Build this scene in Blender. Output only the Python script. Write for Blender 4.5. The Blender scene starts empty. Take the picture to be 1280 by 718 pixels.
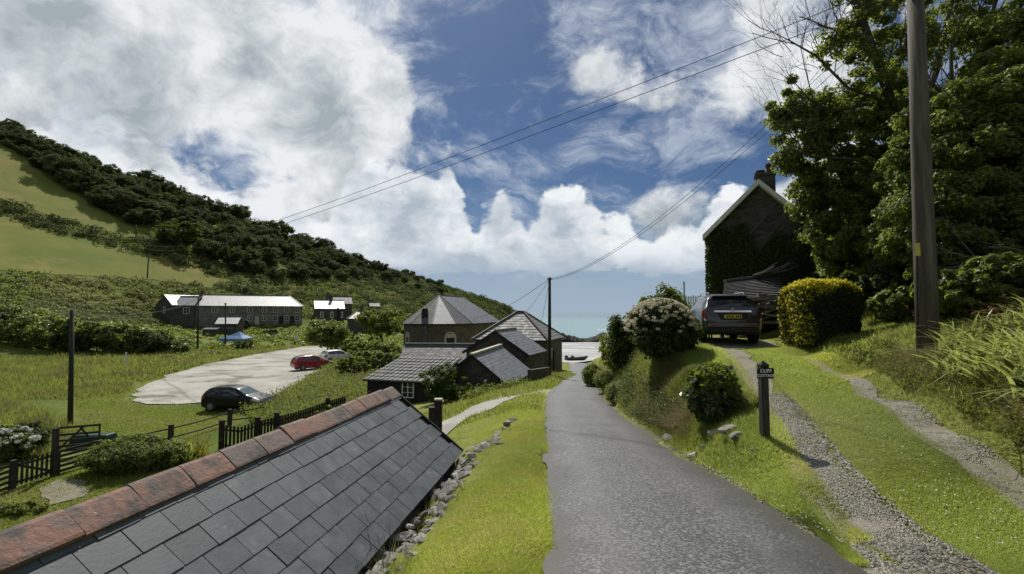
import bpy, bmesh, math, random
import numpy as np
from mathutils import Vector, Matrix, geometry

SC = bpy.context.scene
COL = SC.collection
R = math.radians
rng = np.random.default_rng(7)
random.seed(7)

# ---------------------------------------------------------------- camera
F = 600.0
PITCH = math.atan(32 / 600)
cam_d = bpy.data.cameras.new('camera')
cam_d.sensor_width = 36.0
cam_d.lens = 36.0 * F / 1280.0
cam_d.clip_start = 0.05
cam_d.clip_end = 60000
cam = bpy.data.objects.new('camera', cam_d)
COL.objects.link(cam)
cam.location = (0, 0, 0)
cam.rotation_euler = (R(90) + PITCH, 0, 0)
SC.camera = cam

SUN_EL, SUN_AZ = 49.0, -12.0          # azimuth measured from +Y, negative = left
EXPOSURE = 0.0
SC.view_settings.view_transform = 'Standard'
SC.view_settings.look = 'None'
SC.view_settings.gamma = 1.0
SC.view_settings.exposure = EXPOSURE
SC.render.engine = 'CYCLES'
SC.cycles.max_bounces = 6
SC.cycles.transparent_max_bounces = 6
SC.cycles.use_denoising = True

cP, sP = math.cos(PITCH), math.sin(PITCH)
def ray(u, v):
    a = (u - 640) / F; b = (359 - v) / F
    return Vector((a, cP - b * sP, sP + b * cP))
def P(u, v, Y):
    d = ray(u, v); k = Y / d.y
    return Vector((d.x * k, Y, d.z * k))
def PZ(u, v, z):
    d = ray(u, v); k = z / d.z
    return Vector((d.x * k, d.y * k, z))
def project(x, y, z):
    f = y * cP + z * sP
    up = -y * sP + z * cP
    f = np.maximum(f, 1e-3)
    return 640 + F * x / f, 359 - F * up / f

# ---------------------------------------------------------------- node helper
class NG:
    def __init__(s, tree): s.t = tree; s.n = tree.nodes; s.l = tree.links
    def new(s, ty, **kw):
        n = s.n.new(ty)
        for k, v in kw.items(): setattr(n, k, v)
        return n
    def put(s, sock, v):
        if isinstance(v, bpy.types.NodeSocket): s.l.new(v, sock)
        elif v is not None:
            if isinstance(v, (tuple, list)) and sock.type == 'RGBA' and len(v) == 3: v = (*v, 1)
            sock.default_value = v
    def math(s, op, a, b=None, c=None, clamp=False):
        n = s.new('ShaderNodeMath', operation=op, use_clamp=clamp)
        s.put(n.inputs[0], a)
        if b is not None: s.put(n.inputs[1], b)
        if c is not None: s.put(n.inputs[2], c)
        return n.outputs[0]
    def vm(s, op, a, b=None, scale=None):
        n = s.new('ShaderNodeVectorMath', operation=op)
        s.put(n.inputs[0], a)
        if b is not None: s.put(n.inputs[1], b)
        if scale is not None: s.put(n.inputs['Scale'], scale)
        return n.outputs['Value'] if op in ('DOT_PRODUCT', 'LENGTH') else n.outputs[0]
    def sep(s, v):
        n = s.new('ShaderNodeSeparateXYZ'); s.put(n.inputs[0], v); return n.outputs
    def comb(s, x, y, z):
        n = s.new('ShaderNodeCombineXYZ')
        for i, v in enumerate((x, y, z)): s.put(n.inputs[i], v)
        return n.outputs[0]
    def noise(s, vec, scale, detail=4, rough=.55, dist=0.0, out=0):
        n = s.new('ShaderNodeTexNoise')
        if vec is not None: s.put(n.inputs['Vector'], vec)
        n.inputs['Scale'].default_value = scale
        n.inputs['Detail'].default_value = detail
        n.inputs['Roughness'].default_value = rough
        n.inputs['Distortion'].default_value = dist
        return n.outputs[out]
    def smooth(s, v, lo, hi, tlo=0.0, thi=1.0):
        n = s.new('ShaderNodeMapRange', interpolation_type='SMOOTHSTEP')
        s.put(n.inputs[0], v)
        for i, q in zip((1, 2, 3, 4), (lo, hi, tlo, thi)): s.put(n.inputs[i], q)
        return n.outputs[0]
    def mix(s, fac, a, b, blend='MIX'):
        n = s.new('ShaderNodeMix', data_type='RGBA', blend_type=blend)
        s.put(n.inputs[0], fac); s.put(n.inputs[6], a); s.put(n.inputs[7], b)
        return n.outputs[2]
    def ramp(s, fac, stops):
        n = s.new('ShaderNodeValToRGB'); s.put(n.inputs[0], fac)
        e = n.color_ramp.elements
        while len(e) < len(stops): e.new(.5)
        for q, (p, c) in zip(e, stops): q.position = p; q.color = (*c, 1)
        return n.outputs[0]

# ---------------------------------------------------------------- world
def build_world():
    w = bpy.data.worlds.new('World'); SC.world = w; w.use_nodes = True
    g = NG(w.node_tree); g.n.clear()
    out = g.new('ShaderNodeOutputWorld'); bg = g.new('ShaderNodeBackground')
    g.l.new(bg.outputs[0], out.inputs[0])
    bg.inputs[1].default_value = 0.085
    sky = g.new('ShaderNodeTexSky', sky_type='NISHITA')
    sky.sun_disc = False
    sky.sun_elevation = R(SUN_EL); sky.sun_rotation = R(SUN_AZ)
    sky.altitude = 10; sky.air_density = 1.0; sky.dust_density = 0.6; sky.ozone_density = 2.5
    tc = g.new('ShaderNodeTexCoord')
    d = g.vm('NORMALIZE', tc.outputs['Generated'])
    x, y, z = g.sep(d)
    zc = g.math('MAXIMUM', z, 0.0)
    den = g.math('ADD', zc, 0.16)
    p = g.comb(g.math('DIVIDE', x, den), g.math('DIVIDE', y, den), 0.0)
    def blob(u, v, k, amp):
        r = ray(u, v).normalized()
        dt = g.math('MAXIMUM', g.vm('DOT_PRODUCT', d, tuple(r)), 0.0)
        return g.math('MULTIPLY', g.math('POWER', dt, k), amp)
    bias = None
    for b in [(60, 60, 18, .10), (260, 130, 30, .07), (400, 190, 50, .12), (440, 60, 60, .14), (500, 130, 140, .12), (120, 190, 40, .06), (330, 20, 60, .02),
              (590, 70, 80, -.30), (565, 190, 200, -.16), (640, 160, 120, -.13), (160, 60, 1200, -.12), (195, 108, 1500, -.14),
              (720, 50, 200, .06), (740, 90, 200, .06), (800, 150, 150, .03), (965, 50, 90, .17), (1010, 110, 120, .07), (760, 190, 200, -.10), (860, 120, 200, -.05), (690, 120, 300, .03), (900, 190, 200, -.10), (870, 30, 300, -.08), (700, 190, 300, -.1)]:
        q = blob(*b)
        bias = q if bias is None else g.math('ADD', bias, q)
    # high layer: torn cumulus, noise over the view direction so that the billows keep their shape
    el = g.math('ARCSINE', z)
    az = g.math('ARCTAN2', x, y)
    q = g.vm('MULTIPLY', d, (1.0, 1.0, 1.25))
    warp = g.vm('SUBTRACT', g.noise(q, 3.2, 4, .55, 0, 1), (.5, .5, .5))
    pw = g.vm('ADD', q, g.vm('SCALE', warp, scale=0.16))
    n1 = g.noise(pw, 4.4, 12, .61, .15)
    c1 = g.math('ADD', n1, bias)
    d1 = g.math('MULTIPLY', g.smooth(c1, .495, .615), g.smooth(el, R(4), R(8)))
    # thin cirrus streaks, combed along one direction
    pst = g.vm('MULTIPLY', q, (1.0, 1.0, 1.7))
    n3 = g.math('ADD', g.math('MULTIPLY', g.noise(g.vm('ADD', pst, g.vm('SCALE', warp, scale=.3)), 6.5, 10, .66, .25), .62), g.math('MULTIPLY', g.noise(pst, 2.6, 3, .5), .38))
    c3 = g.math('ADD', n3, g.math('MULTIPLY', bias, .3))
    d3 = g.smooth(c3, .43, .66, 0.0, .9)
    # low bank of cumulus towards the sea
    la = g.comb(az, g.math('MULTIPLY', el, 1.5), 0.3)
    wl = g.vm('SUBTRACT', g.noise(la, 9, 4, .55, 0, 1), (.5, .5, .5))
    law = g.vm('ADD', la, g.vm('SCALE', wl, scale=0.09))
    n2 = g.noise(law, 6.5, 10, .58, .1)
    top = g.math('ADD', g.math('MULTIPLY', g.noise(g.comb(az, 2.7, 0), 5.0, 3, .5), .50), -.085)     # height of the bank (radians)
    rel = g.math('DIVIDE', el, g.math('MAXIMUM', top, .03))
    wob = g.math('ADD', el, g.math('MULTIPLY', g.math('SUBTRACT', g.noise(g.comb(g.math('MULTIPLY', az, 1.0), g.math('MULTIPLY', el, 4.0), 5.5), 7, 5, .6), .5), .045))
    band = g.math('MULTIPLY', g.smooth(wob, R(3.2), R(6.6)), g.smooth(rel, .75, 1.7, 1, 0))
    c2 = g.math('ADD', n2, g.math('MULTIPLY', band, .46))
    c2 = g.math('ADD', c2, blob(905, 255, 200, .10))
    d2 = g.math('MULTIPLY', g.math('MULTIPLY', g.smooth(c2, .66, .76), g.smooth(wob, R(2.5), R(6.8))), g.smooth(el, R(17), R(24), 1, 0))
    # relief: the same noise sampled a little nearer the sun; thicker that way means this side is in shade
    sdir3 = ray(470, -190).normalized()
    def relief(vec, scale, offs, amp):
        m = g.noise(g.vm('ADD', vec, offs), scale, 6, .56, .15)
        return m
    n1s = g.noise(g.vm('ADD', pw, (-.02, 0, .06)), 4.4, 7, .58, .15)
    n2s = g.noise(g.vm('ADD', law, (-.008, .05, 0)), 6.5, 6, .56, .1)
    WHITE, GREY = (9.9, 10.2, 10.4), (4.3, 4.95, 5.4)
    toward = g.math('POWER', g.math('MAXIMUM', g.vm('DOT_PRODUCT', d, tuple(ray(470, 60).normalized())), 0), 12)
    s1 = g.math('ADD', .44, g.math('MULTIPLY', g.math('SUBTRACT', n1s, .51), 3.7))
    s1 = g.math('ADD', s1, g.math('MULTIPLY', g.smooth(c1, .55, .95), .42))
    s1 = g.math('SUBTRACT', s1, g.math('MULTIPLY', toward, .14))
    s1 = g.math('ADD', s1, .03)
    detail = g.noise(pw, 15, 6, .65, .3)
    s1 = g.math('ADD', s1, g.math('MULTIPLY', g.math('SUBTRACT', detail, .5), 1.5))
    col1 = g.mix(g.math('MULTIPLY', s1, 1.0, clamp=True), WHITE, GREY)
    s2 = g.math('ADD', .40, g.math('MULTIPLY', g.math('SUBTRACT', n2s, .5), 3.8))
    s2 = g.math('ADD', s2, g.math('MULTIPLY', g.smooth(c2, .78, 1.15), .35))
    s2 = g.math('ADD', s2, g.math('MULTIPLY', g.math('SUBTRACT', g.noise(law, 28, 5, .65, .2), .5), .5))
    low = g.smooth(rel, .1, .8, .35, 0)
    haze2 = g.smooth(el, R(3), R(9), .75, 0)
    col2 = g.mix(g.math('ADD', s2, low, clamp=True), (10.4, 10.8, 11.1), (5.0, 5.8, 6.6))
    base = g.mix(1.0, sky.outputs[0], (0.31, 0.40, 0.515), 'MULTIPLY')
    # pale sea-level air near the horizon
    hz = g.smooth(el, R(-2), R(15), 1, 0)
    base = g.mix(g.math('MULTIPLY', hz, .85), base, (4.5, 5.75, 7.3))
    c = g.mix(g.math('MULTIPLY', d3, g.smooth(el, R(2), R(8))), base, (7.0, 7.7, 8.7))
    c = g.mix(d1, c, col1)
    col2 = g.mix(haze2, col2, (5.2, 6.1, 7.2))
    c = g.mix(d2, c, col2)
    g.l.new(c, bg.inputs[0])
build_world()

sun_d = bpy.data.lights.new('sun', 'SUN')
sun_d.energy = 5.0; sun_d.angle = R(0.53); sun_d.color = (1.0, 0.95, 0.86)
sun = bpy.data.objects.new('sun', sun_d); COL.objects.link(sun)
sdir = Vector((math.sin(R(SUN_AZ)) * math.cos(R(SUN_EL)), math.cos(R(SUN_AZ)) * math.cos(R(SUN_EL)), math.sin(R(SUN_EL))))
sun.rotation_euler = sdir.to_track_quat('Z', 'Y').to_euler()
sun.location = sdir * 50

# ---------------------------------------------------------------- materials
MATS = {}
def mat(name, c1, c2=None, scale=4.0, rough=.8, bump=0.0, bscale=30.0, spec=.3, c3=None, s3=.7, objrand=0.0, detail=6, coord='Object', metal=0.0, coat=0.0, stretch=None, contrast=(.35, .65), c3t=(.55, .7), rvar=0.0):
    m = bpy.data.materials.new(name); m.use_nodes = True
    g = NG(m.node_tree)
    b = g.n['Principled BSDF']
    tc = g.new('ShaderNodeTexCoord')
    v = tc.outputs[coord] if coord != 'Position' else g.new('ShaderNodeNewGeometry').outputs['Position']
    if stretch: v = g.vm('MULTIPLY', v, stretch)
    if objrand:
        oi = g.new('ShaderNodeObjectInfo')
        v = g.vm('ADD', v, g.comb(g.math('MULTIPLY', oi.outputs['Random'], 37.0), g.math('MULTIPLY', oi.outputs['Random'], 91.0), 0))
    col = c1
    if c2 is not None:
        n = g.noise(v, scale, detail, .6)
        col = g.mix(g.smooth(n, *contrast), c1, c2)
        if rvar: g.put(b.inputs['Roughness'], g.smooth(n, .3, .7, rough - rvar, rough + rvar))
    if c3 is not None:
        n = g.noise(g.vm('ADD', v, (11.3, 4.1, 7.7)), s3, 7, .65)
        col = g.mix(g.smooth(n, *c3t), col, c3)
    if objrand:
        hs = g.new('ShaderNodeHueSaturation'); g.put(hs.inputs['Color'], col)
        g.put(hs.inputs['Value'], g.smooth(oi.outputs['Random'], 0, 1, 1 - objrand, 1 + objrand))
        col = hs.outputs[0]
    g.put(b.inputs['Base Color'], col)
    if not rvar: b.inputs['Roughness'].default_value = rough
    b.inputs['Specular IOR Level'].default_value = spec
    b.inputs['Metallic'].default_value = metal
    b.inputs['Coat Weight'].default_value = coat
    if bump:
        bn = g.new('ShaderNodeBump'); bn.inputs['Strength'].default_value = bump; bn.inputs['Distance'].default_value = .02
        g.put(bn.inputs['Height'], g.noise(v, bscale, 5, .6))
        g.l.new(bn.outputs[0], b.inputs['Normal'])
    MATS[name] = m
    return m

def leafmat(name, c1, c2, trans, tw=.45, rough=.55, spec=.2, big=None, bigc=None, objvar=0):
    """leaf with per-leaf variation and light passing through it"""
    m = bpy.data.materials.new(name); m.use_nodes = True
    g = NG(m.node_tree); b = g.n['Principled BSDF']; out = g.n['Material Output']
    ge = g.new('ShaderNodeNewGeometry')
    r = ge.outputs['Random Per Island']
    col = g.mix(r, c1, c2)
    tcol = g.mix(r, trans, tuple(q * .6 for q in trans))
    if big:
        n = g.noise(ge.outputs['Position'], big, 3, .6)
        f = g.smooth(n, .42, .62)
        col = g.mix(f, col, bigc); tcol = g.mix(f, tcol, tuple(q * 1.6 for q in bigc))
    if objvar:
        oi = g.new('ShaderNodeObjectInfo').outputs['Random']
        hs = g.new('ShaderNodeHueSaturation'); g.put(hs.inputs['Color'], col); g.put(hs.inputs['Value'], g.smooth(oi, 0, 1, 1 - objvar, 1 + objvar)); g.put(hs.inputs['Hue'], g.math('ADD', .5, g.math('MULTIPLY', g.math('SUBTRACT', g.math('FRACT', g.math('MULTIPLY', oi, 7.31)), .5), .07)))
        col = hs.outputs[0]
    g.put(b.inputs['Base Color'], col)
    b.inputs['Roughness'].default_value = rough
    b.inputs['Specular IOR Level'].default_value = spec
    tr = g.new('ShaderNodeBsdfTranslucent'); g.put(tr.inputs[0], tcol)
    mx = g.new('ShaderNodeMixShader'); mx.inputs[0].default_value = tw
    g.l.new(b.outputs[0], mx.inputs[1]); g.l.new(tr.outputs[0], mx.inputs[2]); g.l.new(mx.outputs[0], out.inputs[0])
    MATS[name] = m
    return m

M = MATS
# ---------------------------------------------------------------- objects
def tag(o, label=None, cat=None, group=None, kind=None):
    if label: o['label'] = label
    if cat: o['category'] = cat
    if group: o['group'] = group
    if kind: o['kind'] = kind
    return o
def link(name, me, parent=None, m=None):
    o = bpy.data.objects.new(name, me); COL.objects.link(o)
    if m is not None:
        for q in (m if isinstance(m, (list, tuple)) else [m]): me.materials.append(q)
    if parent is not None: o.parent = parent
    return o
def thing(name, label, cat, loc=(0, 0, 0), rz=0, group=None):
    o = bpy.data.objects.new(name, None); COL.objects.link(o)
    o.empty_display_size = .1
    o.location = loc; o.rotation_euler = (0, 0, rz)
    return tag(o, label, cat, group)
def copy_tree(o, parent=None, loc=None, rz=None, scale=None):
    c = o.copy(); COL.objects.link(c); c.parent = parent
    if loc is not None: c.location = loc
    if rz is not None: c.rotation_euler = (0, 0, rz)
    if scale is not None: c.scale = scale if isinstance(scale, (tuple, list)) else (scale,) * 3
    for ch in [q for q in o.children]: copy_tree(ch, c)
    return c
def npmesh(name, V, Fc, smooth=False, mi=None):
    """V (n,3); Fc (m,k) equal-sized faces"""
    me = bpy.data.meshes.new(name)
    V = np.ascontiguousarray(V, np.float32); Fc = np.ascontiguousarray(Fc, np.int32)
    me.vertices.add(len(V)); me.vertices.foreach_set('co', V.ravel())
    m, k = Fc.shape
    me.loops.add(m * k); me.loops.foreach_set('vertex_index', Fc.ravel())
    me.polygons.add(m); me.polygons.foreach_set('loop_start', np.arange(0, m * k, k, dtype=np.int32))
    me.polygons.foreach_set('use_smooth', np.full(m, smooth))
    if mi is not None: me.polygons.foreach_set('material_index', np.ascontiguousarray(mi, np.int32))
    me.update(calc_edges=True)
    return me

class MB:
    """collects polygons into one mesh"""
    def __init__(s): s.v = []; s.f = []; s.uv = {}
    def poly(s, pts, uv=None):
        i = len(s.v); s.v += [tuple(p) for p in pts]; s.f.append(tuple(range(i, i + len(pts))))
        if uv: s.uv[len(s.f) - 1] = uv
        return s
    def box(s, c, d, rz=0.0, M4=None):
        hx, hy, hz = d[0] / 2, d[1] / 2, d[2] / 2
        i = len(s.v); cr, sr = math.cos(rz), math.sin(rz)
        for z in (-hz, hz):
            for x, y in ((-hx, -hy), (hx, -hy), (hx, hy), (-hx, hy)):
                p = Vector((c[0] + x * cr - y * sr, c[1] + x * sr + y * cr, c[2] + z))
                if M4: p = M4 @ p
                s.v.append(tuple(p))
        for f in ((0, 3, 2, 1), (4, 5, 6, 7), (0, 1, 5, 4), (1, 2, 6, 5), (2, 3, 7, 6), (3, 0, 4, 7)): s.f.append(tuple(i + q for q in f))
        return s
    def hull(s, lo, hi):
        """prism between two equal-length loops"""
        n = len(lo); i = len(s.v)
        s.v += [tuple(p) for p in lo] + [tuple(p) for p in hi]
        s.f.append(tuple(i + k for k in reversed(range(n)))); s.f.append(tuple(i + n + k for k in range(n)))
        for k in range(n):
            a, b = k, (k + 1) % n
            s.f.append((i + a, i + b, i + n + b, i + n + a))
        return s
    def prism(s, pts, z0, z1):
        return s.hull([(p[0], p[1], z0) for p in pts], [(p[0], p[1], z1) for p in pts])
    def bar(s, a, b, w, h=None, up=(0, 0, 1)):
        a, b = Vector(a), Vector(b); h = h or w
        d = (b - a).normalized(); u = Vector(up)
        if abs(d.dot(u)) > .95: u = Vector((0, 1, 0))
        r = d.cross(u).normalized() * (w / 2); t = r.cross(d).normalized() * (h / 2)
        q = (-r - t, r - t, r + t, -r + t)
        return s.hull([a + k for k in q], [b + k for k in q])
    def tube(s, pts, rad, n=8, cap=True):
        pts = [Vector(p) for p in pts]
        if not isinstance(rad, (list, tuple)): rad = [rad] * len(pts)
        i = len(s.v); prev = None
        for k, p in enumerate(pts):
            d = (pts[min(k + 1, len(pts) - 1)] - pts[max(k - 1, 0)]).normalized()
            if prev is None:
                r = d.cross(Vector((0, 0, 1)) if abs(d.z) < .9 else Vector((0, 1, 0))).normalized()
            else:
                r = (prev - d * prev.dot(d)).normalized()
            prev = r; t = d.cross(r)
            for j in range(n):
                a = 2 * math.pi * j / n
                s.v.append(tuple(p + (r * math.cos(a) + t * math.sin(a)) * rad[k]))
        for k in range(len(pts) - 1):
            for j in range(n):
                s.f.append((i + k * n + j, i + k * n + (j + 1) % n, i + (k + 1) * n + (j + 1) % n, i + (k + 1) * n + j))
        if cap:
            s.f.append(tuple(i + j for j in reversed(range(n)))); s.f.append(tuple(i + (len(pts) - 1) * n + j for j in range(n)))
        return s
    def mesh(s, name, smooth=False):
        me = bpy.data.meshes.new(name); me.from_pydata(s.v, [], s.f); me.update()
        if smooth: me.polygons.foreach_set('use_smooth', [True] * len(me.polygons))
        if s.uv:
            uvl = me.uv_layers.new(name='UVMap')
            for k, uv in s.uv.items():
                po = me.polygons[k]
                for li, q in zip(po.loop_indices, uv): uvl.data[li].uv = q
        return me
    def build(s, name, m, parent=None, smooth=False, bevel=0.0):
        me = s.mesh(name, smooth)
        if bevel:
            bm = bmesh.new(); bm.from_mesh(me)
            bmesh.ops.bevel(bm, geom=bm.edges[:], offset=bevel, segments=2, affect='EDGES', profile=.6)
            bm.to_mesh(me); bm.free()
        return link(name, me, parent, m)
# ================================================================ terrain
_ry = np.array([-14, 0, 3.5, 8.35, 14, 19.2, 24, 28, 38, 42, 50, 60, 74.])
_xl = np.array([-.8, .02, .26, .57, .95, 1.30, 1.95, 2.75, 4.2, 4.8, 5.9, 7.1, 8.6])
_xr = np.array([1.6, 2.45, 2.77, 2.72, 3.05, 3.58, 4.3, 4.95, 6.45, 7.1, 8.3, 9.5, 11.4])
_zy = np.array([-14, 38, 50, 60, 66, 81, 100, 146, 170.])
_zz = np.array([-.34, -5.02, -5.95, -6.6, -7.05, -8.0, -8.3, -9.15, -9.8])
def smooth_interp(y, ys, vs):
    return sum(np.interp(np.asarray(y, float) + o, ys, vs) for o in (-1.5, -.5, .5, 1.5)) / 4
XL = lambda y: smooth_interp(y, _ry, _xl)
XR = lambda y: smooth_interp(y, _ry, _xr)
ZR = lambda y: smooth_interp(y, _zy, _zz)
# driveway
_dy = np.array([1.0, 3.4, 5.2, 6.6, 8.4, 10.5, 12.7, 15, 18.])
_dl = np.array([2.6, 2.95, 3.42, 3.85, 4.5, 5.25, 5.9, 6.3, 6.6])     # left wheel track centre
_dr = np.array([3.9, 4.55, 5.2, 5.72, 6.35, 6.95, 7.45, 7.75, 8.0])   # right wheel track centre
DL = lambda y: np.interp(y, _dy, _dl)
DR = lambda y: np.interp(y, _dy, _dr)
def ZD(y): return np.interp(y, [0, 2.5, 3.5, 13.5, 16, 26], [-1.68, -1.93, -1.97, -1.10, -1.07, -1.0])
# lane-side shed footprint lines
SHD = Vector((.142, 1.0, 0)).normalized()
RID = lambda y: -2.25 + .142 * (y - 9)
EAV = lambda y: -.907 + .142 * (y - 8.8)

ctl = []
def cp(x, y, z): ctl.append((float(x), float(y), float(z)))
for y in (-14, -8, -3, 0, 2, 4, 6, 8, 10, 12, 14, 16, 18, 20, 23, 26, 30, 35, 40, 46, 53, 60, 66, 70, 74, 78):
    l, r, z = float(XL(y)), float(XR(y)), float(ZR(y))
    cp(l, y, z); cp((l + r) / 2, y, z); cp(r, y, z)
    cp(l - .35, y, z + .05)
    cp(r + .25, y, z + .06)
for y in (-6, -2, 1, 3, 5, 7, 8.8):            # verge down to the shed eave, ground below the shed
    cp(EAV(y) + .45, y, -2.45 if y > 2 else -2.3); cp(EAV(y) + .05, y, -2.55); cp(EAV(y) - .4, y, -3.3); cp(RID(y), y, -4.6); cp(RID(y) - 1.9, y, -5.6); cp(RID(y) - 4, y, -5.9)
for p in [(-.2, 10.5, -2.75), (-1.5, 11, -3.2), (-2.6, 12, -3.9), (-.1, 13, -2.95), (-1.8, 14.5, -3.3), (-1.0, 17.5, -3.35), (-.2, 20, -3.45), (.5, 16, -3.05), (-3.2, 17, -3.9), (-4.5, 14, -4.6),
          (-2, 22, -4.0), (-4, 22, -4.6), (-1, 26, -4.4), (-4, 26, -4.9), (0, 31, -4.75), (-3, 31, -5.1), (2, 33, -4.8), (2.6, 37, -4.95), (-7, 27, -5.3), (-9, 29, -5.5), (-6, 33, -5.4), (-2, 36, -5.3),
          (-6, 18, -5.0), (-6.5, 12, -5.9), (-9, 22, -5.3), (-13, 27, -5.9), (-10, 33, -5.6), (-13.5, 36, -5.8)]: cp(*p)
for u, v, z in [(0, 650, -6.05), (60, 620, -6.05), (120, 590, -6.05), (0, 590, -6.05), (180, 580, -6.05), (60, 540, -6.0), (150, 540, -6.0), (240, 550, -6.0), (100, 510, -5.95), (0, 520, -5.8), (215, 520, -6), (300, 515, -6.05), (180, 480, -6),
                (340, 495, -6.0), (250, 470, -6.0), (370, 470, -5.95), (400, 458, -5.85), (300, 450, -5.9), (360, 440, -5.8), (420, 437, -5.7), (200, 455, -5.8), (100, 460, -5.6), (0, 460, -5.5), (60, 448, -5.4)]:
    p = PZ(u, v, z); cp(*p)
for p in [(2, 46, -5.4), (-4, 46, -5.5), (-8, 44, -5.6), (-6, 55, -5.9), (2, 55, -6), (-14, 60, -6), (-10, 70, -6.2), (0, 70, -6.8), (-5, 90, -7.5), (8, 81, -8), (3, 81, -7.8), (10, 120, -8.65), (22, 130, -8.8), (10, 146, -9.05), (20, 138, -8.9), (14, 132, -8.8), (24, 150, -9.15), (16, 112, -8.5), (12, 100, -8.3), (2, 100, -8.4), (15, 146, -9.1), (28, 146, -9.1), (40, 146, -9.1), (-5, 146, -9.1), (20, 170, -9.9), (0, 175, -9.9), (40, 170, -9.9),
          (-15, 110, -8), (-30, 100, -5.5), (-12, 130, -8.6), (-30, 150, -7.5), (40, 200, -11), (10, 230, -11.5)]: cp(*p)
# right-hand bank above the lane and the driveway
for y, zt in ((9, -1.5), (11, -1.32), (13.5, -1.12), (16, -1.1), (19, -1.2), (22, -1.35), (26, -1.7)):
    cp(XR(y) + .45, y, float(ZR(y)) + .25); cp(XR(y) + 1.0, y, zt - .12); cp(XR(y) + 1.5, y, zt)
for y, zt in ((4.5, -1.95), (5.5, -1.86), (6.6, -1.74), (7.6, -1.62)):
    cp((XR(y) + DL(y)) / 2, y, zt - .06); cp(DL(y) - .35, y, zt)
for y in (2, 3.4, 5.2, 6.6, 8.4, 10.5, 12.7, 15):
    z = float(ZD(y)); l, r = float(DL(y)), float(DR(y))
    cp(l, y, z); cp((l + r) / 2, y, z + .03); cp(r, y, z); cp(r + .5, y, z + .02)
    hb = float(np.interp(y, [2, 5, 9, 13, 15], [.45, .85, .95, .45, .2]))
    cp(r + .9, y, z + hb * .75); cp(r + 1.3, y, z + hb); cp(r + 3.2, y, z + hb + .55); cp(r + 6, y, z + hb + 2.0); cp(r + 11, y, z + hb + 4.6)
for p in [(4.6, 14.5, -1.12), (5.2, 17, -1.1), (4.8, 20, -1.2), (6, 20, -1.05), (8, 18, -1.05), (7, 16, -1.07), (8.2, 16.5, -1.05), (7, 24, -1), (10, 20, -1), (10, 24, -.95), (12, 22, -.8), (13, 24, -.3), (15, 22, 1.2), (6, 28, -1.2), (10, 32, -1), (14, 30, 0), (18, 27, 3.5), (8, 38, -2.5), (12, 45, -2.5), (10, 55, -5), (20, 60, -2.5), (20, 40, 1), (16, 70, -6), (30, 75, -4), (50, 100, 3), (42, 120, -6.5), (58, 150, 0), (30, 110, -8.4), (34, 130, -8.8), (36, 160, -9.6), (26, 95, -8.2), (20, 80, -8.0), (60, 180, -6), (70, 220, -14),
          (30, 30, 10), (40, 10, 13), (40, 60, 9), (25, 0, 7.5), (12, -3, 1.5), (8, -6, .2), (30, -40, 9), (-30, -30, -5.5), (-15, -15, -5.6), (5, -30, 1), (80, 40, 26), (80, -60, 25), (100, 120, 20), (0, -100, 6), (-80, -60, 0), (-60, 0, -5), (-40, 15, -5.9), (-28, 20, -6), (-60, 40, -4.8), (-110, 20, 6), (-150, 60, 25), (-150, -40, 20)]: cp(*p)
# the hill across the valley
for u, v, Y in [(0, 163, 165), (100, 208, 185), (200, 240, 200), (300, 272, 220), (400, 312, 235), (450, 328, 245), (500, 341, 255), (550, 356, 262), (600, 371, 272), (625, 378, 279), (638, 385, 282), (646, 389, 283),
                (0, 350, 95), (0, 300, 112), (0, 250, 130), (0, 205, 147), (0, 400, 74), (100, 400, 80), (100, 360, 106), (100, 300, 129), (100, 250, 152), (200, 360, 122), (200, 310, 143), (200, 275, 165), (300, 360, 140), (300, 325, 163), (300, 295, 190),
                (400, 375, 150), (400, 350, 180), (400, 328, 207), (500, 390, 172), (500, 362, 215), (560, 388, 205), (560, 370, 238), (610, 392, 245), (600, 380, 258), (630, 398, 265),
                (180, 408, 100), (220, 407, 113), (300, 407, 117), (380, 406, 122), (450, 404, 133), (240, 425, 88), (320, 424, 92), (400, 420, 98), (-120, 120, 150), (-120, 250, 110), (-300, 60, 140), (-300, 260, 95), (-120, 380, 72)]:
    cp(*P(u, v, Y))
for p in [(12, 287, -12), (18, 272, -14), (0, 300, -14), (-30, 310, -4), (-90, 300, 22), (-150, 290, 38), (-60, 340, -10), (-230, 300, 60), (-300, 200, 90), (-150, 380, 0), (-300, 420, 20), (-450, 200, 110), (-450, 450, 40), (-100, 460, -16), (100, 300, -18), (200, 200, -10), (200, 100, 40), (300, 300, -20), (0, 460, -18), (300, -100, 60), (450, 100, 70), (450, 450, -20), (-450, -300, 60), (450, -400, 60), (0, -400, 40)]: cp(*p)
ctl = np.array(ctl)
def axis(lo, hi, st, gr, far_lo, far_hi):
    a = list(np.arange(lo, hi + 1e-6, st)); d = st
    while a[-1] < far_hi: d *= gr; a.append(a[-1] + d)
    d = st
    while a[0] > far_lo: d *= gr; a.insert(0, a[0] - d)
    return np.array(a)
GX = axis(-5, 9.5, .25, 1.035, -520, 520)
GY = axis(-1, 21, .25, 1.03, -420, 520)
def rbf(Q):
    out = np.empty(len(Q))
    for i in range(0, len(Q), 8000):
        q = Q[i:i + 8000]
        d = np.sqrt(((q[:, None, :] - ctl[None, :, :2]) ** 2).sum(-1) + .04)
        out[i:i + 8000] = d @ W[:-1] + W[-1]
    return out
_n = len(ctl)
_D = np.sqrt(((ctl[:, None, :2] - ctl[None, :, :2]) ** 2).sum(-1) + .04)
_A = np.zeros((_n + 1, _n + 1)); _A[:_n, :_n] = _D - np.eye(_n) * .02; _A[:_n, _n] = 1; _A[_n, :_n] = 1
W = np.linalg.solve(_A, np.append(ctl[:, 2], 0))
XX, YY = np.meshgrid(GX, GY)
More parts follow.
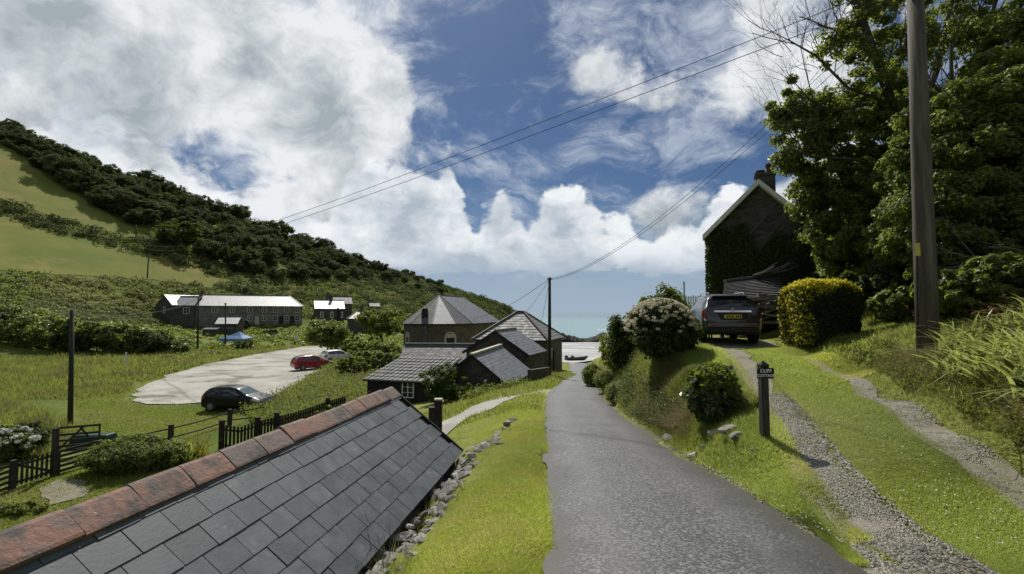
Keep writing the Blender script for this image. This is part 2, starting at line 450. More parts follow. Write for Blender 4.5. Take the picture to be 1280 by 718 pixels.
Q = np.stack([XX.ravel(), YY.ravel()], 1)
GZ = rbf(Q).reshape(XX.shape)
# small lumps in rough ground, kept off the lane and the driveway
def lumps(x, y):
    return (np.sin(x * 2.3 + 1.1 * np.sin(y * 1.7)) * np.sin(y * 2.1 + .8 * np.sin(x * 1.9)) * .03 + np.sin(x * .7 + y * .53) * np.sin(y * .61 - x * .37) * .06)
_xl2, _xr2, _zr2 = XL(YY), XR(YY), ZR(YY)
off = np.maximum(np.maximum(_xl2 - XX, XX - _xr2), 0)
GZ = GZ + lumps(XX, YY) * np.clip(off / 1.5, 0, 1) * np.where(np.hypot(XX, YY) < 60, 1, 0)
inroad = (XX > _xl2 - .05) & (XX < _xr2 + .05) & (YY < 74)
near = (XX > _xl2 - .3) & (XX < _xr2 + .3) & (YY < 74)
GZ = np.where(near, np.minimum(GZ, _zr2 + .02), GZ)
GZ = np.where(inroad, np.minimum(GZ, _zr2 - .06), GZ)
def H(x, y):
    x = np.asarray(x, float); y = np.asarray(y, float)
    i = np.clip(np.searchsorted(GX, x) - 1, 0, len(GX) - 2); j = np.clip(np.searchsorted(GY, y) - 1, 0, len(GY) - 2)
    tx = np.clip((x - GX[i]) / (GX[i + 1] - GX[i]), 0, 1); ty = np.clip((y - GY[j]) / (GY[j + 1] - GY[j]), 0, 1)
    return (GZ[j, i] * (1 - tx) + GZ[j, i + 1] * tx) * (1 - ty) + (GZ[j + 1, i] * (1 - tx) + GZ[j + 1, i + 1] * tx) * ty
def on(x, y, dz=0.0): return Vector((x, y, float(H(x, y)) + dz))
def ground_at(u, v):
    """first point where the view line through a photo pixel meets the ground (measuring aid)"""
    d = ray(u, v); ts = np.geomspace(1.5, 600, 4000)
    f = d.z * ts - H(d.x * ts, d.y * ts)
    k = np.nonzero(f < 0)[0]
    t = ts[k[0]] if len(k) else 600
    return on(d.x * t, d.y * t)

def ground_mat():
    m = bpy.data.materials.new('ground_turf'); m.use_nodes = True
    g = NG(m.node_tree); b = g.n['Principled BSDF']
    p = g.new('ShaderNodeNewGeometry').outputs['Position']
    n1 = g.noise(p, .35, 6, .65); n2 = g.noise(p, 6, 6, .7); n3 = g.noise(p, .09, 4, .6)
    c = g.mix(g.smooth(n2, .35, .65), (.16, .19, .032), (.24, .255, .06))
    c = g.mix(g.smooth(n1, .45, .68), c, (.26, .25, .085))
    c = g.mix(g.smooth(n3, .42, .62), c, (.12, .155, .03))
    c = g.mix(g.smooth(g.sep(p)[0], -8.5, -5, 1, 0), c, g.mix(1.0, c, (.58, .66, .55), 'MULTIPLY'))     # lusher sward on the valley floor and hill
    g.put(b.inputs['Base Color'], c); b.inputs['Roughness'].default_value = .95; b.inputs['Specular IOR Level'].default_value = .1
    bn = g.new('ShaderNodeBump'); bn.inputs['Strength'].default_value = .7; bn.inputs['Distance'].default_value = .08
    g.put(bn.inputs['Height'], g.noise(p, 14, 6, .7)); g.l.new(bn.outputs[0], b.inputs['Normal'])
    return m
nx, ny = len(GX), len(GY)
idx = np.arange(nx * ny).reshape(ny, nx)
quads = np.stack([idx[:-1, :-1], idx[:-1, 1:], idx[1:, 1:], idx[1:, :-1]], -1).reshape(-1, 4)
tag(link('ground', npmesh('ground', np.stack([XX.ravel(), YY.ravel(), GZ.ravel()], 1), quads, True), None, ground_mat()), kind='structure')

def noisy(poly, step, amp, seed=0):
    r = random.Random(seed); out = []
    n = len(poly)
    for k in range(n):
        a, b = Vector(poly[k][:2]), Vector(poly[(k + 1) % n][:2]); L = (b - a).length
        c = max(1, int(L / step)); nrm = Vector((-(b - a).y, (b - a).x)).normalized() if L > 0 else Vector((0, 0))
        ph = r.random() * 9
        for i in range(c):
            t = i / c; s = t * L
            j = amp * (math.sin(s / step * .9 + ph) * .5 + r.uniform(-1, 1) * .7)
            out.append(a.lerp(b, t) + nrm * j)
    return out
def sheet(name, poly, res, dz, m, amp=None, step=None, seed=1, parent=None, bow=None):
    pts = noisy(poly, step or res, res * .5 if amp is None else amp, seed)
    xs = [p.x for p in pts]; ys = [p.y for p in pts]
    vs = [Vector(p) for p in pts]; n = len(vs)
    r = random.Random(seed)
    x = min(xs)
    while x < max(xs):
        y = min(ys)
        while y < max(ys):
            vs.append(Vector((x + r.uniform(-.2, .2) * res, y + r.uniform(-.2, .2) * res))); y += res
        x += res
    e = [(k, (k + 1) % n) for k in range(n)]
    V, E, Fc, *_ = geometry.delaunay_2d_cdt(vs, e, [], 1, 1e-5)
    a = np.array([(p.x, p.y) for p in V])
    z = H(a[:, 0], a[:, 1]) + dz
    Fc = [f for f in Fc if len(f) == 3]
    me = npmesh(name, np.column_stack([a, z]), np.array(Fc), True)
    return link(name, me, parent, m)

# ---- sea
def sea_mat():
    m = bpy.data.materials.new('sea_water'); m.use_nodes = True
    g = NG(m.node_tree); b = g.n['Principled BSDF']
    p = g.new('ShaderNodeNewGeometry').outputs['Position']
    yy = g.sep(p)[1]
    c = g.mix(g.smooth(yy, 150, 1400), (.15, .275, .275), (.07, .145, .17))
    g.put(b.inputs['Base Color'], c)
    b.inputs['Roughness'].default_value = .22; b.inputs['Specular IOR Level'].default_value = .5
    bn = g.new('ShaderNodeBump'); bn.inputs['Strength'].default_value = .55; bn.inputs['Distance'].default_value = .5
    h = g.math('ADD', g.noise(g.vm('MULTIPLY', p, (.05, .16, .1)), 1, 6, .6), g.math('MULTIPLY', g.noise(g.vm('MULTIPLY', p, (.4, 1.1, 1)), 1, 4, .6), .25))
    g.put(bn.inputs['Height'], h); g.l.new(bn.outputs[0], b.inputs['Normal'])
    return m
SEA_Z = -9.35
me = MB().poly([(-30000, 120, SEA_Z), (30000, 120, SEA_Z), (30000, 45000, SEA_Z), (-30000, 45000, SEA_Z)]).mesh('sea')
tag(link('sea', me, None, sea_mat()), kind='structure')
foam = mat('sea_foam', (.75, .78, .78), (.5, .55, .56), scale=.8, rough=.9, coord='Position')
def foam_line(pts, w, seed):
    r = random.Random(seed); top = []; bot = []
    for k in range(len(pts) - 1):
        a, b = Vector(pts[k]), Vector(pts[k + 1])
        for i in range(12):
            q = a.lerp(b, i / 12); ww = w * r.uniform(.15, 1)
            top.append((q.x, q.y + ww, SEA_Z + .05)); bot.append((q.x, q.y - w * r.uniform(.1, .6), SEA_Z + .05))
    mb = MB()
    for k in range(len(top) - 1): mb.poly([bot[k], bot[k + 1], top[k + 1], top[k]])
    # a low rolling crest
    for k in range(len(top) - 1):
        a, b, c, d = [Vector(q) for q in (bot[k], bot[k + 1], top[k + 1], top[k])]
        m1 = (a + d) / 2 + Vector((0, 0, .12)); m2 = (b + c) / 2 + Vector((0, 0, .12))
        mb.poly([a, b, m2, m1]); mb.poly([m1, m2, c, d])
    return mb
fm = foam_line([(-12, 152), (6, 147.5), (18, 146.5), (34, 147.5), (60, 153)], 1.2, 3)
f2 = foam_line([(46, 262), (52, 263), (60, 265)], 4.0, 5); n0 = len(fm.v)
fm.v += f2.v; fm.f += [tuple(i + n0 for i in f) for f in f2.f]
tag(fm.build('surf_foam', foam), kind='stuff')

# ---- beach, lane, driveway, paths, car park
def wet_sand():
    m = bpy.data.materials.new('wet_sand'); m.use_nodes = True
    g = NG(m.node_tree); b = g.n['Principled BSDF']
    p = g.new('ShaderNodeNewGeometry').outputs['Position']
    n = g.noise(g.vm('MULTIPLY', p, (.06, .16, .1)), 1, 6, .6)
    w = g.smooth(n, .42, .62)
    far = g.smooth(g.sep(p)[1], 132, 146)
    g.put(b.inputs['Base Color'], g.mix(w, (.34, .335, .32), (.25, .25, .24)))
    g.put(b.inputs['Roughness'], g.smooth(n, .4, .62, .6, .28))
    b.inputs['Specular IOR Level'].default_value = .6
    bn = g.new('ShaderNodeBump'); bn.inputs['Strength'].default_value = .15; bn.inputs['Distance'].default_value = .2
    g.put(bn.inputs['Height'], g.noise(p, .5, 4, .6)); g.l.new(bn.outputs[0], b.inputs['Normal'])
    return m
tag(sheet('beach', [(5.0, 71.5), (13, 71), (16, 82), (24, 95), (38, 130), (44, 168), (0, 168), (-14, 150), (-10, 120), (-2, 95), (2, 80)], 3.0, .06, wet_sand(), seed=4), kind='structure')

def road_mat():
    m = bpy.data.materials.new('worn_tarmac'); m.use_nodes = True
    g = NG(m.node_tree); b = g.n['Principled BSDF']
    p = g.new('ShaderNodeNewGeometry').outputs['Position']
    vo = g.new('ShaderNodeTexVoronoi'); g.put(vo.inputs['Vector'], p); vo.inputs['Scale'].default_value = 58
    chip = g.sep(vo.outputs['Color'])[0]
    c = g.mix(g.smooth(chip, .35, 1.0), (.030, .031, .033), (.19, .19, .19))
    uv = g.new('ShaderNodeUVMap').outputs[0]
    ux, uy, _ = g.sep(uv)
    big = g.noise(p, .9, 5, .6); med = g.noise(p, 7, 5, .65)
    lane = g.math('ABSOLUTE', g.math('SUBTRACT', g.math('ABSOLUTE', g.math('SUBTRACT', ux, .5)), .27))
    c = g.mix(g.math('MULTIPLY', g.smooth(lane, .0, .14, .35, 0), g.smooth(big, .3, .6)), c, (.17, .17, .165))
    c = g.mix(g.smooth(big, .42, .66), c, g.mix(1.0, c, (.62, .62, .6), 'MULTIPLY'))
    c = g.mix(g.smooth(med, .60, .72, 0, .5), c, (.14, .135, .12))
    edge = g.math('ADD', g.math('ABSOLUTE', g.math('SUBTRACT', ux, .5)), g.math('MULTIPLY', g.math('SUBTRACT', med, .5), .12))
    c = g.mix(g.smooth(edge, .37, .46, 0, .85), c, (.042, .042, .033))
    damp = g.math('ADD', ux, g.math('MULTIPLY', g.math('SUBTRACT', big, .5), .35))   # water stain along the right gutter
    wet = g.math('MULTIPLY', g.smooth(damp, .70, .86), g.smooth(damp, 1.0, .86))
    c = g.mix(g.math('MULTIPLY', wet, .32), c, (.022, .022, .02))
    g.put(b.inputs['Base Color'], c)
    g.put(b.inputs['Roughness'], g.smooth(chip, 0, 1, .62, .42)); b.inputs['Specular IOR Level'].default_value = .5
    bn = g.new('ShaderNodeBump'); bn.inputs['Strength'].default_value = .6; bn.inputs['Distance'].default_value = .008
    g.put(bn.inputs['Height'], chip); g.l.new(bn.outputs[0], b.inputs['Normal'])
    return m
ys = np.concatenate([np.arange(-10, 30, .2), np.arange(30, 73, 1.0)])
mb = MB(); NC = 10; rows = []
for k, y in enumerate(ys):
    jl, jr = random.uniform(-.045, .045) + .03 * math.sin(y * 3.1), random.uniform(-.04, .04) + .05 * math.sin(y * 1.3)
    l, r = float(XL(y)) + jl, float(XR(y)) + jr
    z = float(ZR(y))
    rows.append([(l + (r - l) * i / NC, y, z + .025 * (1 - (2 * i / NC - 1) ** 2) - .012) for i in range(NC + 1)])
V = np.array(rows).reshape(-1, 3); idr = np.arange(len(V)).reshape(len(ys), NC + 1)
q = np.stack([idr[:-1, :-1], idr[:-1, 1:], idr[1:, 1:], idr[1:, :-1]], -1).reshape(-1, 4)
me = npmesh('road', V, q, True)
uvl = me.uv_layers.new(name='UVMap')
uu = np.tile(np.linspace(0, 1, NC + 1), len(ys)); vv = np.repeat(ys, NC + 1)
uvl.data.foreach_set('uv', np.stack([uu[q.ravel()], vv[q.ravel()]], 1).astype(np.float32).ravel())
tag(link('road', me, None, road_mat()), kind='structure')

def strip_poly(cx, w, y0, y1, n=20):
    yy = np.linspace(y0, y1, n)
    return [(float(cx(y) - w(y)), float(y)) for y in yy] + [(float(cx(y) + w(y)), float(y)) for y in yy[::-1]]
gravel = mat('gravel_grey', (.165, .152, .122), (.31, .288, .235), scale=60, rough=.9, bump=1.0, bscale=60, coord='Position', c3=(.17, .165, .08), s3=2.6, c3t=(.46, .66), contrast=(.38, .62))
dust = mat('gravel_dusty', (.40, .385, .345), (.27, .258, .225), scale=.45, rough=.95, bump=.6, bscale=9, coord='Position', c3=(.15, .145, .10), s3=.38, c3t=(.53, .66), stretch=(.7, 1.0, 1), detail=10)
concrete = mat('concrete_path', (.36, .345, .31), (.26, .25, .22), scale=1.5, rough=.9, bump=.3, coord='Position')
tag(sheet('driveway_track', strip_poly(DL, lambda y: np.interp(y, [2, 3.3, 4.3, 5.2, 9, 15], [.72, .56, .32, .25, .21, .32]), 2.3, 15.5, 40), .25, .016, gravel, amp=.09, seed=5), kind='structure')
tag(sheet('driveway_track', strip_poly(DR, lambda y: np.interp(y, [2, 5, 8, 11, 12.6], [.32, .24, .19, .12, .06]), 1.5, 12.6, 40), .25, .016, gravel, amp=.09, seed=6), kind='structure')
tag(sheet('parking_apron', [(5.4, 14.4), (8.3, 14.2), (8.6, 20), (6.6, 19.8), (5.2, 19), (5.1, 16)], .5, .022, gravel, amp=.1, seed=7), kind='structure')
tag(sheet('footpath', [(1.75, 20.2), (1.9, 23.2), (.9, 22.6), (-.2, 21.2), (-1.3, 19), (-2.0, 16.8), (-2.6, 14.6), (-3.6, 13), (-5, 12.6), (-5, 11.6), (-3.2, 11.9), (-1.9, 13.3), (-1.1, 15.3), (-.3, 17.6), (.5, 19.3)], .5, .03, concrete, amp=.04, seed=8), kind='structure')
cpoly = [PZ(u, v, -6)[:2] for u, v in [(158, 503), (178, 484), (205, 471), (262, 456), (318, 445), (365, 438), (418, 433.5), (436, 436), (420, 450), (396, 466), (372, 480), (350, 494), (330, 500), (285, 500), (215, 508)]]
tag(sheet('car_park', cpoly, 1.5, .05, dust, amp=.5, seed=9), kind='structure')
tag(sheet('worn_patch', [PZ(u, v, -6.05)[:2] for u, v in [(45, 612), (80, 600), (112, 608), (105, 622), (60, 632)]], .5, .03, gravel, amp=.2, seed=10), kind='structure')
# hill fields
meadow = mat('meadow_grass', (.11, .145, .028), (.16, .175, .04), scale=.06, rough=.95, spec=.1, bump=.8, bscale=1.2, coord='Position', c3=(.22, .185, .06), s3=.07, c3t=(.44, .68), detail=10)
fieldU = [(-60, 150), (0, 185), (30, 200), (62, 226), (110, 252), (150, 276), (186, 296), (150, 297), (90, 278), (40, 262), (0, 250), (-60, 235)]
fieldL = [(-60, 255), (0, 268), (50, 284), (110, 300), (160, 312), (215, 325), (275, 348), (262, 358), (150, 348), (60, 342), (0, 339), (-60, 338)]
for k, f in enumerate((fieldU, fieldL)):
    tag(sheet('meadow', [ground_at(u, v)[:2] for u, v in f], 3.0, .08, meadow, amp=1.0, seed=20 + k), kind='structure')
# ================================================================ buildings
def stone_mat(name, c1, c2, mortar, scale=1.0, rough=.9):
    m = bpy.data.materials.new(name); m.use_nodes = True
    g = NG(m.node_tree); b = g.n['Principled BSDF']
    p = g.new('ShaderNodeTexCoord').outputs['Object']
    p = g.vm('ADD', p, g.vm('SCALE', g.noise(p, 3, 3, .5, 0, 1), scale=.12))
    vo = g.new('ShaderNodeTexVoronoi'); g.put(vo.inputs['Vector'], g.vm('MULTIPLY', p, (2.2 * scale, 2.2 * scale, 5.5 * scale))); vo.inputs['Scale'].default_value = 1
    vd = g.new('ShaderNodeTexVoronoi', feature='DISTANCE_TO_EDGE'); g.put(vd.inputs['Vector'], g.vm('MULTIPLY', p, (2.2 * scale, 2.2 * scale, 5.5 * scale))); vd.inputs['Scale'].default_value = 1
    c = g.mix(g.sep(vo.outputs['Color'])[0], c1, c2)
    c = g.mix(g.smooth(vd.outputs[0], .02, .09, 1, 0), c, mortar)
    c = g.mix(g.smooth(g.noise(p, .8, 5, .6), .45, .7, 0, .5), c, (.05, .048, .04))
    g.put(b.inputs['Base Color'], c); b.inputs['Roughness'].default_value = rough; b.inputs['Specular IOR Level'].default_value = .2
    bn = g.new('ShaderNodeBump'); bn.inputs['Strength'].default_value = .8; bn.inputs['Distance'].default_value = .04
    g.put(bn.inputs['Height'], g.math('ADD', g.smooth(vd.outputs[0], 0, .12), g.math('MULTIPLY', g.noise(p, 18, 4, .6), .4))); g.l.new(bn.outputs[0], b.inputs['Normal'])
    MATS[name] = m
    return m
def slate_mat(name, c1, c2, w=.3, h=.22, rough=.45, lich=None, spec=.5):
    """slate laid in courses; the UV map is in metres along and up the slope"""
    m = bpy.data.materials.new(name); m.use_nodes = True
    g = NG(m.node_tree); b = g.n['Principled BSDF']
    uv = g.new('ShaderNodeUVMap').outputs[0]
    br = g.new('ShaderNodeTexBrick'); g.put(br.inputs['Vector'], uv)
    br.inputs['Scale'].default_value = 1; br.inputs['Brick Width'].default_value = w; br.inputs['Row Height'].default_value = h
    br.inputs['Mortar Size'].default_value = .012; br.inputs['Mortar'].default_value = (.02, .02, .02, 1)
    g.put(br.inputs['Color1'], c1); g.put(br.inputs['Color2'], c2); br.inputs['Bias'].default_value = 0
    n = g.noise(uv, 2.2, 6, .65)
    c = g.mix(g.smooth(n, .4, .68, 0, .6), br.outputs[0], lich or c2)
    g.put(b.inputs['Base Color'], c)
    g.put(b.inputs['Roughness'], g.smooth(n, .3, .7, rough - .1, rough + .15)); b.inputs['Specular IOR Level'].default_value = spec
    bn = g.new('ShaderNodeBump'); bn.inputs['Strength'].default_value = .5; bn.inputs['Distance'].default_value = .012
    g.put(bn.inputs['Height'], g.math('SUBTRACT', g.math('MULTIPLY', g.noise(uv, 9, 4, .6), .5), br.outputs['Fac'])); g.l.new(bn.outputs[0], b.inputs['Normal'])
    MATS[name] = m
    return m
stone_mat('dark_stone', (.115, .105, .09), (.055, .05, .045), (.10, .095, .085), 1.0)
stone_mat('terrace_stone', (.24, .22, .19), (.13, .12, .105), (.2, .19, .17), 1.0)
stone_mat('brown_stone', (.15, .125, .10), (.07, .06, .05), (.13, .12, .10), 1.2)
slate_mat('slate_grey', (.085, .092, .10), (.05, .054, .06), lich=(.15, .15, .14), rough=.6, spec=.3)
slate_mat('slate_blue', (.135, .15, .175), (.105, .115, .135), lich=(.18, .185, .19), w=.35, h=.25, spec=.7)
slate_mat('slate_pale', (.16, .163, .16), (.125, .128, .13), lich=(.20, .20, .185), w=.4, h=.42, rough=.6, spec=.3)
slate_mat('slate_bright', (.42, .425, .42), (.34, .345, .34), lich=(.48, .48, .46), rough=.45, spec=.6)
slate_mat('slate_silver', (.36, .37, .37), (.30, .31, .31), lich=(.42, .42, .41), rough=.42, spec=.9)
slate_mat('slate_black', (.035, .036, .04), (.05, .05, .052), lich=(.085, .085, .075), rough=.6)
mat('white_paint', (.72, .72, .69), (.60, .60, .56), scale=6, rough=.5)
mat('cream_stone', (.46, .43, .33), (.36, .33, .25), scale=5, rough=.8)
mat('dark_timber', (.028, .024, .02), (.055, .048, .04), scale=6, rough=.8, bump=.4, stretch=(4, 4, .7), coord='Object')
mat('black_wood', (.012, .011, .010), (.028, .026, .023), scale=8, rough=.75, bump=.3)
mat('lead', (.16, .165, .17), (.11, .115, .12), scale=4, rough=.5)
mat('clay', (.10, .055, .035), (.06, .04, .03), scale=6, rough=.8)
gl = mat('window_glass', (.012, .015, .018), rough=.06, spec=.8)
mat('curtain', (.42, .40, .36), (.30, .29, .27), scale=2.0, rough=.9)

def V3(*a): return Vector(a)
def roof_plane(mb, a, b, c, d, course=.25, lift=.012):
    """stepped slate courses; a,b eave ends, c,d ridge ends above b,a (d may equal c)"""
    a, b, c, d = map(Vector, (a, b, c, d))
    n = (b - a).cross(d - a)
    if n.length < 1e-6: n = (b - a).cross(c - a)
    n.normalize()
    if n.z < 0: n = -n
    e = (b - a).normalized(); up = n.cross(e)
    if up.z < 0: up = -up
    L = max((d - a).dot(up), (c - a).dot(up)); k = max(1, round(L / course))
    U = lambda p: ((p - a).dot(e) + 7.13, (p - a).dot(up))
    for i in range(k):
        t0, t1 = i / k, min(1, (i + 1.12) / k)
        l0, r0, l1, r1 = a.lerp(d, t0), b.lerp(c, t0), a.lerp(d, t1), b.lerp(c, t1)
        q = [l0 + n * lift, r0 + n * lift, r1 + n * .003, l1 + n * .003]
        mb.poly(q, [U(l0), U(r0), U(r1), U(l1)])
        mb.poly([l0 - n * .002, r0 - n * .002, r0 + n * lift, l0 + n * lift], [U(l0), U(r0), U(r0), U(l0)])
    # underside board
    mb.poly([p - n * .06 for p in (d, c, b, a)], [U(d), U(c), U(b), U(a)])
    for p, q in ((a, b), (b, c), (d, a)):
        if (p - q).length > 1e-4: mb.poly([p - n * .06, q - n * .06, q + n * .003, p + n * .003], [U(p), U(q), U(q), U(p)])
    return mb
def add_window(parent, o, ex, w, h, mfr='white_paint', cols=2, rows=3, fr=.07, depth=.06, name='window', curtain=False):
    """o = lower middle on the wall face, ex = along wall (unit), outward normal = ex x z"""
    o = Vector(o); ex = Vector(ex).normalized(); z = Vector((0, 0, 1)); n = ex.cross(z)
    mb = MB()
    def bx(x0, x1, z0, z1, d0, d1):
        lo = [o + ex * x0 + z * z0 + n * d0, o + ex * x1 + z * z0 + n * d0, o + ex * x1 + z * z0 + n * d1, o + ex * x0 + z * z0 + n * d1]
        mb.hull(lo, [p + z * (z1 - z0) for p in lo])
    bx(-w / 2, -w / 2 + fr, 0, h, -.02, depth); bx(w / 2 - fr, w / 2, 0, h, -.02, depth)
    bx(-w / 2 + fr, w / 2 - fr, 0, fr, -.02, depth - .003); bx(-w / 2 + fr, w / 2 - fr, h - fr, h, -.02, depth - .003)
    for k in range(1, cols):
        x = -w / 2 + w * k / cols; f = fr * (.8 if cols == 2 else .45); bx(x - f / 2, x + f / 2, fr, h - fr, -.01, depth - .006)
    for k in range(1, rows):
        y = h * k / rows; bx(-w / 2 + fr, w / 2 - fr, y - fr * .22, y + fr * .22, -.01, depth - .012)
    f = mb.build(name, M[mfr], parent)
    pb = MB(); i = fr * .5
    q = [o + ex * x + z * y + n * .012 for x, y in ((-w / 2 + i, i), (w / 2 - i, i), (w / 2 - i, h - i), (-w / 2 + i, h - i))]
    pb.poly(q); pb.build('pane', M['curtain' if curtain else 'window_glass'], f)
    return f
def gable_house(name, label, cat, fl, fr, depth, zb, ze, zr, wall='dark_stone', roof='slate_silver', over=.25, course=.3, group=None, hips=(0, 0)):
    """fl, fr: front eave corners (x,y); depth: size away from the front. Ridge runs parallel to the front."""
    fl, fr = Vector((*fl, 0)), Vector((*fr, 0)); e = (fr - fl).normalized(); n = Vector((0, 0, 1)).cross(e)   # n points back
    L = (fr - fl).length
    t = thing(name, label, cat, (*((fl + fr) / 2 + n * depth / 2)[:2], zb), group=group)
    base = Vector(t.location)
    A = lambda x, y, z: fl + e * x + n * y + Vector((0, 0, z)) - base
    T = .02
    mb = MB()
    bl, br, brr, bll = A(0, 0, zb), A(L, 0, zb), A(L, depth, zb), A(0, depth, zb)
    tl, tr, trr, tll = A(0, 0, ze), A(L, 0, ze), A(L, depth, ze), A(0, depth, ze)
    rl, rr = A(hips[0], depth / 2, zr - .06), A(L - hips[1], depth / 2, zr - .06)
    mb.poly([bl, br, tr, tl]); mb.poly([brr, bll, tll, trr])
    mb.poly([bll, bl, tl, tll]) if hips[0] else mb.poly([bll, bl, tl, rl, tll])
    mb.poly([br, brr, trr, tr]) if hips[1] else mb.poly([br, brr, trr, rr, tr])
    mb.build('wall', M[wall], t)
    dz = over * (zr - ze) / (depth / 2)
    o0, o1 = (over if hips[0] == 0 else over), (over if hips[1] == 0 else over)
    rb = MB()
    r0, r1 = (hips[0] if hips[0] else -o0), (L - hips[1] if hips[1] else L + o1)
    a, b = A(-o0, -over, ze - dz), A(L + o1, -over, ze - dz); c, d = A(r1, depth / 2, zr), A(r0, depth / 2, zr)
    a2, b2 = A(-o0, depth + over, ze - dz), A(L + o1, depth + over, ze - dz)
    roof_plane(rb, a, b, c, d, course); roof_plane(rb, b2, a2, d, c, course)
    if hips[0]: roof_plane(rb, a2, a, d, d, course)
    if hips[1]: roof_plane(rb, b, b2, c, c, course)
    ro = rb.build('roof', M[roof], t)
    cb = MB(); cb.bar(d + V3(0, 0, .05), c + V3(0, 0, .05), .26, .12)
    if hips[0]: cb.bar(d, a + V3(0, 0, .03), .2, .1); cb.bar(d, a2 + V3(0, 0, .03), .2, .1)
    if hips[1]: cb.bar(c, b + V3(0, 0, .03), .2, .1); cb.bar(c, b2 + V3(0, 0, .03), .2, .1)
    cb.build('ridge_capping', M['lead'], ro)
    gb = MB(); gb.tube([a + V3(0, 0, -.03) - n * .06, b + V3(0, 0, -.03) - n * .06], .055, 6); gb.build('gutter', M['black_wood'], ro)
    return t, A, e, n, L
def chimney(parent, c, w, h, pots=2, m='dark_stone', d=None):
    mb = MB(); d = d or w
    mb.box((c[0], c[1], c[2] + h / 2), (w, d, h)); mb.box((c[0], c[1], c[2] + h + .06), (w + .12, d + .12, .12))
    o = mb.build('chimney', M[m], parent)
    for k in range(pots):
        x = c[0] + (k - (pots - 1) / 2) * w * .5
        p = MB(); zz = c[2] + h + .12; p.tube([(x, c[1], zz), (x, c[1], zz + .35), (x, c[1], zz + .36), (x, c[1], zz + .45)], [.13, .11, .15, .15], 10); p.build('chimney_pot', M['clay'], o)
    return o

# ---- long terrace of fish-cellar cottages
pl, pr = P(244, 381, 112), P(378, 383, 122)
zb = -2.9
t, A, e, n, L = gable_house('terraced_house', 'long two storey stone terrace with pale slate roof at the foot of the hill', 'house', pl[:2], pr[:2], 9.0, zb - 1.5, 1.75, 4.35, wall='terrace_stone', hips=(1.2, 3.0), course=.35)
for k, fx in enumerate((.17, .33, .49, .62, .735, .845, .95)):
    add_window(t, A(L * fx, 0, .05), e, 1.15, 1.35, cols=2, rows=2)
    if k > 1: add_window(t, A(L * fx, 0, zb + .9), e, 1.1, 1.3, cols=2, rows=2)
for fx in (.56, .79, .90):
    db = MB(); o = A(L * fx, -.05, zb); db.box(o + V3(0, 0, 1.0), (.95, .12, 2.0), math.atan2(e.y, e.x)); db.build('door', M['cream_stone' if fx < .7 else 'black_wood'], t)
pb = MB(); o = A(L * .592, -.08, 0); pb.tube([o + V3(0, 0, zb), o + V3(0, 0, 1.7)], .06, 6); pb.build('downpipe', M['black_wood'], t)
# its left wing, gable to the valley
a, b = P(196, 378, 114), P(216, 379, 110)
t2 = thing('gabled_house', 'stone house with small pale roof at the left end of the long terrace', 'house', (*((a + b) / 2)[:2], -4.4))
base = Vector(t2.location); aw, bw = Vector((a.x, a.y, 0)), Vector((b.x, b.y, 0)); ee = (bw - aw).normalized(); nn = Vector((0, 0, 1)).cross(ee)
w2 = (bw - aw).length; dp = 9.0
q = lambda x, y, z: aw + ee * x + nn * y + V3(0, 0, z) - base
wb = MB()
wb.poly([q(0, 0, -4.4), q(w2, 0, -4.4), q(w2, 0, 1.9), q(w2 / 2, 0, 4.1), q(0, 0, 1.9)]); wb.poly([q(w2, 0, -4.4), q(w2, dp, -4.4), q(w2, dp, 1.9), q(w2, 0, 1.9)]); wb.poly([q(0, dp, -4.4), q(0, 0, -4.4), q(0, 0, 1.9), q(0, dp, 1.9)]); wb.poly([q(w2, dp, -4.4), q(0, dp, -4.4), q(0, dp, 1.9), q(w2 / 2, dp, 4.1), q(w2, dp, 1.9)])
wb.build('wall', M['dark_stone'], t2)
rb = MB(); roof_plane(rb, q(w2 + .2, -.2, 1.75), q(w2 + .2, dp, 1.75), q(w2 / 2, dp, 4.2), q(w2 / 2, -.2, 4.2), .35); roof_plane(rb, q(-.2, dp, 1.75), q(-.2, -.2, 1.75), q(w2 / 2, -.2, 4.2), q(w2 / 2, dp, 4.2), .35)
rb.build('roof', M['slate_silver'], t2)
add_window(t2, q(w2 * .5, 0, -.1), ee, 1.0, 1.5, cols=2, rows=2)
chimney(t2, q(w2 / 2, dp * .9, 3.9), .8, 1.2)
# link block with the grey roof between wing and terrace
a, b = P(217, 380, 110.5), P(243, 382, 111.2)
t3, A3, e3, n3, L3 = gable_house('link_house', 'low grey roofed block joining the gabled house to the long terrace', 'house', a[:2], b[:2], 6, -4.4, 1.7, 3.9, roof='slate_silver', over=.05)
add_window(t3, A3(L3 * .62, 0, -.3), e3, 1.3, 1.5, cols=2, rows=2)
# small garden building with pale roof
a, b = P(270, 404, 98), P(296, 404, 99)
t4, A4, e4, n4, L4 = gable_house('garden_shed', 'small outbuilding with pale slate roof in front of the terrace', 'shed', a[:2], b[:2], 5, -5.0, -2.2, -.85, over=.2)
db = MB(); db.box(A4(L4 * .5, -.06, -3.2), (L4 * .7, .1, .35), math.atan2(e4.y, e4.x)); db.build('fascia', M['lead'], t4)
a, b = P(253, 412, 96), P(270, 412, 96)
t4b, *_ = gable_house('lean_shed', 'flat roofed grey shed left of the small outbuilding', 'shed', a[:2], b[:2], 3, -5.2, -3.3, -3.0, roof='slate_grey', over=.1)
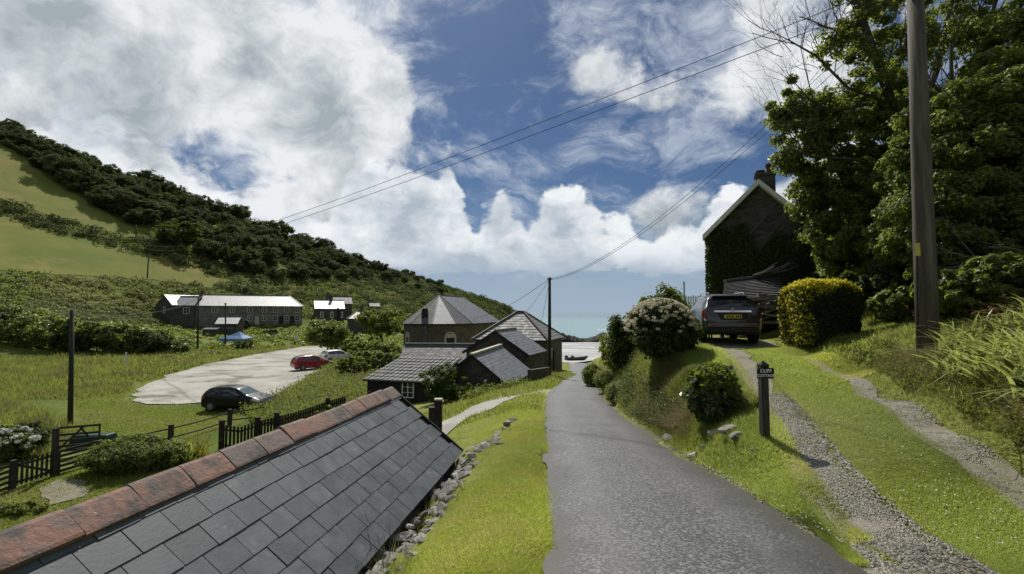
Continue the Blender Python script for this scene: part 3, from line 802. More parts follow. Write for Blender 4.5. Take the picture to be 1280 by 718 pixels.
# pair of cottages further along
a, b = P(394.5, 385.5, 124), P(430, 385.5, 127)
t5, A5, e5, n5, L5 = gable_house('cottage', 'cottage with bright pale roof and three white windows right of the terrace', 'house', a[:2], b[:2], 8.0, -4.5, 1.15, 3.3)
for fx in (.22, .57, .90): add_window(t5, A5(L5 * fx, 0, -1.3), e5, .75, 1.5, cols=1, rows=2, fr=.14)
chimney(t5, A5(L5 * .58, 4, 3.0), .7, 1.3)
a, b = P(411, 380, 136), P(440, 379.5, 139)
t6, A6, e6, n6, L6 = gable_house('grey_roofed_house', 'tall house with dull grey slate roof behind the bright roofed cottage', 'house', a[:2], b[:2], 6.5, -4, 2.7, 4.7, roof='slate_grey')
chimney(t6, A6(L6 * .03, 3.2, 4.4), .9, .9)
a, b = P(435, 397, 116), P(466, 397, 118)
t7, A7, e7, n7, L7 = gable_house('low_house', 'low building with pale patched roof and dark chimney behind the pale green tree', 'house', a[:2], b[:2], 5, -5, -1.3, .45, hips=(2.2, 0))
chimney(t7, A7(L7 * .56, 1.2, -.5), .75, 2.0, 1, 'brown_stone')
a, b = P(463, 382.5, 150), P(474, 382.5, 151)
t8, *_ = gable_house('hillside_cottage', 'small dark cottage half hidden in scrub on the hill behind the grey roofed house', 'house', a[:2], b[:2], 4, -1, 2.1, 3.2, roof='slate_grey')
# short vents/chimney stack by the cottage
st = thing('brick_stack', 'pair of dark stacks standing in front of the bright roofed cottage', 'chimney', P(422, 396, 112))
for k in (0, 1):
    mb = MB(); mb.tube([(k * .5, 0, -1.5), (k * .5, 0, 2.1 - .3 * k)], .22, 8); mb.build('stack', M['black_wood'], st)

# ---- apsidal hall
Ap, D = V3(-9.7, 64, 0), V3(.33, .944, 0); Pp = V3(.944, -.33, 0); Bp = Ap + D * 10.6
ZE, ZRh, RA = -1.24, 2.35, 4.6
hall = thing('chapel_hall', 'stone hall with many sided slate roof end and arched windows', 'hall', (Ap.x, Ap.y, -6.4))
hb = Vector(hall.location)
fan = [Ap + RA * (Pp * math.cos(R(tt)) - D * math.sin(R(tt))) for tt in (0, 36, 72, 108, 144, 180)]
ring = fan + [Bp - Pp * RA, Bp + Pp * RA]
wb = MB()
for k in range(len(ring)):
    a, b = ring[k], ring[(k + 1) % len(ring)]
    wb.poly([b + V3(0, 0, -6.4) - hb, a + V3(0, 0, -6.4) - hb, a + V3(0, 0, ZE) - hb, b + V3(0, 0, ZE) - hb])
wb.build('wall', M['brown_stone'], hall)
apx, bpx = Ap + V3(0, 0, ZRh) - hb, Bp + V3(0, 0, ZRh) - hb
ov = lambda p, c: p + (p - c).normalized() * .3 + V3(0, 0, ZE - .16) - hb
for k in range(5):
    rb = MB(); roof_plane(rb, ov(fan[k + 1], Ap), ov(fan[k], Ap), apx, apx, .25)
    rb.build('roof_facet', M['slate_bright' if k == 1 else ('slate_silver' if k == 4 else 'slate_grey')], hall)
Bl, Br = Bp - Pp * RA, Bp + Pp * RA
bpe = bpx - D * 3.5
rb = MB(); roof_plane(rb, ov(fan[0], Ap), ov(Br, Bp - D * 4), bpe, apx, .25); roof_plane(rb, ov(Bl, Bp - D * 4), ov(fan[5], Ap), apx, bpe, .25); roof_plane(rb, ov(Br, Bp - D * 4), ov(Bl, Bp - D * 4), bpe, bpe, .25)
ro = rb.build('roof', M['slate_blue'], hall)
cb = MB(); cb.bar(apx, bpe, .25, .14)
for k in range(6): cb.bar(apx, ov(fan[k], Ap) + V3(0, 0, .02), .09, .05)
cb.build('ridge_capping', M['lead'], ro)
cb = MB()
for k in range(5): cb.bar(ov(fan[k], Ap) + V3(0, 0, -.06), ov(fan[k + 1], Ap) + V3(0, 0, -.06), .12, .1)
cb.bar(ov(fan[0], Ap) + V3(0, 0, -.06), ov(Br, Bp - D * 4) + V3(0, 0, -.06), .12, .1)
cb.build('gutter', M['black_wood'], hall)
def arch(parent, o, ex, w, h):
    o = Vector(o); ex = Vector(ex).normalized(); z = V3(0, 0, 1); n = ex.cross(z)
    prof = [(-w / 2, 0), (w / 2, 0), (w / 2, h * .5)] + [(w / 2 * math.cos(R(k)) ** .8, h * .5 + h * .5 * math.sin(R(k)) ** .9) for k in (20, 40, 60, 78)] + [(0, h)] + [(-w / 2 * math.cos(R(k)) ** .8, h * .5 + h * .5 * math.sin(R(k)) ** .9) for k in (78, 60, 40, 20)] + [(-w / 2, h * .5)]
    mb = MB(); s = .68
    for k in range(len(prof)):
        a, b = prof[k], prof[(k + 1) % len(prof)]
        i = lambda q: (q[0] * s, .18 + (q[1] - .0) * .80)
        lo = [o + ex * x + z * y for x, y in (a, b, i(b), i(a))]
        mb.hull([p - n * .02 for p in lo], [p + n * .08 for p in lo])
    f = mb.build('window', M['cream_stone'], parent)
    pb = MB(); pb.poly([o + ex * (x * s) + z * (.18 + y * .8) + n * .015 for x, y in prof]); pb.build('pane', M['window_glass'], f)
    mb = MB(); c = o + z * (h * .55) + n * .03; mb.hull([c - ex * w * .3, c + ex * w * .3, c + ex * w * .3 + n * .02, c - ex * w * .3 + n * .02], [c - ex * w * .22 + z * h * .3, c + ex * w * .22 + z * h * .3, c + ex * w * .22 + z * h * .3 + n * .02, c - ex * w * .22 + z * h * .3 + n * .02]); mb.build('blind', M['cream_stone'], f)
for k, tpos in ((1, .22), (3, .5)):
    a, b = fan[k], fan[k + 1]
    o = a.lerp(b, tpos) + V3(0, 0, -4.05) - hb
    arch(hall, o, (a - b), 1.5 if k == 1 else 1.3, 1.65)
a, b = fan[2], fan[3]
o = a.lerp(b, .3) - hb; nb = (a - b).normalized().cross(V3(0, 0, 1))
mb = MB(); mb.tube([o + nb * .12 + V3(0, 0, -5), o + nb * .12 + V3(0, 0, ZE)], .07, 6); mb.build('downpipe', M['lead'], hall)
o = P(531, 403, 60.8) - hb
mb = MB(); mb.box((o.x, o.y, o.z + .65), (.75, .6, 1.9)); mb.box((o.x, o.y, o.z + 1.62), (.55, .45, .25)); mb.build('chimney', M['black_wood'], hall)

# ---- hipped slate house by the lane
C0 = V3(3.15, 44, 0); f1 = V3(-.954, .3, 0); f2 = V3(.3, .954, 0)
hz = thing('hipped_house', 'square stone building with grey slate hipped roof beside the lane end', 'house', (.85, 48.3, -5.9)); hb = Vector(hz.location)
cs = [C0, C0 + f2 * 7, C0 + f2 * 7 + f1 * 7, C0 + f1 * 7]
wb = MB()
for k in range(4):
    a, b = cs[k], cs[(k + 1) % 4]; wb.poly([a + V3(0, 0, -6) - hb, b + V3(0, 0, -6) - hb, b + V3(0, 0, -2.4) - hb, a + V3(0, 0, -2.4) - hb])
wb.build('wall', M['dark_stone'], hz)
mid = sum(cs, V3(0, 0, 0)) / 4; r0, r1 = mid - f1 * .35 + V3(0, 0, .08) - hb, mid + f1 * .35 + V3(0, 0, .08) - hb
oc = [p + (p - mid).normalized() * .35 + V3(0, 0, -2.55) - hb for p in cs]
rb = MB(); roof_plane(rb, oc[3], oc[0], r0, r1, .42, .028); roof_plane(rb, oc[0], oc[1], r0, r0, .42, .028); roof_plane(rb, oc[1], oc[2], r1, r0, .42, .028); roof_plane(rb, oc[2], oc[3], r1, r1, .42, .028)
ro = rb.build('roof', M['slate_pale'], hz)
cb = MB()
for p, q in ((oc[0], r0), (oc[1], r0), (oc[2], r1), (oc[3], r1), (r0, r1)): cb.bar(p + V3(0, 0, .04), q + V3(0, 0, .06), .22, .12)
cb.build('hip_tiles', M['slate_pale'], ro)
db = MB(); o = C0 + f2 * 3.2 - hb; db.box(o + V3(.05, 0, -4.6), (.12, 1.1, 1.9), -math.atan2(f2.x, f2.y)); db.build('door', M['black_wood'], hz)
add_window(hz, C0 + f2 * 1.6 + V3(0, 0, -4.3) - hb, f2, .8, .9, cols=2, rows=2)

# ---- two slate roofed sheds with gables towards us, between the hall and the lane
def gable_shed(name, label, apex, eave_l, eave_r, back, zb, wall, roof, coping=False):
    apex, eave_l, eave_r = Vector(apex), Vector(eave_l), Vector(eave_r); back = Vector(back)
    t = thing(name, label, 'shed', (apex.x, apex.y, zb)); b0 = Vector(t.location)
    wb = MB(); dn = lambda p: V3(p.x, p.y, zb)
    s = V3(0, 0, -.1)
    A, Lh, Rh = apex + s, eave_l + s, eave_r + s
    wb.poly([dn(Lh) - b0, dn(Rh) - b0, Rh - b0, A - b0, Lh - b0])
    wb.poly([dn(Rh) - b0, dn(Rh) + back - b0, Rh + back - b0, Rh - b0]); wb.poly([dn(Lh) + back - b0, dn(Lh) - b0, Lh - b0, Lh + back - b0])
    wb.poly([dn(Rh) + back - b0, dn(Lh) + back - b0, Lh + back - b0, A + back - b0, Rh + back - b0])
    wb.build('wall', M[wall], t)
    f = -back.normalized() * .2
    rb = MB()
    er = eave_r + (eave_r - apex).normalized() * .25; elf = eave_l + (eave_l - apex).normalized() * .25
    roof_plane(rb, er + f - b0, er + back - b0, apex + back - b0, apex + f - b0, .3); roof_plane(rb, elf + back - b0, elf + f - b0, apex + f - b0, apex + back - b0, .3)
    ro = rb.build('roof', M[roof], t)
    cb = MB(); cb.bar(apex + f + V3(0, 0, .05) - b0, apex + back + V3(0, 0, .05) - b0, .3 if coping else .16, .14); cb.build('ridge_capping', M['cream_stone' if coping else 'lead'], ro)
    bb = MB(); bb.bar(apex + f * 1.1 - b0 + V3(0, 0, -.05), er + f * 1.1 - b0 + V3(0, 0, -.05), .05, .2); bb.bar(apex + f * 1.1 - b0 + V3(0, 0, -.05), elf + f * 1.1 - b0 + V3(0, 0, -.05), .05, .2); bb.build('bargeboard', M['black_wood'], ro)
    return t
gable_shed('slate_shed', 'dark gabled shed with blue grey slates below the hipped house', P(620, 414, 38), P(583, 438, 38.6), P(659, 442, 37.6), P(645, 411, 41.5) - P(620, 414, 38), -5.6, 'dark_stone', 'slate_blue')
gable_shed('slate_outhouse', 'stone outhouse with pale ridge and long slate slope down to the lane verge', P(591, 443.5, 32.5), P(553, 472, 33.4), P(633, 479, 31.6), P(626, 432, 37) - P(591, 443.5, 32.5), -5.4, 'dark_stone', 'slate_blue', True)
# low dark wall between sheds and lane
wl = MB(); a, b = P(662, 468, 33.5), P(686, 466, 36); wl.bar(V3(a.x, a.y, -4.6), V3(b.x, b.y, -4.7), .35, 1.3); o = wl.build('stone_wall', M['dark_stone']); tag(o, 'low dark stone wall joining the outhouse to the lane pole', 'wall')
# ---- weathered slate ridge roof behind the tiled shed
a, b = P(497, 458, 42.5), P(584, 459, 42)
gable_house('slate_ridge_building', 'low outbuilding with weathered mottled slate roof in front of the hall', 'outbuilding', a[:2], b[:2], 5.5, -6.2, -4.75, -2.95, roof='slate_grey', over=.2, course=.25)
# ---- tiled shed with white window
EL, ER = V3(-8.8, 28.5, -3.95), V3(-4.55, 27.5, -3.98); bk = V3(1.15, 4.85, .92)
ts = thing('tiled_shed', 'black boarded shed with shallow pale tiled roof and white window', 'shed', (-6.2, 30, -5.8)); tb = Vector(ts.location)
wb = MB(); dn = lambda p, z=-5.8: V3(p.x, p.y, z)
i0, i1 = EL + bk * .05 + (ER - EL) * .04, ER + bk * .05 - (ER - EL) * .03; j0, j1 = EL + bk * .95 + (ER - EL) * .04, ER + bk * .95 - (ER - EL) * .03; s = V3(0, 0, -.09)
for p, q in ((i0, i1), (i1, j1), (j1, j0), (j0, i0)): wb.poly([dn(p) - tb, dn(q) - tb, q + s - tb, p + s - tb])
wb.build('wall', M['black_wood'], ts)
e = (ER - EL); el = e.length; e.normalize(); up = bk.normalized(); nr = e.cross(up).normalized(); ul = bk.length
tb_ = MB(); ncol, nrow = 14, 8; cw, ch = el / ncol, ul / nrow
for r_ in range(nrow):
    for c_ in range(ncol):
        o = EL + e * (c_ * cw) + up * (r_ * ch) - tb; hh = .07 + random.uniform(-.012, .012)
        q0 = [o + e * (cw * .08) + nr * .0, o + e * (cw * .92) + nr * .0, o + e * cw * .92 + up * ch * 1.0, o + e * cw * .08 + up * ch * 1.0]
        q1 = [o + e * (cw * .16) + nr * hh, o + e * (cw * .84) + nr * hh, o + e * cw * .84 + up * ch + nr * .03, o + e * cw * .16 + up * ch + nr * .03]
        tb_.hull(q0, q1)
mat('tile_grey', (.22, .22, .21), (.16, .16, .152), scale=3, rough=.8, spec=.15, c3=(.13, .13, .11), s3=1.3)
rt = tb_.build('roof_tiles', M['tile_grey'], ts); rt['kind'] = 'stuff'
rb = MB(); rb.hull([EL - tb - nr * .08, ER - tb - nr * .08, ER + bk - tb - nr * .08, EL + bk - tb - nr * .08], [EL - tb + nr * .004, ER - tb + nr * .004, ER + bk - tb + nr * .004, EL + bk - tb + nr * .004]); rb.build('roof_deck', M['black_wood'], ts)
wc = P(510, 497.5, 28.05); add_window(ts, wc - tb, e, .74, .93, cols=2, rows=3, fr=.055)

# ---- ivy clad cottage on the right
lc, rc = P(890, 390, 24), P(1016, 390, 24)
ic = thing('stone_cottage', 'tall stone cottage with white bargeboards and ivy covered gable', 'house', (lc.x, 24, -1.2), R(-24)); ib = Vector(ic.location)
zE, zA = 4.1, 6.3; X0, X1 = lc.x, lc.x + 4.5; xm = lc.x + 2.2; Yd = 9.0
wb = MB(); w_ = lambda x, y, z: V3(x, y, z) - ib
zR = zE - (X1 - xm - (xm - X0)) * (zA - zE) / (xm - X0)
wb.poly([w_(X0, 24, -1.2), w_(X1, 24, -1.2), w_(X1, 24, zR), w_(xm, 24, zA), w_(X0, 24, zE)])
wb.poly([w_(X1, 24, -1.2), w_(X1, 24 + Yd, -1.2), w_(X1, 24 + Yd, zR), w_(X1, 24, zR)]); wb.poly([w_(X0, 24 + Yd, -1.2), w_(X0, 24, -1.2), w_(X0, 24, zE), w_(X0, 24 + Yd, zE)])
wb.poly([w_(X1, 24 + Yd, -1.2), w_(X0, 24 + Yd, -1.2), w_(X0, 24 + Yd, zE), w_(xm, 24 + Yd, zA), w_(X1, 24 + Yd, zR)])
wb.build('wall', M['dark_stone'], ic)
sl = (zA - zE) / (xm - X0)
g0 = .35
rb = MB(); aL = w_(X0 - g0, 23.7, zE - g0 * sl + .12); aM = w_(xm, 23.7, zA + .12); aR = w_(X1 + g0, 23.7, zR - g0 * sl + .12); by = V3(0, Yd + .6, 0)
roof_plane(rb, aL + by, aL, aM, aM + by, .28); roof_plane(rb, aR, aR + by, aM + by, aM, .28)
ro = rb.build('roof', M['slate_grey'], ic)
for p in (aL, aR):
    bb = MB(); fwd = V3(0, -.03, -.12); bb.hull([p + fwd + V3(0, 0, -.13), aM + fwd + V3(0, 0, -.13), aM + fwd + V3(0, 0, .13), p + fwd + V3(0, 0, .13)], [q + V3(0, -.05, 0) for q in (p + fwd + V3(0, 0, -.13), aM + fwd + V3(0, 0, -.13), aM + fwd + V3(0, 0, .13), p + fwd + V3(0, 0, .13))]); bb.build('bargeboard', M['white_paint'], ic)
    sb = MB(); q0 = p + V3(0, 0, -.26); q1 = aM + V3(0, 0, -.26); sb.hull([q0 + V3(0, -.06, 0), q1 + V3(0, -.06, 0), q1 + V3(0, .3, 0), q0 + V3(0, .3, 0)], [k + V3(0, 0, .03) for k in (q0 + V3(0, -.06, 0), q1 + V3(0, -.06, 0), q1 + V3(0, .3, 0), q0 + V3(0, .3, 0))]); sb.build('soffit', M['white_paint'], ic)
cx = X0 + 2.5
mb = MB(); mb.box(V3(cx + .1, 25.4, zA + .05) - ib, (.88, .8, 1.2)); mb.box(V3(cx + .1, 25.4, zA + .70) - ib, (.98, .9, .12)); ch = mb.build('chimney', M['dark_stone'], ic)
for dx, h in ((-.2, .2), (.24, .5)):
    pb = MB(); o = V3(cx + .1 + dx, 25.4, zA + .76) - ib; pb.tube([o, o + V3(0, 0, h * .75), o + V3(0, 0, h * .78), o + V3(0, 0, h)], [.2, .17, .23, .22], 10); pb.build('chimney_pot', M['clay'], ch)
wb = MB(); wb.bar(w_(X0 + .3, 23.9, zE - 2.2), w_(xm + .7, 23.9, zA - 1.1), .03); wb.build('cable', M['lead'], ic)
# lean-to woodshed with dark slates
mat('slate_pieces', (.04, .04, .042), (.075, .073, .07), scale=3, rough=.55, objrand=.35, bump=.4)
ls = thing('woodshed', 'low open woodshed with dark slate roof against the ivy covered gable', 'shed', (11.0, 20.3, -.9)); lb = Vector(ls.location)
l0, l1 = P(903, 374, 19.0), P(985, 372, 19.2); u0, u1 = P(906, 353, 20.8), P(972, 344, 21.2)
rb = MB(); roof_plane(rb, l0 - lb, l1 - lb, u1 - lb, u0 - lb, .17, .05); rb.build('roof', M['slate_black'], ls)
mb = MB(); mb.bar(u0 - lb + V3(0, 0, .06), u1 - lb + V3(0, 0, .06), .22, .09); mb.build('ridge_capping', M['lead'], ls)
for p in (l0, l0.lerp(l1, .5), l1):
    mb = MB(); mb.bar(V3(p.x, p.y + .1, -1.0) - lb, V3(p.x, p.y + .1, p.z - .06) - lb, .12); mb.build('post', M['dark_timber'], ls)
mb = MB(); mb.hull([V3(u0.x, u0.y, -1) - lb, V3(u1.x, u1.y, -1) - lb, V3(u1.x, u1.y + .1, -1) - lb, V3(u0.x, u0.y + .1, -1) - lb], [V3(u0.x, u0.y, u0.z - .08) - lb, V3(u1.x, u1.y, u1.z - .08) - lb, V3(u1.x, u1.y + .1, u1.z - .08) - lb, V3(u0.x, u0.y + .1, u0.z - .08) - lb]); mb.build('back_wall', M['dark_timber'], ls)
mb = MB(); mb.bar(l0 - lb + V3(0, .06, -.1), l1 - lb + V3(0, .06, -.1), .1, .16); mb.build('beam', M['dark_timber'], ls)
# stacked logs and old boards beside it
mat('old_wood', (.20, .185, .16), (.10, .09, .075), scale=5, rough=.85, stretch=(1, 1, 8), objrand=.3)
lp = thing('log_pile', 'pile of weathered grey boards and logs between the parked car and the hedge', 'wood pile', P(968, 408, 17.6)); lpb = Vector(lp.location)
for k in range(26):
    u = random.uniform(953, 980); v = random.uniform(372, 406); p = P(u, v, random.uniform(17.3, 18.2)) - lpb
    a = random.uniform(-.25, .45); Ln = random.uniform(.5, 1.5)
    mb = MB(); d = V3(math.cos(a * .5), random.uniform(-.3, .3), math.sin(a)); mb.bar(p - d * Ln / 2, p + d * Ln / 2, random.uniform(.07, .14), random.uniform(.04, .12)); mb.build('log', M['old_wood'], lp)
mb = MB(); mb.box((0.1, .8, .45), (1.7, .9, 1.0)); o = mb.build('log_stack', M['black_wood'], lp)
# fallen branches on the shed roof
br_ = thing('fallen_branch', 'bare grey branches lying across the woodshed roof', 'branch', u1.lerp(u0, .2)); bb0 = Vector(br_.location)
for k in range(9):
    a = u0.lerp(u1, random.uniform(.35, 1)) + V3(0, -.1, .12) - bb0; d = V3(random.uniform(.6, 1.6), random.uniform(-.5, .1), random.uniform(.1, .6))
    mb = MB(); mb.tube([a, a + d * .5 + V3(0, 0, -.08), a + d], [.05, .035, .015], 5); mb.build('bough', M['old_wood'], br_)

# ================================================================ lane-side slate roofed shed in front
mat('roof_slate', (.056, .067, .075), (.088, .102, .110), scale=4, rough=.62, spec=.38, objrand=.11, bump=.14, bscale=30, c3=(.17, .18, .17), s3=4.5, c3t=(.58, .78), rvar=.06)
def ridge_mat():
    m = bpy.data.materials.new('ridge_terracotta'); m.use_nodes = True
    g = NG(m.node_tree); b = g.n['Principled BSDF']
    oi = g.new('ShaderNodeObjectInfo'); v = g.new('ShaderNodeTexCoord').outputs['Object']
    v = g.vm('ADD', v, g.comb(g.math('MULTIPLY', oi.outputs['Random'], 31), g.math('MULTIPLY', oi.outputs['Random'], 77), 0))
    c = g.mix(g.smooth(oi.outputs['Random'], .15, .9), (.23, .115, .08), (.14, .105, .09))
    n = g.noise(v, 7, 8, .7); n2 = g.noise(v, 2.6, 6, .65)
    c = g.mix(g.smooth(n, .44, .60, 0, .8), c, (.125, .10, .088))
    c = g.mix(g.smooth(n2, .49, .62, 0, .85), c, (.05, .045, .042))
    c = g.mix(g.smooth(g.noise(v, 13, 5, .7), .66, .72, 0, .8), c, (.42, .38, .31))
    g.put(b.inputs['Base Color'], c); b.inputs['Roughness'].default_value = .8
    bn = g.new('ShaderNodeBump'); bn.inputs['Strength'].default_value = .7; bn.inputs['Distance'].default_value = .02
    g.put(bn.inputs['Height'], g.noise(v, 22, 6, .65)); g.l.new(bn.outputs[0], b.inputs['Normal'])
    return m
R1, E1 = V3(-2.25, 9, -1.44), V3(-.907, 8.8, -2.52)
down = (E1 - R1); SL = down.length; dn_ = down.normalized(); al = SHD.copy(); al = (al - dn_ * al.dot(dn_)).normalized(); nr = al.cross(dn_)
if nr.z < 0: nr = -nr
fs = thing('roadside_shed', 'shed below the lane with dark slate roof and terracotta ridge tiles', 'shed', (R1.x - .9, 4.5, -5.6)); fb = Vector(fs.location)
LEN = 9.6; CW, CE = .332, SL / 7.0
def rp(s, t, h=0.0): return R1 - al * s + dn_ * t + nr * h - fb        # s metres back from the far gable, t metres down
slate_me = None
sm = MB()
w2_, h2_ = CW * .5 - .004, CE * 1.12
sm.hull([(-w2_, 0, 0), (w2_, 0, 0), (w2_, h2_, .0), (-w2_, h2_, .0)], [(-w2_, 0, .004), (w2_, 0, .004), (w2_, h2_, .008), (-w2_, h2_, .008)])
slate_me = sm.mesh('slate'); slate_me.materials.append(M['roof_slate'])
Rm = Matrix((( -al.x, dn_.x, nr.x), (-al.y, dn_.y, nr.y), (-al.z, dn_.z, nr.z))).to_4x4()
rs = random.Random(3)
for c in range(7):
    k0 = .5 if c % 2 else 0.0
    k = 0
    while (k + k0 + .5) * CW < LEN:
        s = (k + k0 + .5) * CW - (CW / 2 if not c % 2 else CW / 2)
        s += CW / 2
        o = bpy.data.objects.new('slate', slate_me); COL.objects.link(o); o.parent = fs
        tt = c * CE - .02
        o.matrix_local = Matrix.Translation(rp(s, tt + rs.uniform(-.004, .004), .018 + rs.uniform(-.001, .003))) @ Rm @ Matrix.Rotation(R(1.15 + rs.uniform(-.25, .25)), 4, 'X') @ Matrix.Rotation(R(rs.uniform(-.5, .5)), 4, 'Z') @ Matrix.Rotation(R(rs.uniform(-.4, .4)), 4, 'Y')
        k += 1
# roof boards, walls, far slope
mb = MB(); mb.poly([rp(0.01, 0), rp(LEN, 0), rp(LEN, SL), rp(0.01, SL)])
R2 = R1 + V3(-2 * (E1 - R1).dot(V3(.99, -.14, 0)) * .99, 2 * (E1 - R1).dot(V3(.99, -.14, 0)) * .14, 0) * .5
oe = R1 + V3(-(E1.x - R1.x), -(E1.y - R1.y), E1.z - R1.z)
q_ = lambda p, s: p - al * s - fb
mb.build('roof_boards', M['black_wood'], fs)
fsb = MB(); roof_plane(fsb, q_(oe, LEN), q_(oe, 0), q_(R1, 0), q_(R1, LEN), .24); fsb.build('far_slope', M['slate_grey'], fs)
mb = MB(); a, b = E1 - fb - dn_ * .12 - al * .08, oe - fb - al * .08; dnz = lambda p: V3(p.x, p.y, -.02)
top = R1 - fb - al * .08 + V3(0, 0, -.05)
mb.poly([dnz(a), dnz(b), b, top, a]); L_ = al * (LEN - .1)
mb.poly([dnz(a), a, a - L_, dnz(a - L_)]); mb.poly([dnz(b), dnz(b - L_), b - L_, b]); mb.poly([dnz(a - L_), a - L_, top - L_, b - L_, dnz(b - L_)])
mb.build('wall', M['dark_stone'], fs)
mb = MB(); mb.bar(rp(-.02, 0, .0), rp(-.02, SL, .0), .03, .1, up=nr); mb.build('verge_board', M['black_wood'], fs)
rm_ = ridge_mat()
rtm = MB(); RL = .478
prof = [(-.20, -.158), (-.185, -.138), (-.11, -.072), (-.035, -.012), (0, 0), (.035, -.012), (.11, -.072), (.185, -.138), (.20, -.158)]
out_ = [(x, z + .02) for x, z in prof]; inn = [(x * .9, z - .012) for x, z in prof]
N_ = len(prof)
i0 = 0
for yv, sc in ((0.004, 1.0), (RL * .9, 1.0), (RL - .003, 1.0)):
    for x, z in out_: rtm.v.append((x * sc, yv, z))
    for x, z in inn: rtm.v.append((x, yv, z))
for r_ in range(2):
    b0, b1 = r_ * 2 * N_, (r_ + 1) * 2 * N_
    for k in range(N_ - 1):
        rtm.f.append((b0 + k, b0 + k + 1, b1 + k + 1, b1 + k)); rtm.f.append((b0 + N_ + k + 1, b0 + N_ + k, b1 + N_ + k, b1 + N_ + k + 1))
    rtm.f.append((b0, b1, b1 + N_, b0 + N_)); rtm.f.append((b0 + N_ - 1, b0 + 2 * N_ - 1, b1 + 2 * N_ - 1, b1 + N_ - 1))
for b0, fl in ((0, True), (4 * N_, False)):
    for k in range(N_ - 1):
        f = (b0 + k, b0 + N_ + k, b0 + N_ + k + 1, b0 + k + 1); rtm.f.append(f if fl else f[::-1])
ridge_me = rtm.mesh('ridge_tile'); ridge_me.materials.append(rm_)
perp = V3(al.y, -al.x, 0).normalized()
Rr = Matrix(((perp.x, -al.x, 0), (perp.y, -al.y, 0), (0, -al.z, 1))).to_4x4()
k = 0
while k * RL < LEN:
    o = bpy.data.objects.new('ridge_tile', ridge_me); COL.objects.link(o); o.parent = fs
    o.matrix_local = Matrix.Translation(rp(k * RL - .03, 0, 0) + V3(0, 0, .055 + rs.uniform(-.012, .012))) @ Rr @ Matrix.Rotation(R(rs.uniform(-1.2, 1.2)), 4, 'X') @ Matrix.Rotation(R(rs.uniform(-1.5, 1.5)), 4, 'Y') @ Matrix.Rotation(R(rs.uniform(-.7, .7)), 4, 'Z')
    k += 1
# lime splash near the far top corner is a scrap of pale lichen on one slate
# ================================================================ vegetation
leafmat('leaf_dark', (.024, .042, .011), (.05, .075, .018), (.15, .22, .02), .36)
leafmat('leaf_mid', (.06, .09, .022), (.125, .15, .042), (.37, .45, .07), .48, rough=.42, spec=.3)
leafmat('leaf_bright', (.07, .10, .018), (.12, .15, .03), (.30, .36, .03), .42)
leafmat('leaf_wood', (.034, .056, .018), (.062, .088, .028), (.13, .18, .035), .33, rough=.7, big=.035, bigc=(.075, .09, .03), objvar=.38)
leafmat('leaf_scrub', (.065, .095, .024), (.13, .155, .045), (.32, .40, .07), .42, big=.06, bigc=(.19, .195, .07))
leafmat('leaf_pale', (.10, .125, .045), (.17, .185, .08), (.24, .28, .07), .35)
leafmat('leaf_gold_lit', (.42, .38, .02), (.52, .48, .05), (.85, .75, .06), .45)  # hedge leaves coloured as if in full sun
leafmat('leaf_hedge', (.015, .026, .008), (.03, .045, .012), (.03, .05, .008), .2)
leafmat('leaf_ivy', (.03, .05, .014), (.07, .095, .03), (.10, .14, .02), .28, rough=.35)
leafmat('flower_cream', (.55, .53, .38), (.66, .58, .50), (.75, .72, .5), .45)
leafmat('flower_white', (.62, .62, .58), (.72, .72, .66), (.5, .5, .45), .3)
leafmat('grass_lawn', (.27, .33, .055), (.38, .42, .09), (.70, .80, .14), .5, rough=.6, spec=.2, big=.9, bigc=(.38, .38, .10))
leafmat('grass_green', (.20, .26, .06), (.31, .36, .10), (.55, .66, .14), .5, rough=.5, spec=.25)
leafmat('grass_rough', (.135, .17, .036), (.22, .24, .068), (.42, .49, .09), .46, rough=.55, spec=.2, big=.5, bigc=(.15, .15, .05))
leafmat('grass_field', (.14, .185, .035), (.21, .245, .055), (.40, .48, .08), .48, rough=.6, spec=.2, big=.35, bigc=(.23, .24, .07))
leafmat('grass_straw', (.22, .19, .10), (.32, .27, .15), (.3, .25, .12), .35, rough=.6, spec=.2)
leafmat('montbretia', (.16, .21, .06), (.34, .37, .17), (.55, .62, .16), .42, rough=.35, spec=.4)
leafmat('leaf_red', (.16, .06, .03), (.10, .07, .03), (.25, .09, .03), .3)
mat('bark', (.055, .047, .038), (.10, .09, .075), scale=8, rough=.9, bump=.8, bscale=18, coord='Object', stretch=(1, 1, .25))
mat('twig', (.045, .036, .028), (.09, .075, .055), scale=6, rough=.9)

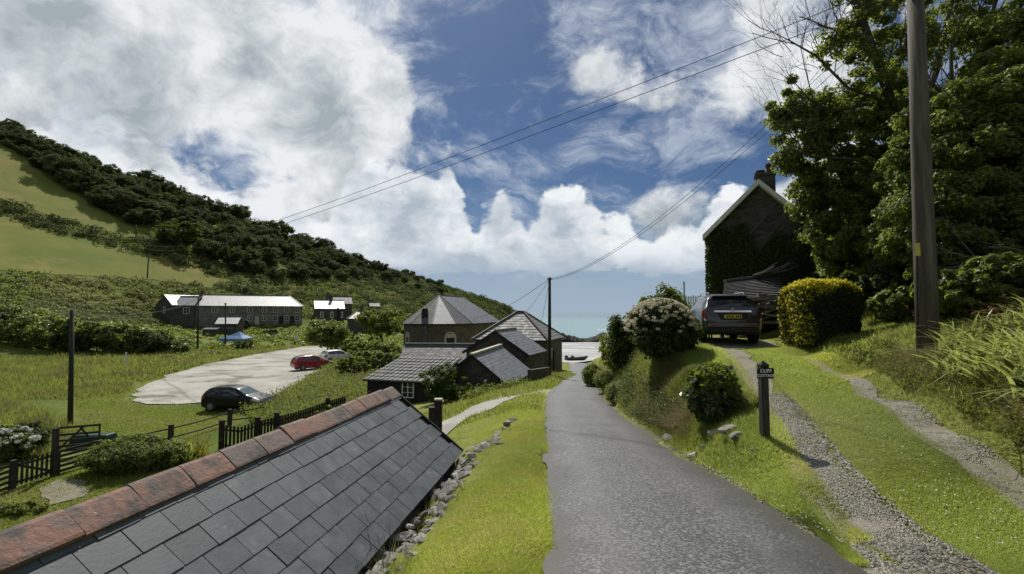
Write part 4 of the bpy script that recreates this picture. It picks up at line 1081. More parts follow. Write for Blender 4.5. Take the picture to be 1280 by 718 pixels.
def unit(n, r=rng):
    v = r.normal(size=(n, 3)); return v / np.linalg.norm(v, axis=1, keepdims=True)
def leaf_quads(C, N, size, asp=1.7, r=rng):
    """rhombic leaves: centres C, normals N"""
    n = len(C)
    t = r.normal(size=(n, 3)); t -= N * (t * N).sum(1, keepdims=True); t /= np.linalg.norm(t, axis=1, keepdims=True) + 1e-9
    b = np.cross(N, t)
    s = (np.asarray(size) * r.uniform(.65, 1.35, n))[:, None]
    a = t * s * asp * .5; w = b * s * .5
    bend = N * s * .12
    V = np.stack([C - a - bend, C + w + bend * .6, C + a - bend, C - w + bend * .6], 1).reshape(-1, 3)
    return V
def quads_of(V): return np.arange(len(V)).reshape(-1, 4)
def crown_pts(blobs, n, nclump, cr, r=rng, shell=.75, flat=.75, up=.5):
    """blobs: (centre, radii). Clumps sit on and inside the blobs' surface, leaves inside the clumps."""
    ar = np.array([(b[1][0] * b[1][1] * b[1][2]) ** (2 / 3) for b in blobs]); ar /= ar.sum()
    bi = r.choice(len(blobs), nclump, p=ar)
    c = np.array([b[0] for b in blobs], float)[bi]; rad = np.array([b[1] for b in blobs], float)[bi]
    d = unit(nclump, r); rr = r.uniform(shell ** 3, 1, nclump)[:, None] ** (1 / 3)
    cc = c + d * rad * rr
    cs = cr * r.uniform(.6, 1.3, nclump)
    li = r.integers(0, nclump, n)
    ld = unit(n, r) * (r.uniform(0, 1, n)[:, None] ** .45)
    L = cc[li] + ld * cs[li][:, None] * np.array([1, 1, flat])
    N = ld * .8 + d[li] * .5 + np.array([0, 0, up]) + r.normal(size=(n, 3)) * .45
    N /= np.linalg.norm(N, axis=1, keepdims=True)
    return L, N
def foliage(name, blobs, n, nclump, cr, size, m, parent=None, r=rng, base=None, **k):
    L, N = crown_pts(blobs, n, nclump, cr, r, **k)
    if base is not None: L = L[L[:, 2] > base]; N = N[:len(L)]
    V = leaf_quads(L, N, size, r=r)
    return link(name, npmesh(name, V, quads_of(V)), parent, m)
def branches(mb, p, d, L, rad, depth, r, spread=.6, gnarl=.18, upb=.15, nch=(2, 3), n=6):
    pts = [p]; rads = [rad]; k = 3 if depth > 0 else 2
    q = p
    for i in range(k):
        d = (d + V3(r.uniform(-1, 1), r.uniform(-1, 1), r.uniform(-1, 1)) * gnarl + V3(0, 0, upb * .3)).normalized()
        q = q + d * (L / k); pts.append(q); rads.append(rad * (1 - .38 * (i + 1) / k))
    mb.tube(pts, rads, max(3, n), cap=False)
    ends = [q]
    if depth > 0:
        for c in range(r.randint(*nch)):
            a = pts[r.randint(max(1, k - 2), k)]
            nd = (d + V3(r.uniform(-1, 1), r.uniform(-1, 1), r.uniform(-.6, 1)) * spread).normalized()
            ends += branches(mb, a, nd, L * r.uniform(.6, .85), rads[-1] * r.uniform(.6, .9), depth - 1, r, spread, gnarl, upb, nch, n - 1)
    return ends
def shrub(name, label, cat, c, radii, n, size, m, group=None, nclump=None, cr=None, sub=3, seed=0, stems=True, extra=None):
    """c = base centre on the ground"""
    r = np.random.default_rng(seed + 100); rr = random.Random(seed)
    t = thing(name, label, cat, c, group=group)
    rx, ry, rz = radii
    bl = [((0, 0, rz * .95), (rx * .8, ry * .8, rz))]
    for k in range(sub):
        a = rr.uniform(0, 6.28); bl.append(((math.cos(a) * rx * .45, math.sin(a) * ry * .45, rz * rr.uniform(.6, 1.3)), (rx * rr.uniform(.4, .65), ry * rr.uniform(.4, .65), rz * rr.uniform(.45, .7))))
    foliage('foliage', bl, n, nclump or max(20, n // 45), cr or min(rx, rz) * .22, size, m, t, r)
    if stems:
        mb = MB()
        for k in range(4):
            branches(mb, V3(rr.uniform(-.15, .15) * rx, rr.uniform(-.15, .15) * ry, -.1), V3(rr.uniform(-.5, .5), rr.uniform(-.5, .5), 1).normalized(), rz * .8, .025 + .012 * rz, 2, rr, n=5)
        mb.build('stem', M['twig'], t)
    return t, bl

# ---- woodland on the hill ridge: individual trees, shared crowns
def hill_tree_mesh(k):
    r = np.random.default_rng(50 + k); rr = random.Random(50 + k)
    bl = [((0, 0, 3.6), (2.7, 2.7, 2.6))]
    for i in range(6):
        a = i * 1.05 + rr.random(); bl.append(((math.cos(a) * 2.0, math.sin(a) * 2.0, rr.uniform(2.4, 4.4)), (rr.uniform(1.2, 1.8),) * 2 + (rr.uniform(1.1, 1.6),)))
    L, N = crown_pts(bl, 4600, 90, .8, r, shell=.8)
    V = leaf_quads(L, N, .30, 1.3, r=r); Fq = quads_of(V)
    mb = MB(); mb.tube([(0, 0, -1.5), (.1, 0, 1.5), (0, .1, 3.2)], [.25, .2, .1], 5)
    for a in (0, 2.1, 4.2): mb.tube([(0, 0, 1.2), (math.cos(a) * .9, math.sin(a) * .9, 2.6), (math.cos(a) * 1.6, math.sin(a) * 1.6, 3.6)], [.12, .08, .04], 4)
    Vt = np.array(mb.v); q = [f for f in mb.f if len(f) == 4]
    A_ = np.concatenate([V, Vt]); Ff = np.concatenate([Fq, np.array(q) + len(V)])
    me = npmesh('hill_tree', A_, Ff, False, np.concatenate([np.zeros(len(Fq)), np.ones(len(q))]))
    me.materials.append(M['leaf_wood']); me.materials.append(M['bark'])
    return me
HT = [hill_tree_mesh(k) for k in range(5)]
woodB = [(0, 182), (40, 205), (62, 222), (100, 247), (150, 275), (190, 295), (225, 303), (262, 330), (330, 352), (400, 352), (440, 352), (520, 366), (600, 378)]
woodT = [(0, 160), (100, 203), (200, 235), (300, 268), (350, 287), (400, 308), (450, 325), (500, 338), (550, 354), (600, 369)]
def wy(tab, u): return np.interp(u, [p[0] for p in tab], [p[1] for p in tab])
cnt = 0; hr = random.Random(11); placed = []
tries = 0
while cnt < 285 and tries < 60000:
    tries += 1
    u = hr.uniform(-8, 470) if hr.random() < .9 else hr.uniform(440, 560)
    lo, hi = wy(woodB, u), wy(woodT, u) + 1.5
    v = hr.uniform(hi, max(lo, hi + 1))
    p = ground_at(u, v)
    if p.y > 400: continue
    s = hr.uniform(.6, 1.35) * (1.0 if u < 380 else max(.5, 1 - (u - 380) / 260))
    if u < 60: s *= .55 + .45 * max(0, u) / 60
    if any((p.x - q[0]) ** 2 + (p.y - q[1]) ** 2 < (2.6 * min(s, q[2])) ** 2 for q in placed): continue
    placed.append((p.x, p.y, s))
    o = bpy.data.objects.new('hill_tree', HT[cnt % 5]); COL.objects.link(o)
    o.location = p - V3(0, 0, .3); o.rotation_euler = (0, 0, hr.uniform(0, 6.28)); o.scale = (s * hr.uniform(.9, 1.2), s * hr.uniform(.9, 1.2), s * hr.uniform(.8, 1.1))
    tag(o, 'dark dense wind shaped tree in the woodland along the ridge of the hill', 'tree', 'trees of the hill woodland')
    cnt += 1
def mesh_tree(name, label, cat, p, s, k, m=None, group=None):
    me = HT[k]
    if m: me = me.copy(); me.materials[0] = M[m]
    o = bpy.data.objects.new(name, me); COL.objects.link(o); o.location = p; o.scale = s; o.rotation_euler = (0, 0, k * 1.7)
    return tag(o, label, cat, group)
mesh_tree('hill_tree', 'broad lone tree on the field edge below the dark woodland', 'tree', ground_at(222, 312) - V3(0, 0, .6), (2.1, 1.5, 1.5), 0, 'leaf_dark')

# ---- scrub, bracken and gorse over the rest of the hill
def inside(u, v, poly):
    n = len(poly); c = np.zeros(len(u), bool); j = n - 1
    for i in range(n):
        xi, yi = poly[i]; xj, yj = poly[j]
        c ^= ((yi > v) != (yj > v)) & (u < (xj - xi) * (v - yi) / (yj - yi + 1e-9) + xi); j = i
    return c
def scrub(name, polys_in, polys_out, n, R0, hgt, per, leaf, m, seed, yr=(60, 290), xr=(-260, 15), dens=1.0, flat=.7):
    r = np.random.default_rng(seed)
    x = r.uniform(*xr, n * 12); y = r.uniform(*yr, n * 12); z = H(x, y)
    u, v = project(x, y, z)
    ok = np.zeros(len(x), bool)
    for p in polys_in: ok |= inside(u, v, p)
    for p in polys_out: ok &= ~inside(u, v, p)
    x, y, z = x[ok][:n], y[ok][:n], z[ok][:n]; k = len(x)
    rad = R0 * r.uniform(.5, 1.5, k) ** 1.3
    ci = np.repeat(np.arange(k), per); nn = k * per
    d = unit(nn, r); d[:, 2] = np.abs(d[:, 2])
    C = np.stack([x, y, z - .1], 1)[ci] + d * (rad[ci][:, None] * np.array([1, 1, hgt])) * r.uniform(.75, 1.05, nn)[:, None]
    N = d + r.normal(size=(nn, 3)) * .35; N /= np.linalg.norm(N, axis=1, keepdims=True)
    V = leaf_quads(C, N, leaf * (rad[ci] / R0) ** .5, 1.35, r=r)
    return tag(link(name, npmesh(name, V, quads_of(V)), None, M[m]), kind='stuff')
hillA = [(-60, 334), (0, 336), (60, 340), (150, 346), (255, 357), (275, 348), (215, 325), (150, 304), (185, 292), (225, 300), (265, 328), (330, 345), (400, 345), (480, 345), (560, 356), (640, 385), (640, 405), (520, 405), (470, 400), (380, 398), (250, 385), (120, 395), (0, 400), (-60, 400)]
fl_ = [fieldU, fieldL]
scrub('hill_scrub', [hillA], fl_, 4600, 1.15, .75, 40, .34, 'leaf_scrub', 1)
scrub('dark_gorse', [[(60, 330), (170, 322), (275, 348), (330, 345), (420, 340), (560, 358), (640, 385), (640, 405), (500, 405), (400, 382), (330, 372), (260, 365)]], fl_, 420, 2.0, .85, 110, .40, 'leaf_wood', 2)
scrub('wood_understorey', [[(u_, wy(woodT, u_) + 3) for u_ in (0, 100, 200, 300, 400, 450)] + [(u_, wy(woodB, u_) - 4) for u_ in (450, 400, 330, 262, 225, 190, 150, 100, 62, 40)]], [], 900, 2.0, 1.0, 90, .36, 'leaf_wood', 9)
scrub('hedge_scrub', [[(-60, 240), (0, 250), (40, 262), (90, 278), (150, 297), (190, 300), (250, 325), (285, 348), (260, 343), (160, 313), (110, 302), (50, 287), (0, 271), (-60, 258)]], [], 1500, 1.35, .95, 70, .34, 'leaf_wood', 3)
scrub('headland_scrub', [[(430, 335), (500, 338), (560, 355), (610, 370), (646, 384), (650, 408), (590, 405), (540, 385), (430, 350)]], [], 2600, 1.4, .7, 40, .40, 'leaf_wood', 4, yr=(180, 290), xr=(-120, 10))
scrub('pale_bracken', [[(-60, 365), (40, 372), (90, 378), (150, 388), (190, 392), (200, 408), (120, 402), (60, 396), (-60, 392)]], [], 520, .9, .8, 60, .26, 'leaf_pale', 5, yr=(60, 125), xr=(-140, -60))
scrub('valley_scrub', [[(186, 405), (250, 408), (390, 405), (470, 402), (505, 404), (505, 432), (420, 432), (360, 433), (260, 448), (215, 455), (190, 440)]], [], 520, .75, .8, 60, .24, 'leaf_mid', 6, yr=(55, 130), xr=(-90, -12))
# ---- big hedgerow shrubs across the far side of the field
hb_ = random.Random(5)
hedge_lab = ['wide dark shrub at the far left end of the field hedgerow', 'tall rounded shrub in the hedgerow left of the dark field pole', 'dense shrub directly behind the dark field pole', 'shrub with grey green top right of the dark field pole', 'bushy shrub behind the short white post in the field', 'pale topped shrub left of the terrace garden', 'dark rounded shrub below the gabled house', 'shrub at the right end of the field hedgerow']
for k, (u, sz) in enumerate(((-22, 3.6), (22, 3.9), (68, 3.5), (104, 3.4), (138, 3.5), (170, 3.1), (198, 2.6), (222, 1.9))):
    p = PZ(u, 447 - max(0, u - 100) * .02, -5.5); p.y += 3; p.x -= 3
    p = on(p.x, p.y)
    shrub('hedgerow_shrub', hedge_lab[k], 'shrub', p, (sz * 1.25, sz * .9, sz * .62), 4200, .24, M['leaf_mid' if k % 3 else 'leaf_dark'], 'shrubs of the field hedgerow', seed=k, nclump=90, cr=.75, sub=5)
# ---- cut hedge block and dark round bushes by the terrace
for (u, v, Y, rx, rz, m, lb_) in ((301, 409, 110, 1.9, 1.5, 'leaf_hedge', 'dark round bush in front of the terrace windows'), (337, 424, 100, 2.0, .75, 'leaf_hedge', 'dark clipped bush at the garden edge below the terrace doors'),
                              (303, 444, 74, 1.7, .75, 'leaf_pale', 'pale flowering bush beside the blue cover')):
    shrub('garden_bush', lb_, 'bush', on(P(u, v, Y).x, Y), (rx, rx, rz), 2600, .2, M[m], seed=int(u))
# ---- mid valley trees and bushes
mids = [((408, 436), 62, (2.6, 2.2, 2.0), 'leaf_mid', 'small round tree at the right end of the car park', 1.6), ((480, 432), 70, (3.6, 3.0, 2.5), 'leaf_bright', 'pale green rounded tree left of the hall', 2.4),
        ((452, 446), 60, (3.0, 2.6, 1.6), 'leaf_mid', 'broad bush in front of the pale green tree', .4), ((484, 448), 55, (2.2, 2.0, 1.3), 'leaf_mid', 'bushy shrub against the corner of the hall', .2), ((428, 432), 72, (2.4, 2.2, 1.6), 'leaf_dark', 'dark bush behind the small round tree', .2),
        ((470, 460), 47, (2.5, 2.0, 1.2), 'leaf_mid', 'low bush behind the tiled shed', .1), ((440, 470), 44, (1.6, 1.5, .9), 'leaf_bright', 'pale green shrub between the car park and the tiled shed', .1), ((560, 505), 26, (1.45, 1.35, 1.02), 'leaf_dark', 'round twiggy bush in front of the tiled shed', .05),
        ((395, 428), 92, (2.4, 2.0, 1.6), 'leaf_mid', 'bush at the garden edge below the bright roofed cottage', .2)]
for k, ((u, v), Y, rd, m, lb_, lift) in enumerate(mids):
    p = P(u, v, Y); g_ = on(p.x, Y)
    if lift > 1:
        t = thing('small_tree', lb_, 'tree', g_)
        r = np.random.default_rng(k); rr = random.Random(k); mb = MB()
        branches(mb, V3(0, 0, -.2), V3(0, 0, 1), lift + .8, .16, 3, rr, n=6, spread=.8); mb.build('trunk', M['bark'], t)
        bl = [((0, 0, lift + rd[2] * .8), (rd[0] * .75, rd[1] * .75, rd[2] * .8))] + [((math.cos(a) * rd[0] * .6, math.sin(a) * rd[1] * .6, lift + rd[2] * rr.uniform(.4, 1.3)), (rd[0] * .45, rd[1] * .45, rd[2] * .45)) for a in np.arange(0, 6.2, .9)]
        foliage('crown', bl, 7000, 150, .6, .2, M[m], t, r)
    else:
        shrub('bush' if k != 7 else 'round_bush', lb_, 'bush', g_, rd, 5200, .16 if k != 7 else .085, M[m], seed=30 + k, sub=4)

# ---- grass blades
def blades(name, x, y, h, w, m, lean=.35, seed=0, wind=(0, 0), dz=0.0, kind='stuff', parent=None, seg=1):
    r = np.random.default_rng(seed); n = len(x)
    z = H(x, y) + dz
    a = r.uniform(0, 6.283, n); hh = h * r.uniform(.5, 1.35, n); ww = w * r.uniform(.7, 1.3, n)
    lx = r.normal(size=n) * lean * hh + wind[0] * hh; ly = r.normal(size=n) * lean * hh + wind[1] * hh
    bx, by = np.cos(a) * ww / 2, np.sin(a) * ww / 2
    B = np.stack([x, y, z - .01], 1)
    if seg == 1:
        V = np.stack([B - np.stack([bx, by, 0 * bx], 1), B + np.stack([bx, by, 0 * bx], 1), B + np.stack([lx, ly, hh], 1)], 1).reshape(-1, 3)
        me = npmesh(name, V, np.arange(n * 3).reshape(-1, 3))
    else:
        o = np.stack([bx, by, 0 * bx], 1); rows = []
        for k in range(seg + 1):
            t = k / seg; c = B + np.stack([lx * t ** 1.8, ly * t ** 1.8, hh * (t - .32 * t ** 2.6 * np.hypot(lx, ly) / hh)], 1); wq = (1 - t ** 2) * 1.0 + .04
            rows += [c - o * wq, c + o * wq]
        V = np.stack(rows, 1); K = 2 * (seg + 1); base = np.arange(n)[:, None] * K
        fq = np.concatenate([np.stack([base[:, 0] + 2 * k, base[:, 0] + 2 * k + 1, base[:, 0] + 2 * k + 3, base[:, 0] + 2 * k + 2], 1) for k in range(seg)])
        me = npmesh(name, V.reshape(-1, 3), fq)
    o = link(name, me, parent, M[m])
    if kind: o['kind'] = kind
    return o
def pts(n, y0, y1, xf, pw=1.6, seed=0, mask=None):
    """n points with y in (y0,y1), thinning with distance; x = xf(y) -> (lo, hi)"""
    r = np.random.default_rng(seed); t = r.uniform(0, 1, n)
    q = 1 - pw
    y = (y0 ** q + t * (y1 ** q - y0 ** q)) ** (1 / q)
    lo, hi = xf(y); x = lo + (hi - lo) * r.uniform(0, 1, n)
    if mask is not None: k = mask(x, y, r); x, y = x[k], y[k]
    return x, y
def patchy(s, th, seed=0):
    return lambda x, y, r: (np.sin(x * s + 1.3 * np.sin(y * s * .7 + seed)) + np.sin(y * s * 1.1 + seed + .9 * np.sin(x * s * .8)) + r.normal(size=len(x)) * .8) > th
# mown verge left of the lane
ve = lambda y: (EAV(np.minimum(y, 9.2)) + .42 + np.maximum(0, y - 9.2) * .0 - np.clip(y - 9.5, 0, 3) * .25, XL(y) + .02)
x, y = pts(260000, 2.2, 24, ve, 1.8, 1)
far = np.hypot(x, y)
blades('verge_grass', x, y, .032 + .0008 * far, .0035 + .0007 * far, 'grass_lawn', .8, 1)
x, y = pts(9000, 2.2, 20, ve, 1.6, 101, patchy(2.4, .9, 4)); blades('verge_tufts', x, y, .075, .008, 'grass_green', .6, 101)
x, y = pts(7000, 2.2, 20, ve, 1.6, 102, patchy(1.7, .8, 7)); blades('verge_dry_grass', x, y, .045, .007, 'grass_straw', .8, 102)
x, y = pts(2600, 2.2, 40, lambda y: (XL(y) - .06, XL(y) + .05), 1.5, 2); blades('edge_grass', x, y, .06, .008, 'grass_lawn', .6, 2)
x, y = pts(16000, 14, 34, lambda y: (np.full_like(y, -4.2) + np.clip(y - 20, 0, 12) * .12, XL(y) - .1), 1.5, 3, lambda x, y, r: ~((np.abs(x - np.interp(y, [13, 17, 20, 23], [-2.9, -1.1, -.1, 1.2])) < .8) & (y < 23))); blades('lower_verge_grass', x, y, .11, .03, 'grass_field', .6, 3)
# driveway middle strip and outer edges
x, y = pts(120000, 2.6, 14.5, lambda y: (DL(y) + np.interp(y, [3, 5.5], [.45, .19]), DR(y) - np.interp(y, [3, 6, 11], [.26, .19, .08])), 1.9, 4); d_ = np.hypot(x, y)
blades('driveway_grass', x, y, .042 + .0005 * d_, .005 + .0006 * d_, 'grass_green', .7, 4)
x, y = pts(16000, 4.2, 14.5, lambda y: (DL(y) - .44, DL(y) - .10), 1.8, 43); blades('track_edge_grass', x, y, .05, .010, 'grass_lawn', .7, 43)
x, y = pts(9000, 2.4, 14.5, lambda y: (DL(y) + .10, DL(y) + .40), 1.8, 41); blades('driveway_edge_grass', x, y, .035, .007, 'grass_straw', .7, 41)
x, y = pts(5200, 3.5, 14, lambda y: (DL(y) - .35, DL(y) + .35), 1.5, 46, patchy(3.0, .7, 3)); blades('track_grass', x, y, .035, .007, 'grass_lawn', .8, 46)
x, y = pts(14000, 3.0, 13, lambda y: (DR(y) - .4, DR(y) + .4), 1.5, 47, patchy(2.6, .0, 5)); blades('track_grass', x, y, .04, .008, 'grass_rough', .8, 47)
x, y = pts(9000, 9.5, 15, lambda y: (DR(y) - .4, DR(y) + .5), 1.3, 44); blades('far_track_grass', x, y, .06, .014, 'grass_lawn', .7, 44)
x, y = pts(20000, 2.4, 14.5, lambda y: (DR(y) + .22, DR(y) + .75), 1.8, 42); blades('bank_foot_grass', x, y, .07, .009, 'grass_rough', .7, 42)
# verge between lane and driveway
def rv(y): return (XR(y) + .08, np.where(y < 9, DL(y) - .36, XR(y) + 1.3))
x, y = pts(90000, 3.9, 12, rv, 1.7, 5); d_ = np.hypot(x, y); blades('right_verge_grass', x, y, .055 + .001 * d_, .006 + .0007 * d_, 'grass_green', .7, 5)
x, y = pts(26000, 5, 11, rv, 1.5, 6, patchy(2.2, .2, 2)); blades('right_verge_tufts', x, y, .09, .008, 'grass_green', .6, 6)
# lawn on top of the bank
x, y = pts(60000, 8.5, 20, lambda y: (XR(y) + 1.1, np.minimum(DL(y) - .4, XR(y) + 4)), 1.4, 7); blades('bank_top_grass', x, y, .10, .016, 'grass_green', .6, 7)
# rough face of the bank
x, y = pts(42000, 8.2, 34, lambda y: (XR(y) + .12, XR(y) + 1.5), 1.5, 8); blades('bank_face_grass', x, y, .20, .014, 'grass_rough', .5, 8, (-.35, -.1), seg=2)
x, y = pts(5000, 8.6, 13, lambda y: (XR(y) + .3, XR(y) + 1.2), 1.2, 9, patchy(2.5, .3)); blades('bank_face_straw', x, y, .3, .012, 'grass_straw', .45, 9, (-.6, -.2), seg=2)
# right-hand bank grass
rb_ = lambda y: (DR(y) + .5, DR(y) + 4.2)
x, y = pts(60000, 3.4, 15.5, rb_, 1.3, 10); d_ = np.hypot(x, y); blades('right_bank_grass', x, y, .13, .014, 'grass_rough', .6, 10, (-.25, -.1))
x, y = pts(22000, 3.4, 15.5, rb_, 1.3, 11, patchy(1.6, .5, 1)); blades('right_bank_long_grass', x, y, .19, .014, 'grass_green', .55, 11, (-.3, -.1), seg=2)
x, y = pts(7000, 4, 10, lambda y: (DR(y) + .5, DR(y) + 1.2), 1.3, 12); blades('bank_dry_grass', x, y, .16, .012, 'grass_straw', .6, 12, (-.3, -.1), seg=2)
# arching strap leaves above the bank
x, y = pts(2300, 5.0, 9.6, lambda y: (DR(y) + .85, DR(y) + 3.4), 1.2, 13, lambda x, y, r: (x - y * .88 > .15 + r.normal(size=len(x)) * .25) & (y < 8.8)); blades('strap_leaf_clump', x, y, .50, .052, 'montbretia', .6, 13, (-.85, -.35), seg=5)
# low leafy weeds at the foot of the bank and hedge bottom
def weeds(name, x, y, h, size, per, m, seed):
    r = np.random.default_rng(seed); z = H(x, y); n = len(x) * per; i = np.repeat(np.arange(len(x)), per)
    C = np.stack([x[i] + r.normal(size=n) * h * .5, y[i] + r.normal(size=n) * h * .5, z[i] + np.abs(r.normal(size=n)) * h * .6], 1)
    N = r.normal(size=(n, 3)) * .5 + np.array([0, -.2, .8]); N /= np.linalg.norm(N, axis=1, keepdims=True)
    V = leaf_quads(C, N, size, 1.5, r=r); o = link(name, npmesh(name, V, quads_of(V)), None, M[m]); o['kind'] = 'stuff'; return o
x, y = pts(420, 4.5, 13, lambda y: (DR(y) + .55, DR(y) + 1.2), 1.2, 14); weeds('bank_weeds', x, y, .09, .034, 22, 'leaf_bright', 14)
x, y = pts(1000, 8, 18, lambda y: (DR(y) + 3.6, DR(y) + 7.5), 1.1, 15); weeds('bramble_undergrowth', x, y, .45, .075, 40, 'leaf_mid', 15)
x, y = pts(260, 8.5, 12, lambda y: (DR(y) + 2.6, DR(y) + 4.2), 1.1, 16); weeds('dead_bracken', x, y, .3, .06, 14, 'leaf_red', 16)
x, y = pts(330, 12, 34, lambda y: (XR(y) + .2, XR(y) + 1.0), 1.4, 17); weeds('bank_face_weeds', x, y, .22, .03, 46, 'leaf_scrub', 17)
x, y = pts(170, 10, 20, lambda y: (XR(y) + .2, XR(y) + .8), 1.2, 18); weeds('dark_bank_ivy', x, y, .22, .04, 40, 'leaf_dark', 18)
# clover and daisies
def flecks(name, x, y, z, s, m, seed):
    r = np.random.default_rng(seed); n = len(x); C = np.stack([x, y, H(x, y) + z], 1)
    N = r.normal(size=(n, 3)) * .35 + np.array([0, 0, 1]); N /= np.linalg.norm(N, axis=1, keepdims=True)
    V = leaf_quads(C, N, s, 1.0, r=r); o = link(name, npmesh(name, V, quads_of(V)), None, M[m]); o['kind'] = 'stuff'
x, y = pts(900, 2.8, 12, lambda y: (DL(y) + .4, DR(y) - .4), 1.6, 19, patchy(3, .1, 5)); flecks('clover_flowers', x, y, .05, .016, 'flower_white', 19)
x, y = pts(420, 2.4, 16, ve, 1.6, 20); flecks('daisy_flowers', x, y, .04, .013, 'flower_white', 20)
x, y = pts(260, 4.2, 10, rv, 1.5, 21); flecks('verge_daisies', x, y, .07, .015, 'flower_white', 21)
# tall grass slope between the black fence and the car park
r = np.random.default_rng(31)
def px_pts(poly, n, yr, xr, seed):
    r = np.random.default_rng(seed); x = r.uniform(*xr, n * 10); y = r.uniform(*yr, n * 10); u, v = project(x, y, H(x, y)); k = inside(u, v, poly); return x[k][:n], y[k][:n]
slope = [(318, 532), (300, 512), (345, 500), (372, 486), (398, 468), (425, 448), (470, 440), (500, 458), (470, 478), (505, 505), (470, 520), (400, 530)]
x, y = px_pts(slope, 30000, (22, 70), (-26, -4), 31); blades('tall_meadow_grass', x, y, .62, .035, 'grass_rough', .3, 31, (.1, -.1), seg=2)
x, y = px_pts(slope, 1500, (22, 60), (-26, -4), 32); weeds('meadow_weeds', x, y, .5, .10, 26, 'leaf_scrub', 32)
field = [(0, 470), (160, 462), (150, 500), (270, 520), (250, 548), (150, 548), (60, 520), (0, 500)]
x, y = px_pts([(-60, 446), (60, 447), (160, 462), (165, 490), (100, 500), (0, 500), (-40, 500)], 30000, (28, 78), (-100, -10), 331); blades('rough_field_grass', x, y, .40, .06, 'grass_rough', .45, 331)
x, y = px_pts([(90, 500), (170, 480), (150, 503), (215, 512), (320, 505), (300, 522), (250, 550), (150, 570), (110, 545)], 40000, (18, 45), (-40, -8), 33); blades('field_grass', x, y, .07, .04, 'grass_field', .6, 33)
x, y = px_pts([(0, 500), (60, 520), (110, 545), (60, 575), (0, 575)], 12000, (14, 40), (-50, -10), 34); blades('wild_grass', x, y, .6, .03, 'grass_rough', .4, 34, seg=2)
x, y = px_pts([(60, 445), (210, 440), (300, 440), (380, 434), (300, 447), (230, 462), (180, 478), (120, 470)], 12000, (40, 90), (-70, -25), 35); blades('field_edge_grass', x, y, .55, .09, 'grass_rough', .35, 35, seg=2)
x, y = px_pts([(0, 600), (150, 580), (190, 600), (100, 650), (0, 680)], 26000, (11, 26), (-26, -5), 36); blades('garden_lawn', x, y, .07, .03, 'grass_field', .6, 36)
x, y = px_pts([(575, 510), (700, 462), (720, 470), (690, 486), (600, 505)], 8000, (18, 46), (-5, 6), 37); blades('wall_foot_grass', x, y, .26, .04, 'grass_field', .45, 37, seg=2)
x, y = px_pts([(575, 500), (630, 478), (690, 470), (640, 488), (590, 500)], 120, (18, 40), (-5, 5), 38); weeds('wall_foot_weeds', x, y, .35, .12, 26, 'leaf_bright', 38)
# ================================================================ right-hand trees
def limb_tree(name, label, base, joints, blobs, n, size, m, seed, nclump=300, cr=.55, twigs=0, twig_m='twig', twig_only=(), rad=.22, group=None, twl=1.1, shell=.55):
    """joints: limb polylines in world space; blobs: crown volumes in world space"""
    b = Vector(base); t = thing(name, label, 'tree', b, group=group)
    rr = random.Random(seed); r = np.random.default_rng(seed)
    mb = MB()
    for k, (pl_, r0) in enumerate(joints):
        q = [Vector(p) - b for p in pl_]
        mb.tube(q, [r0 * (1 - .65 * i / (len(q) - 1)) for i in range(len(q))], 8)
        for i in range(1, len(q)):
            for c in range(2):
                d = ((q[i] - q[i - 1]).normalized() + V3(rr.uniform(-1, 1), rr.uniform(-1, 1), rr.uniform(-.3, 1)) * .9).normalized()
                branches(mb, q[i - 1].lerp(q[i], rr.random()), d, rr.uniform(.9, 1.9), r0 * .28, 3, rr, .7, .25, .1, n=5)
    tr = mb.build('trunk', M['bark'], t)
    if twigs:
        tb = MB()
        for k in range(twigs):
            c, rd = rr.choice(twig_only or blobs)
            a = Vector(c) - b + V3(rr.uniform(-1, 1) * rd[0], rr.uniform(-1, 1) * rd[1], rr.uniform(-1, 1) * rd[2]) * .7
            d = (a - (Vector(c) - b) + V3(-.4, -.2, .5)).normalized()
            branches(tb, a, d, twl * rr.uniform(.6, 1.2), .013, 3, rr, .75, .3, .1, (2, 3), n=4)
        tb.build('twigs', M[twig_m], tr)
    if n:
        bl = [((c[0] - b.x, c[1] - b.y, c[2] - b.z), rd) for c, rd in blobs]
        foliage('crown', bl, n, nclump, cr, size, M[m], t, r, shell=shell)
    return t
pb = lambda u, v, Y, r, ry=None: (tuple(P(u, v, Y)), (r, ry or r, r))
# sycamore overhanging the cottage
limb_tree('sycamore_tree', 'broad leafy tree overhanging the right side of the ivy covered cottage', on(13.2, 17.6), [([on(13.2, 17.6, -.3), P(1095, 290, 17.6), P(1060, 230, 17.4), P(1020, 170, 17)], .24), ([P(1095, 290, 17.6), P(1130, 200, 17.8), P(1120, 110, 17.5)], .17), ([P(1095, 310, 17.6), P(1050, 280, 17)], .1)],
          [pb(1065, 250, 17, 2.0), pb(1040, 205, 16.8, 1.4), pb(1000, 165, 16.6, 1.0), pb(985, 140, 16.6, .55), pb(1075, 305, 16.8, 1.6), pb(1055, 280, 16.4, 1.1), pb(1100, 180, 17.5, 1.9), pb(1120, 250, 17.8, 2.1), pb(1020, 240, 17, .75), pb(1100, 335, 17.3, 1.5), pb(972, 138, 16.6, .42), pb(990, 112, 16.6, .4), pb(1012, 128, 16.6, .45), pb(968, 165, 16.5, .34), pb(985, 200, 16.5, .4), pb(1030, 150, 16.8, .5), pb(1008, 215, 16.6, .4), pb(1050, 135, 17, .6)], 84000, .085, 'leaf_mid', 1, 640, .32)
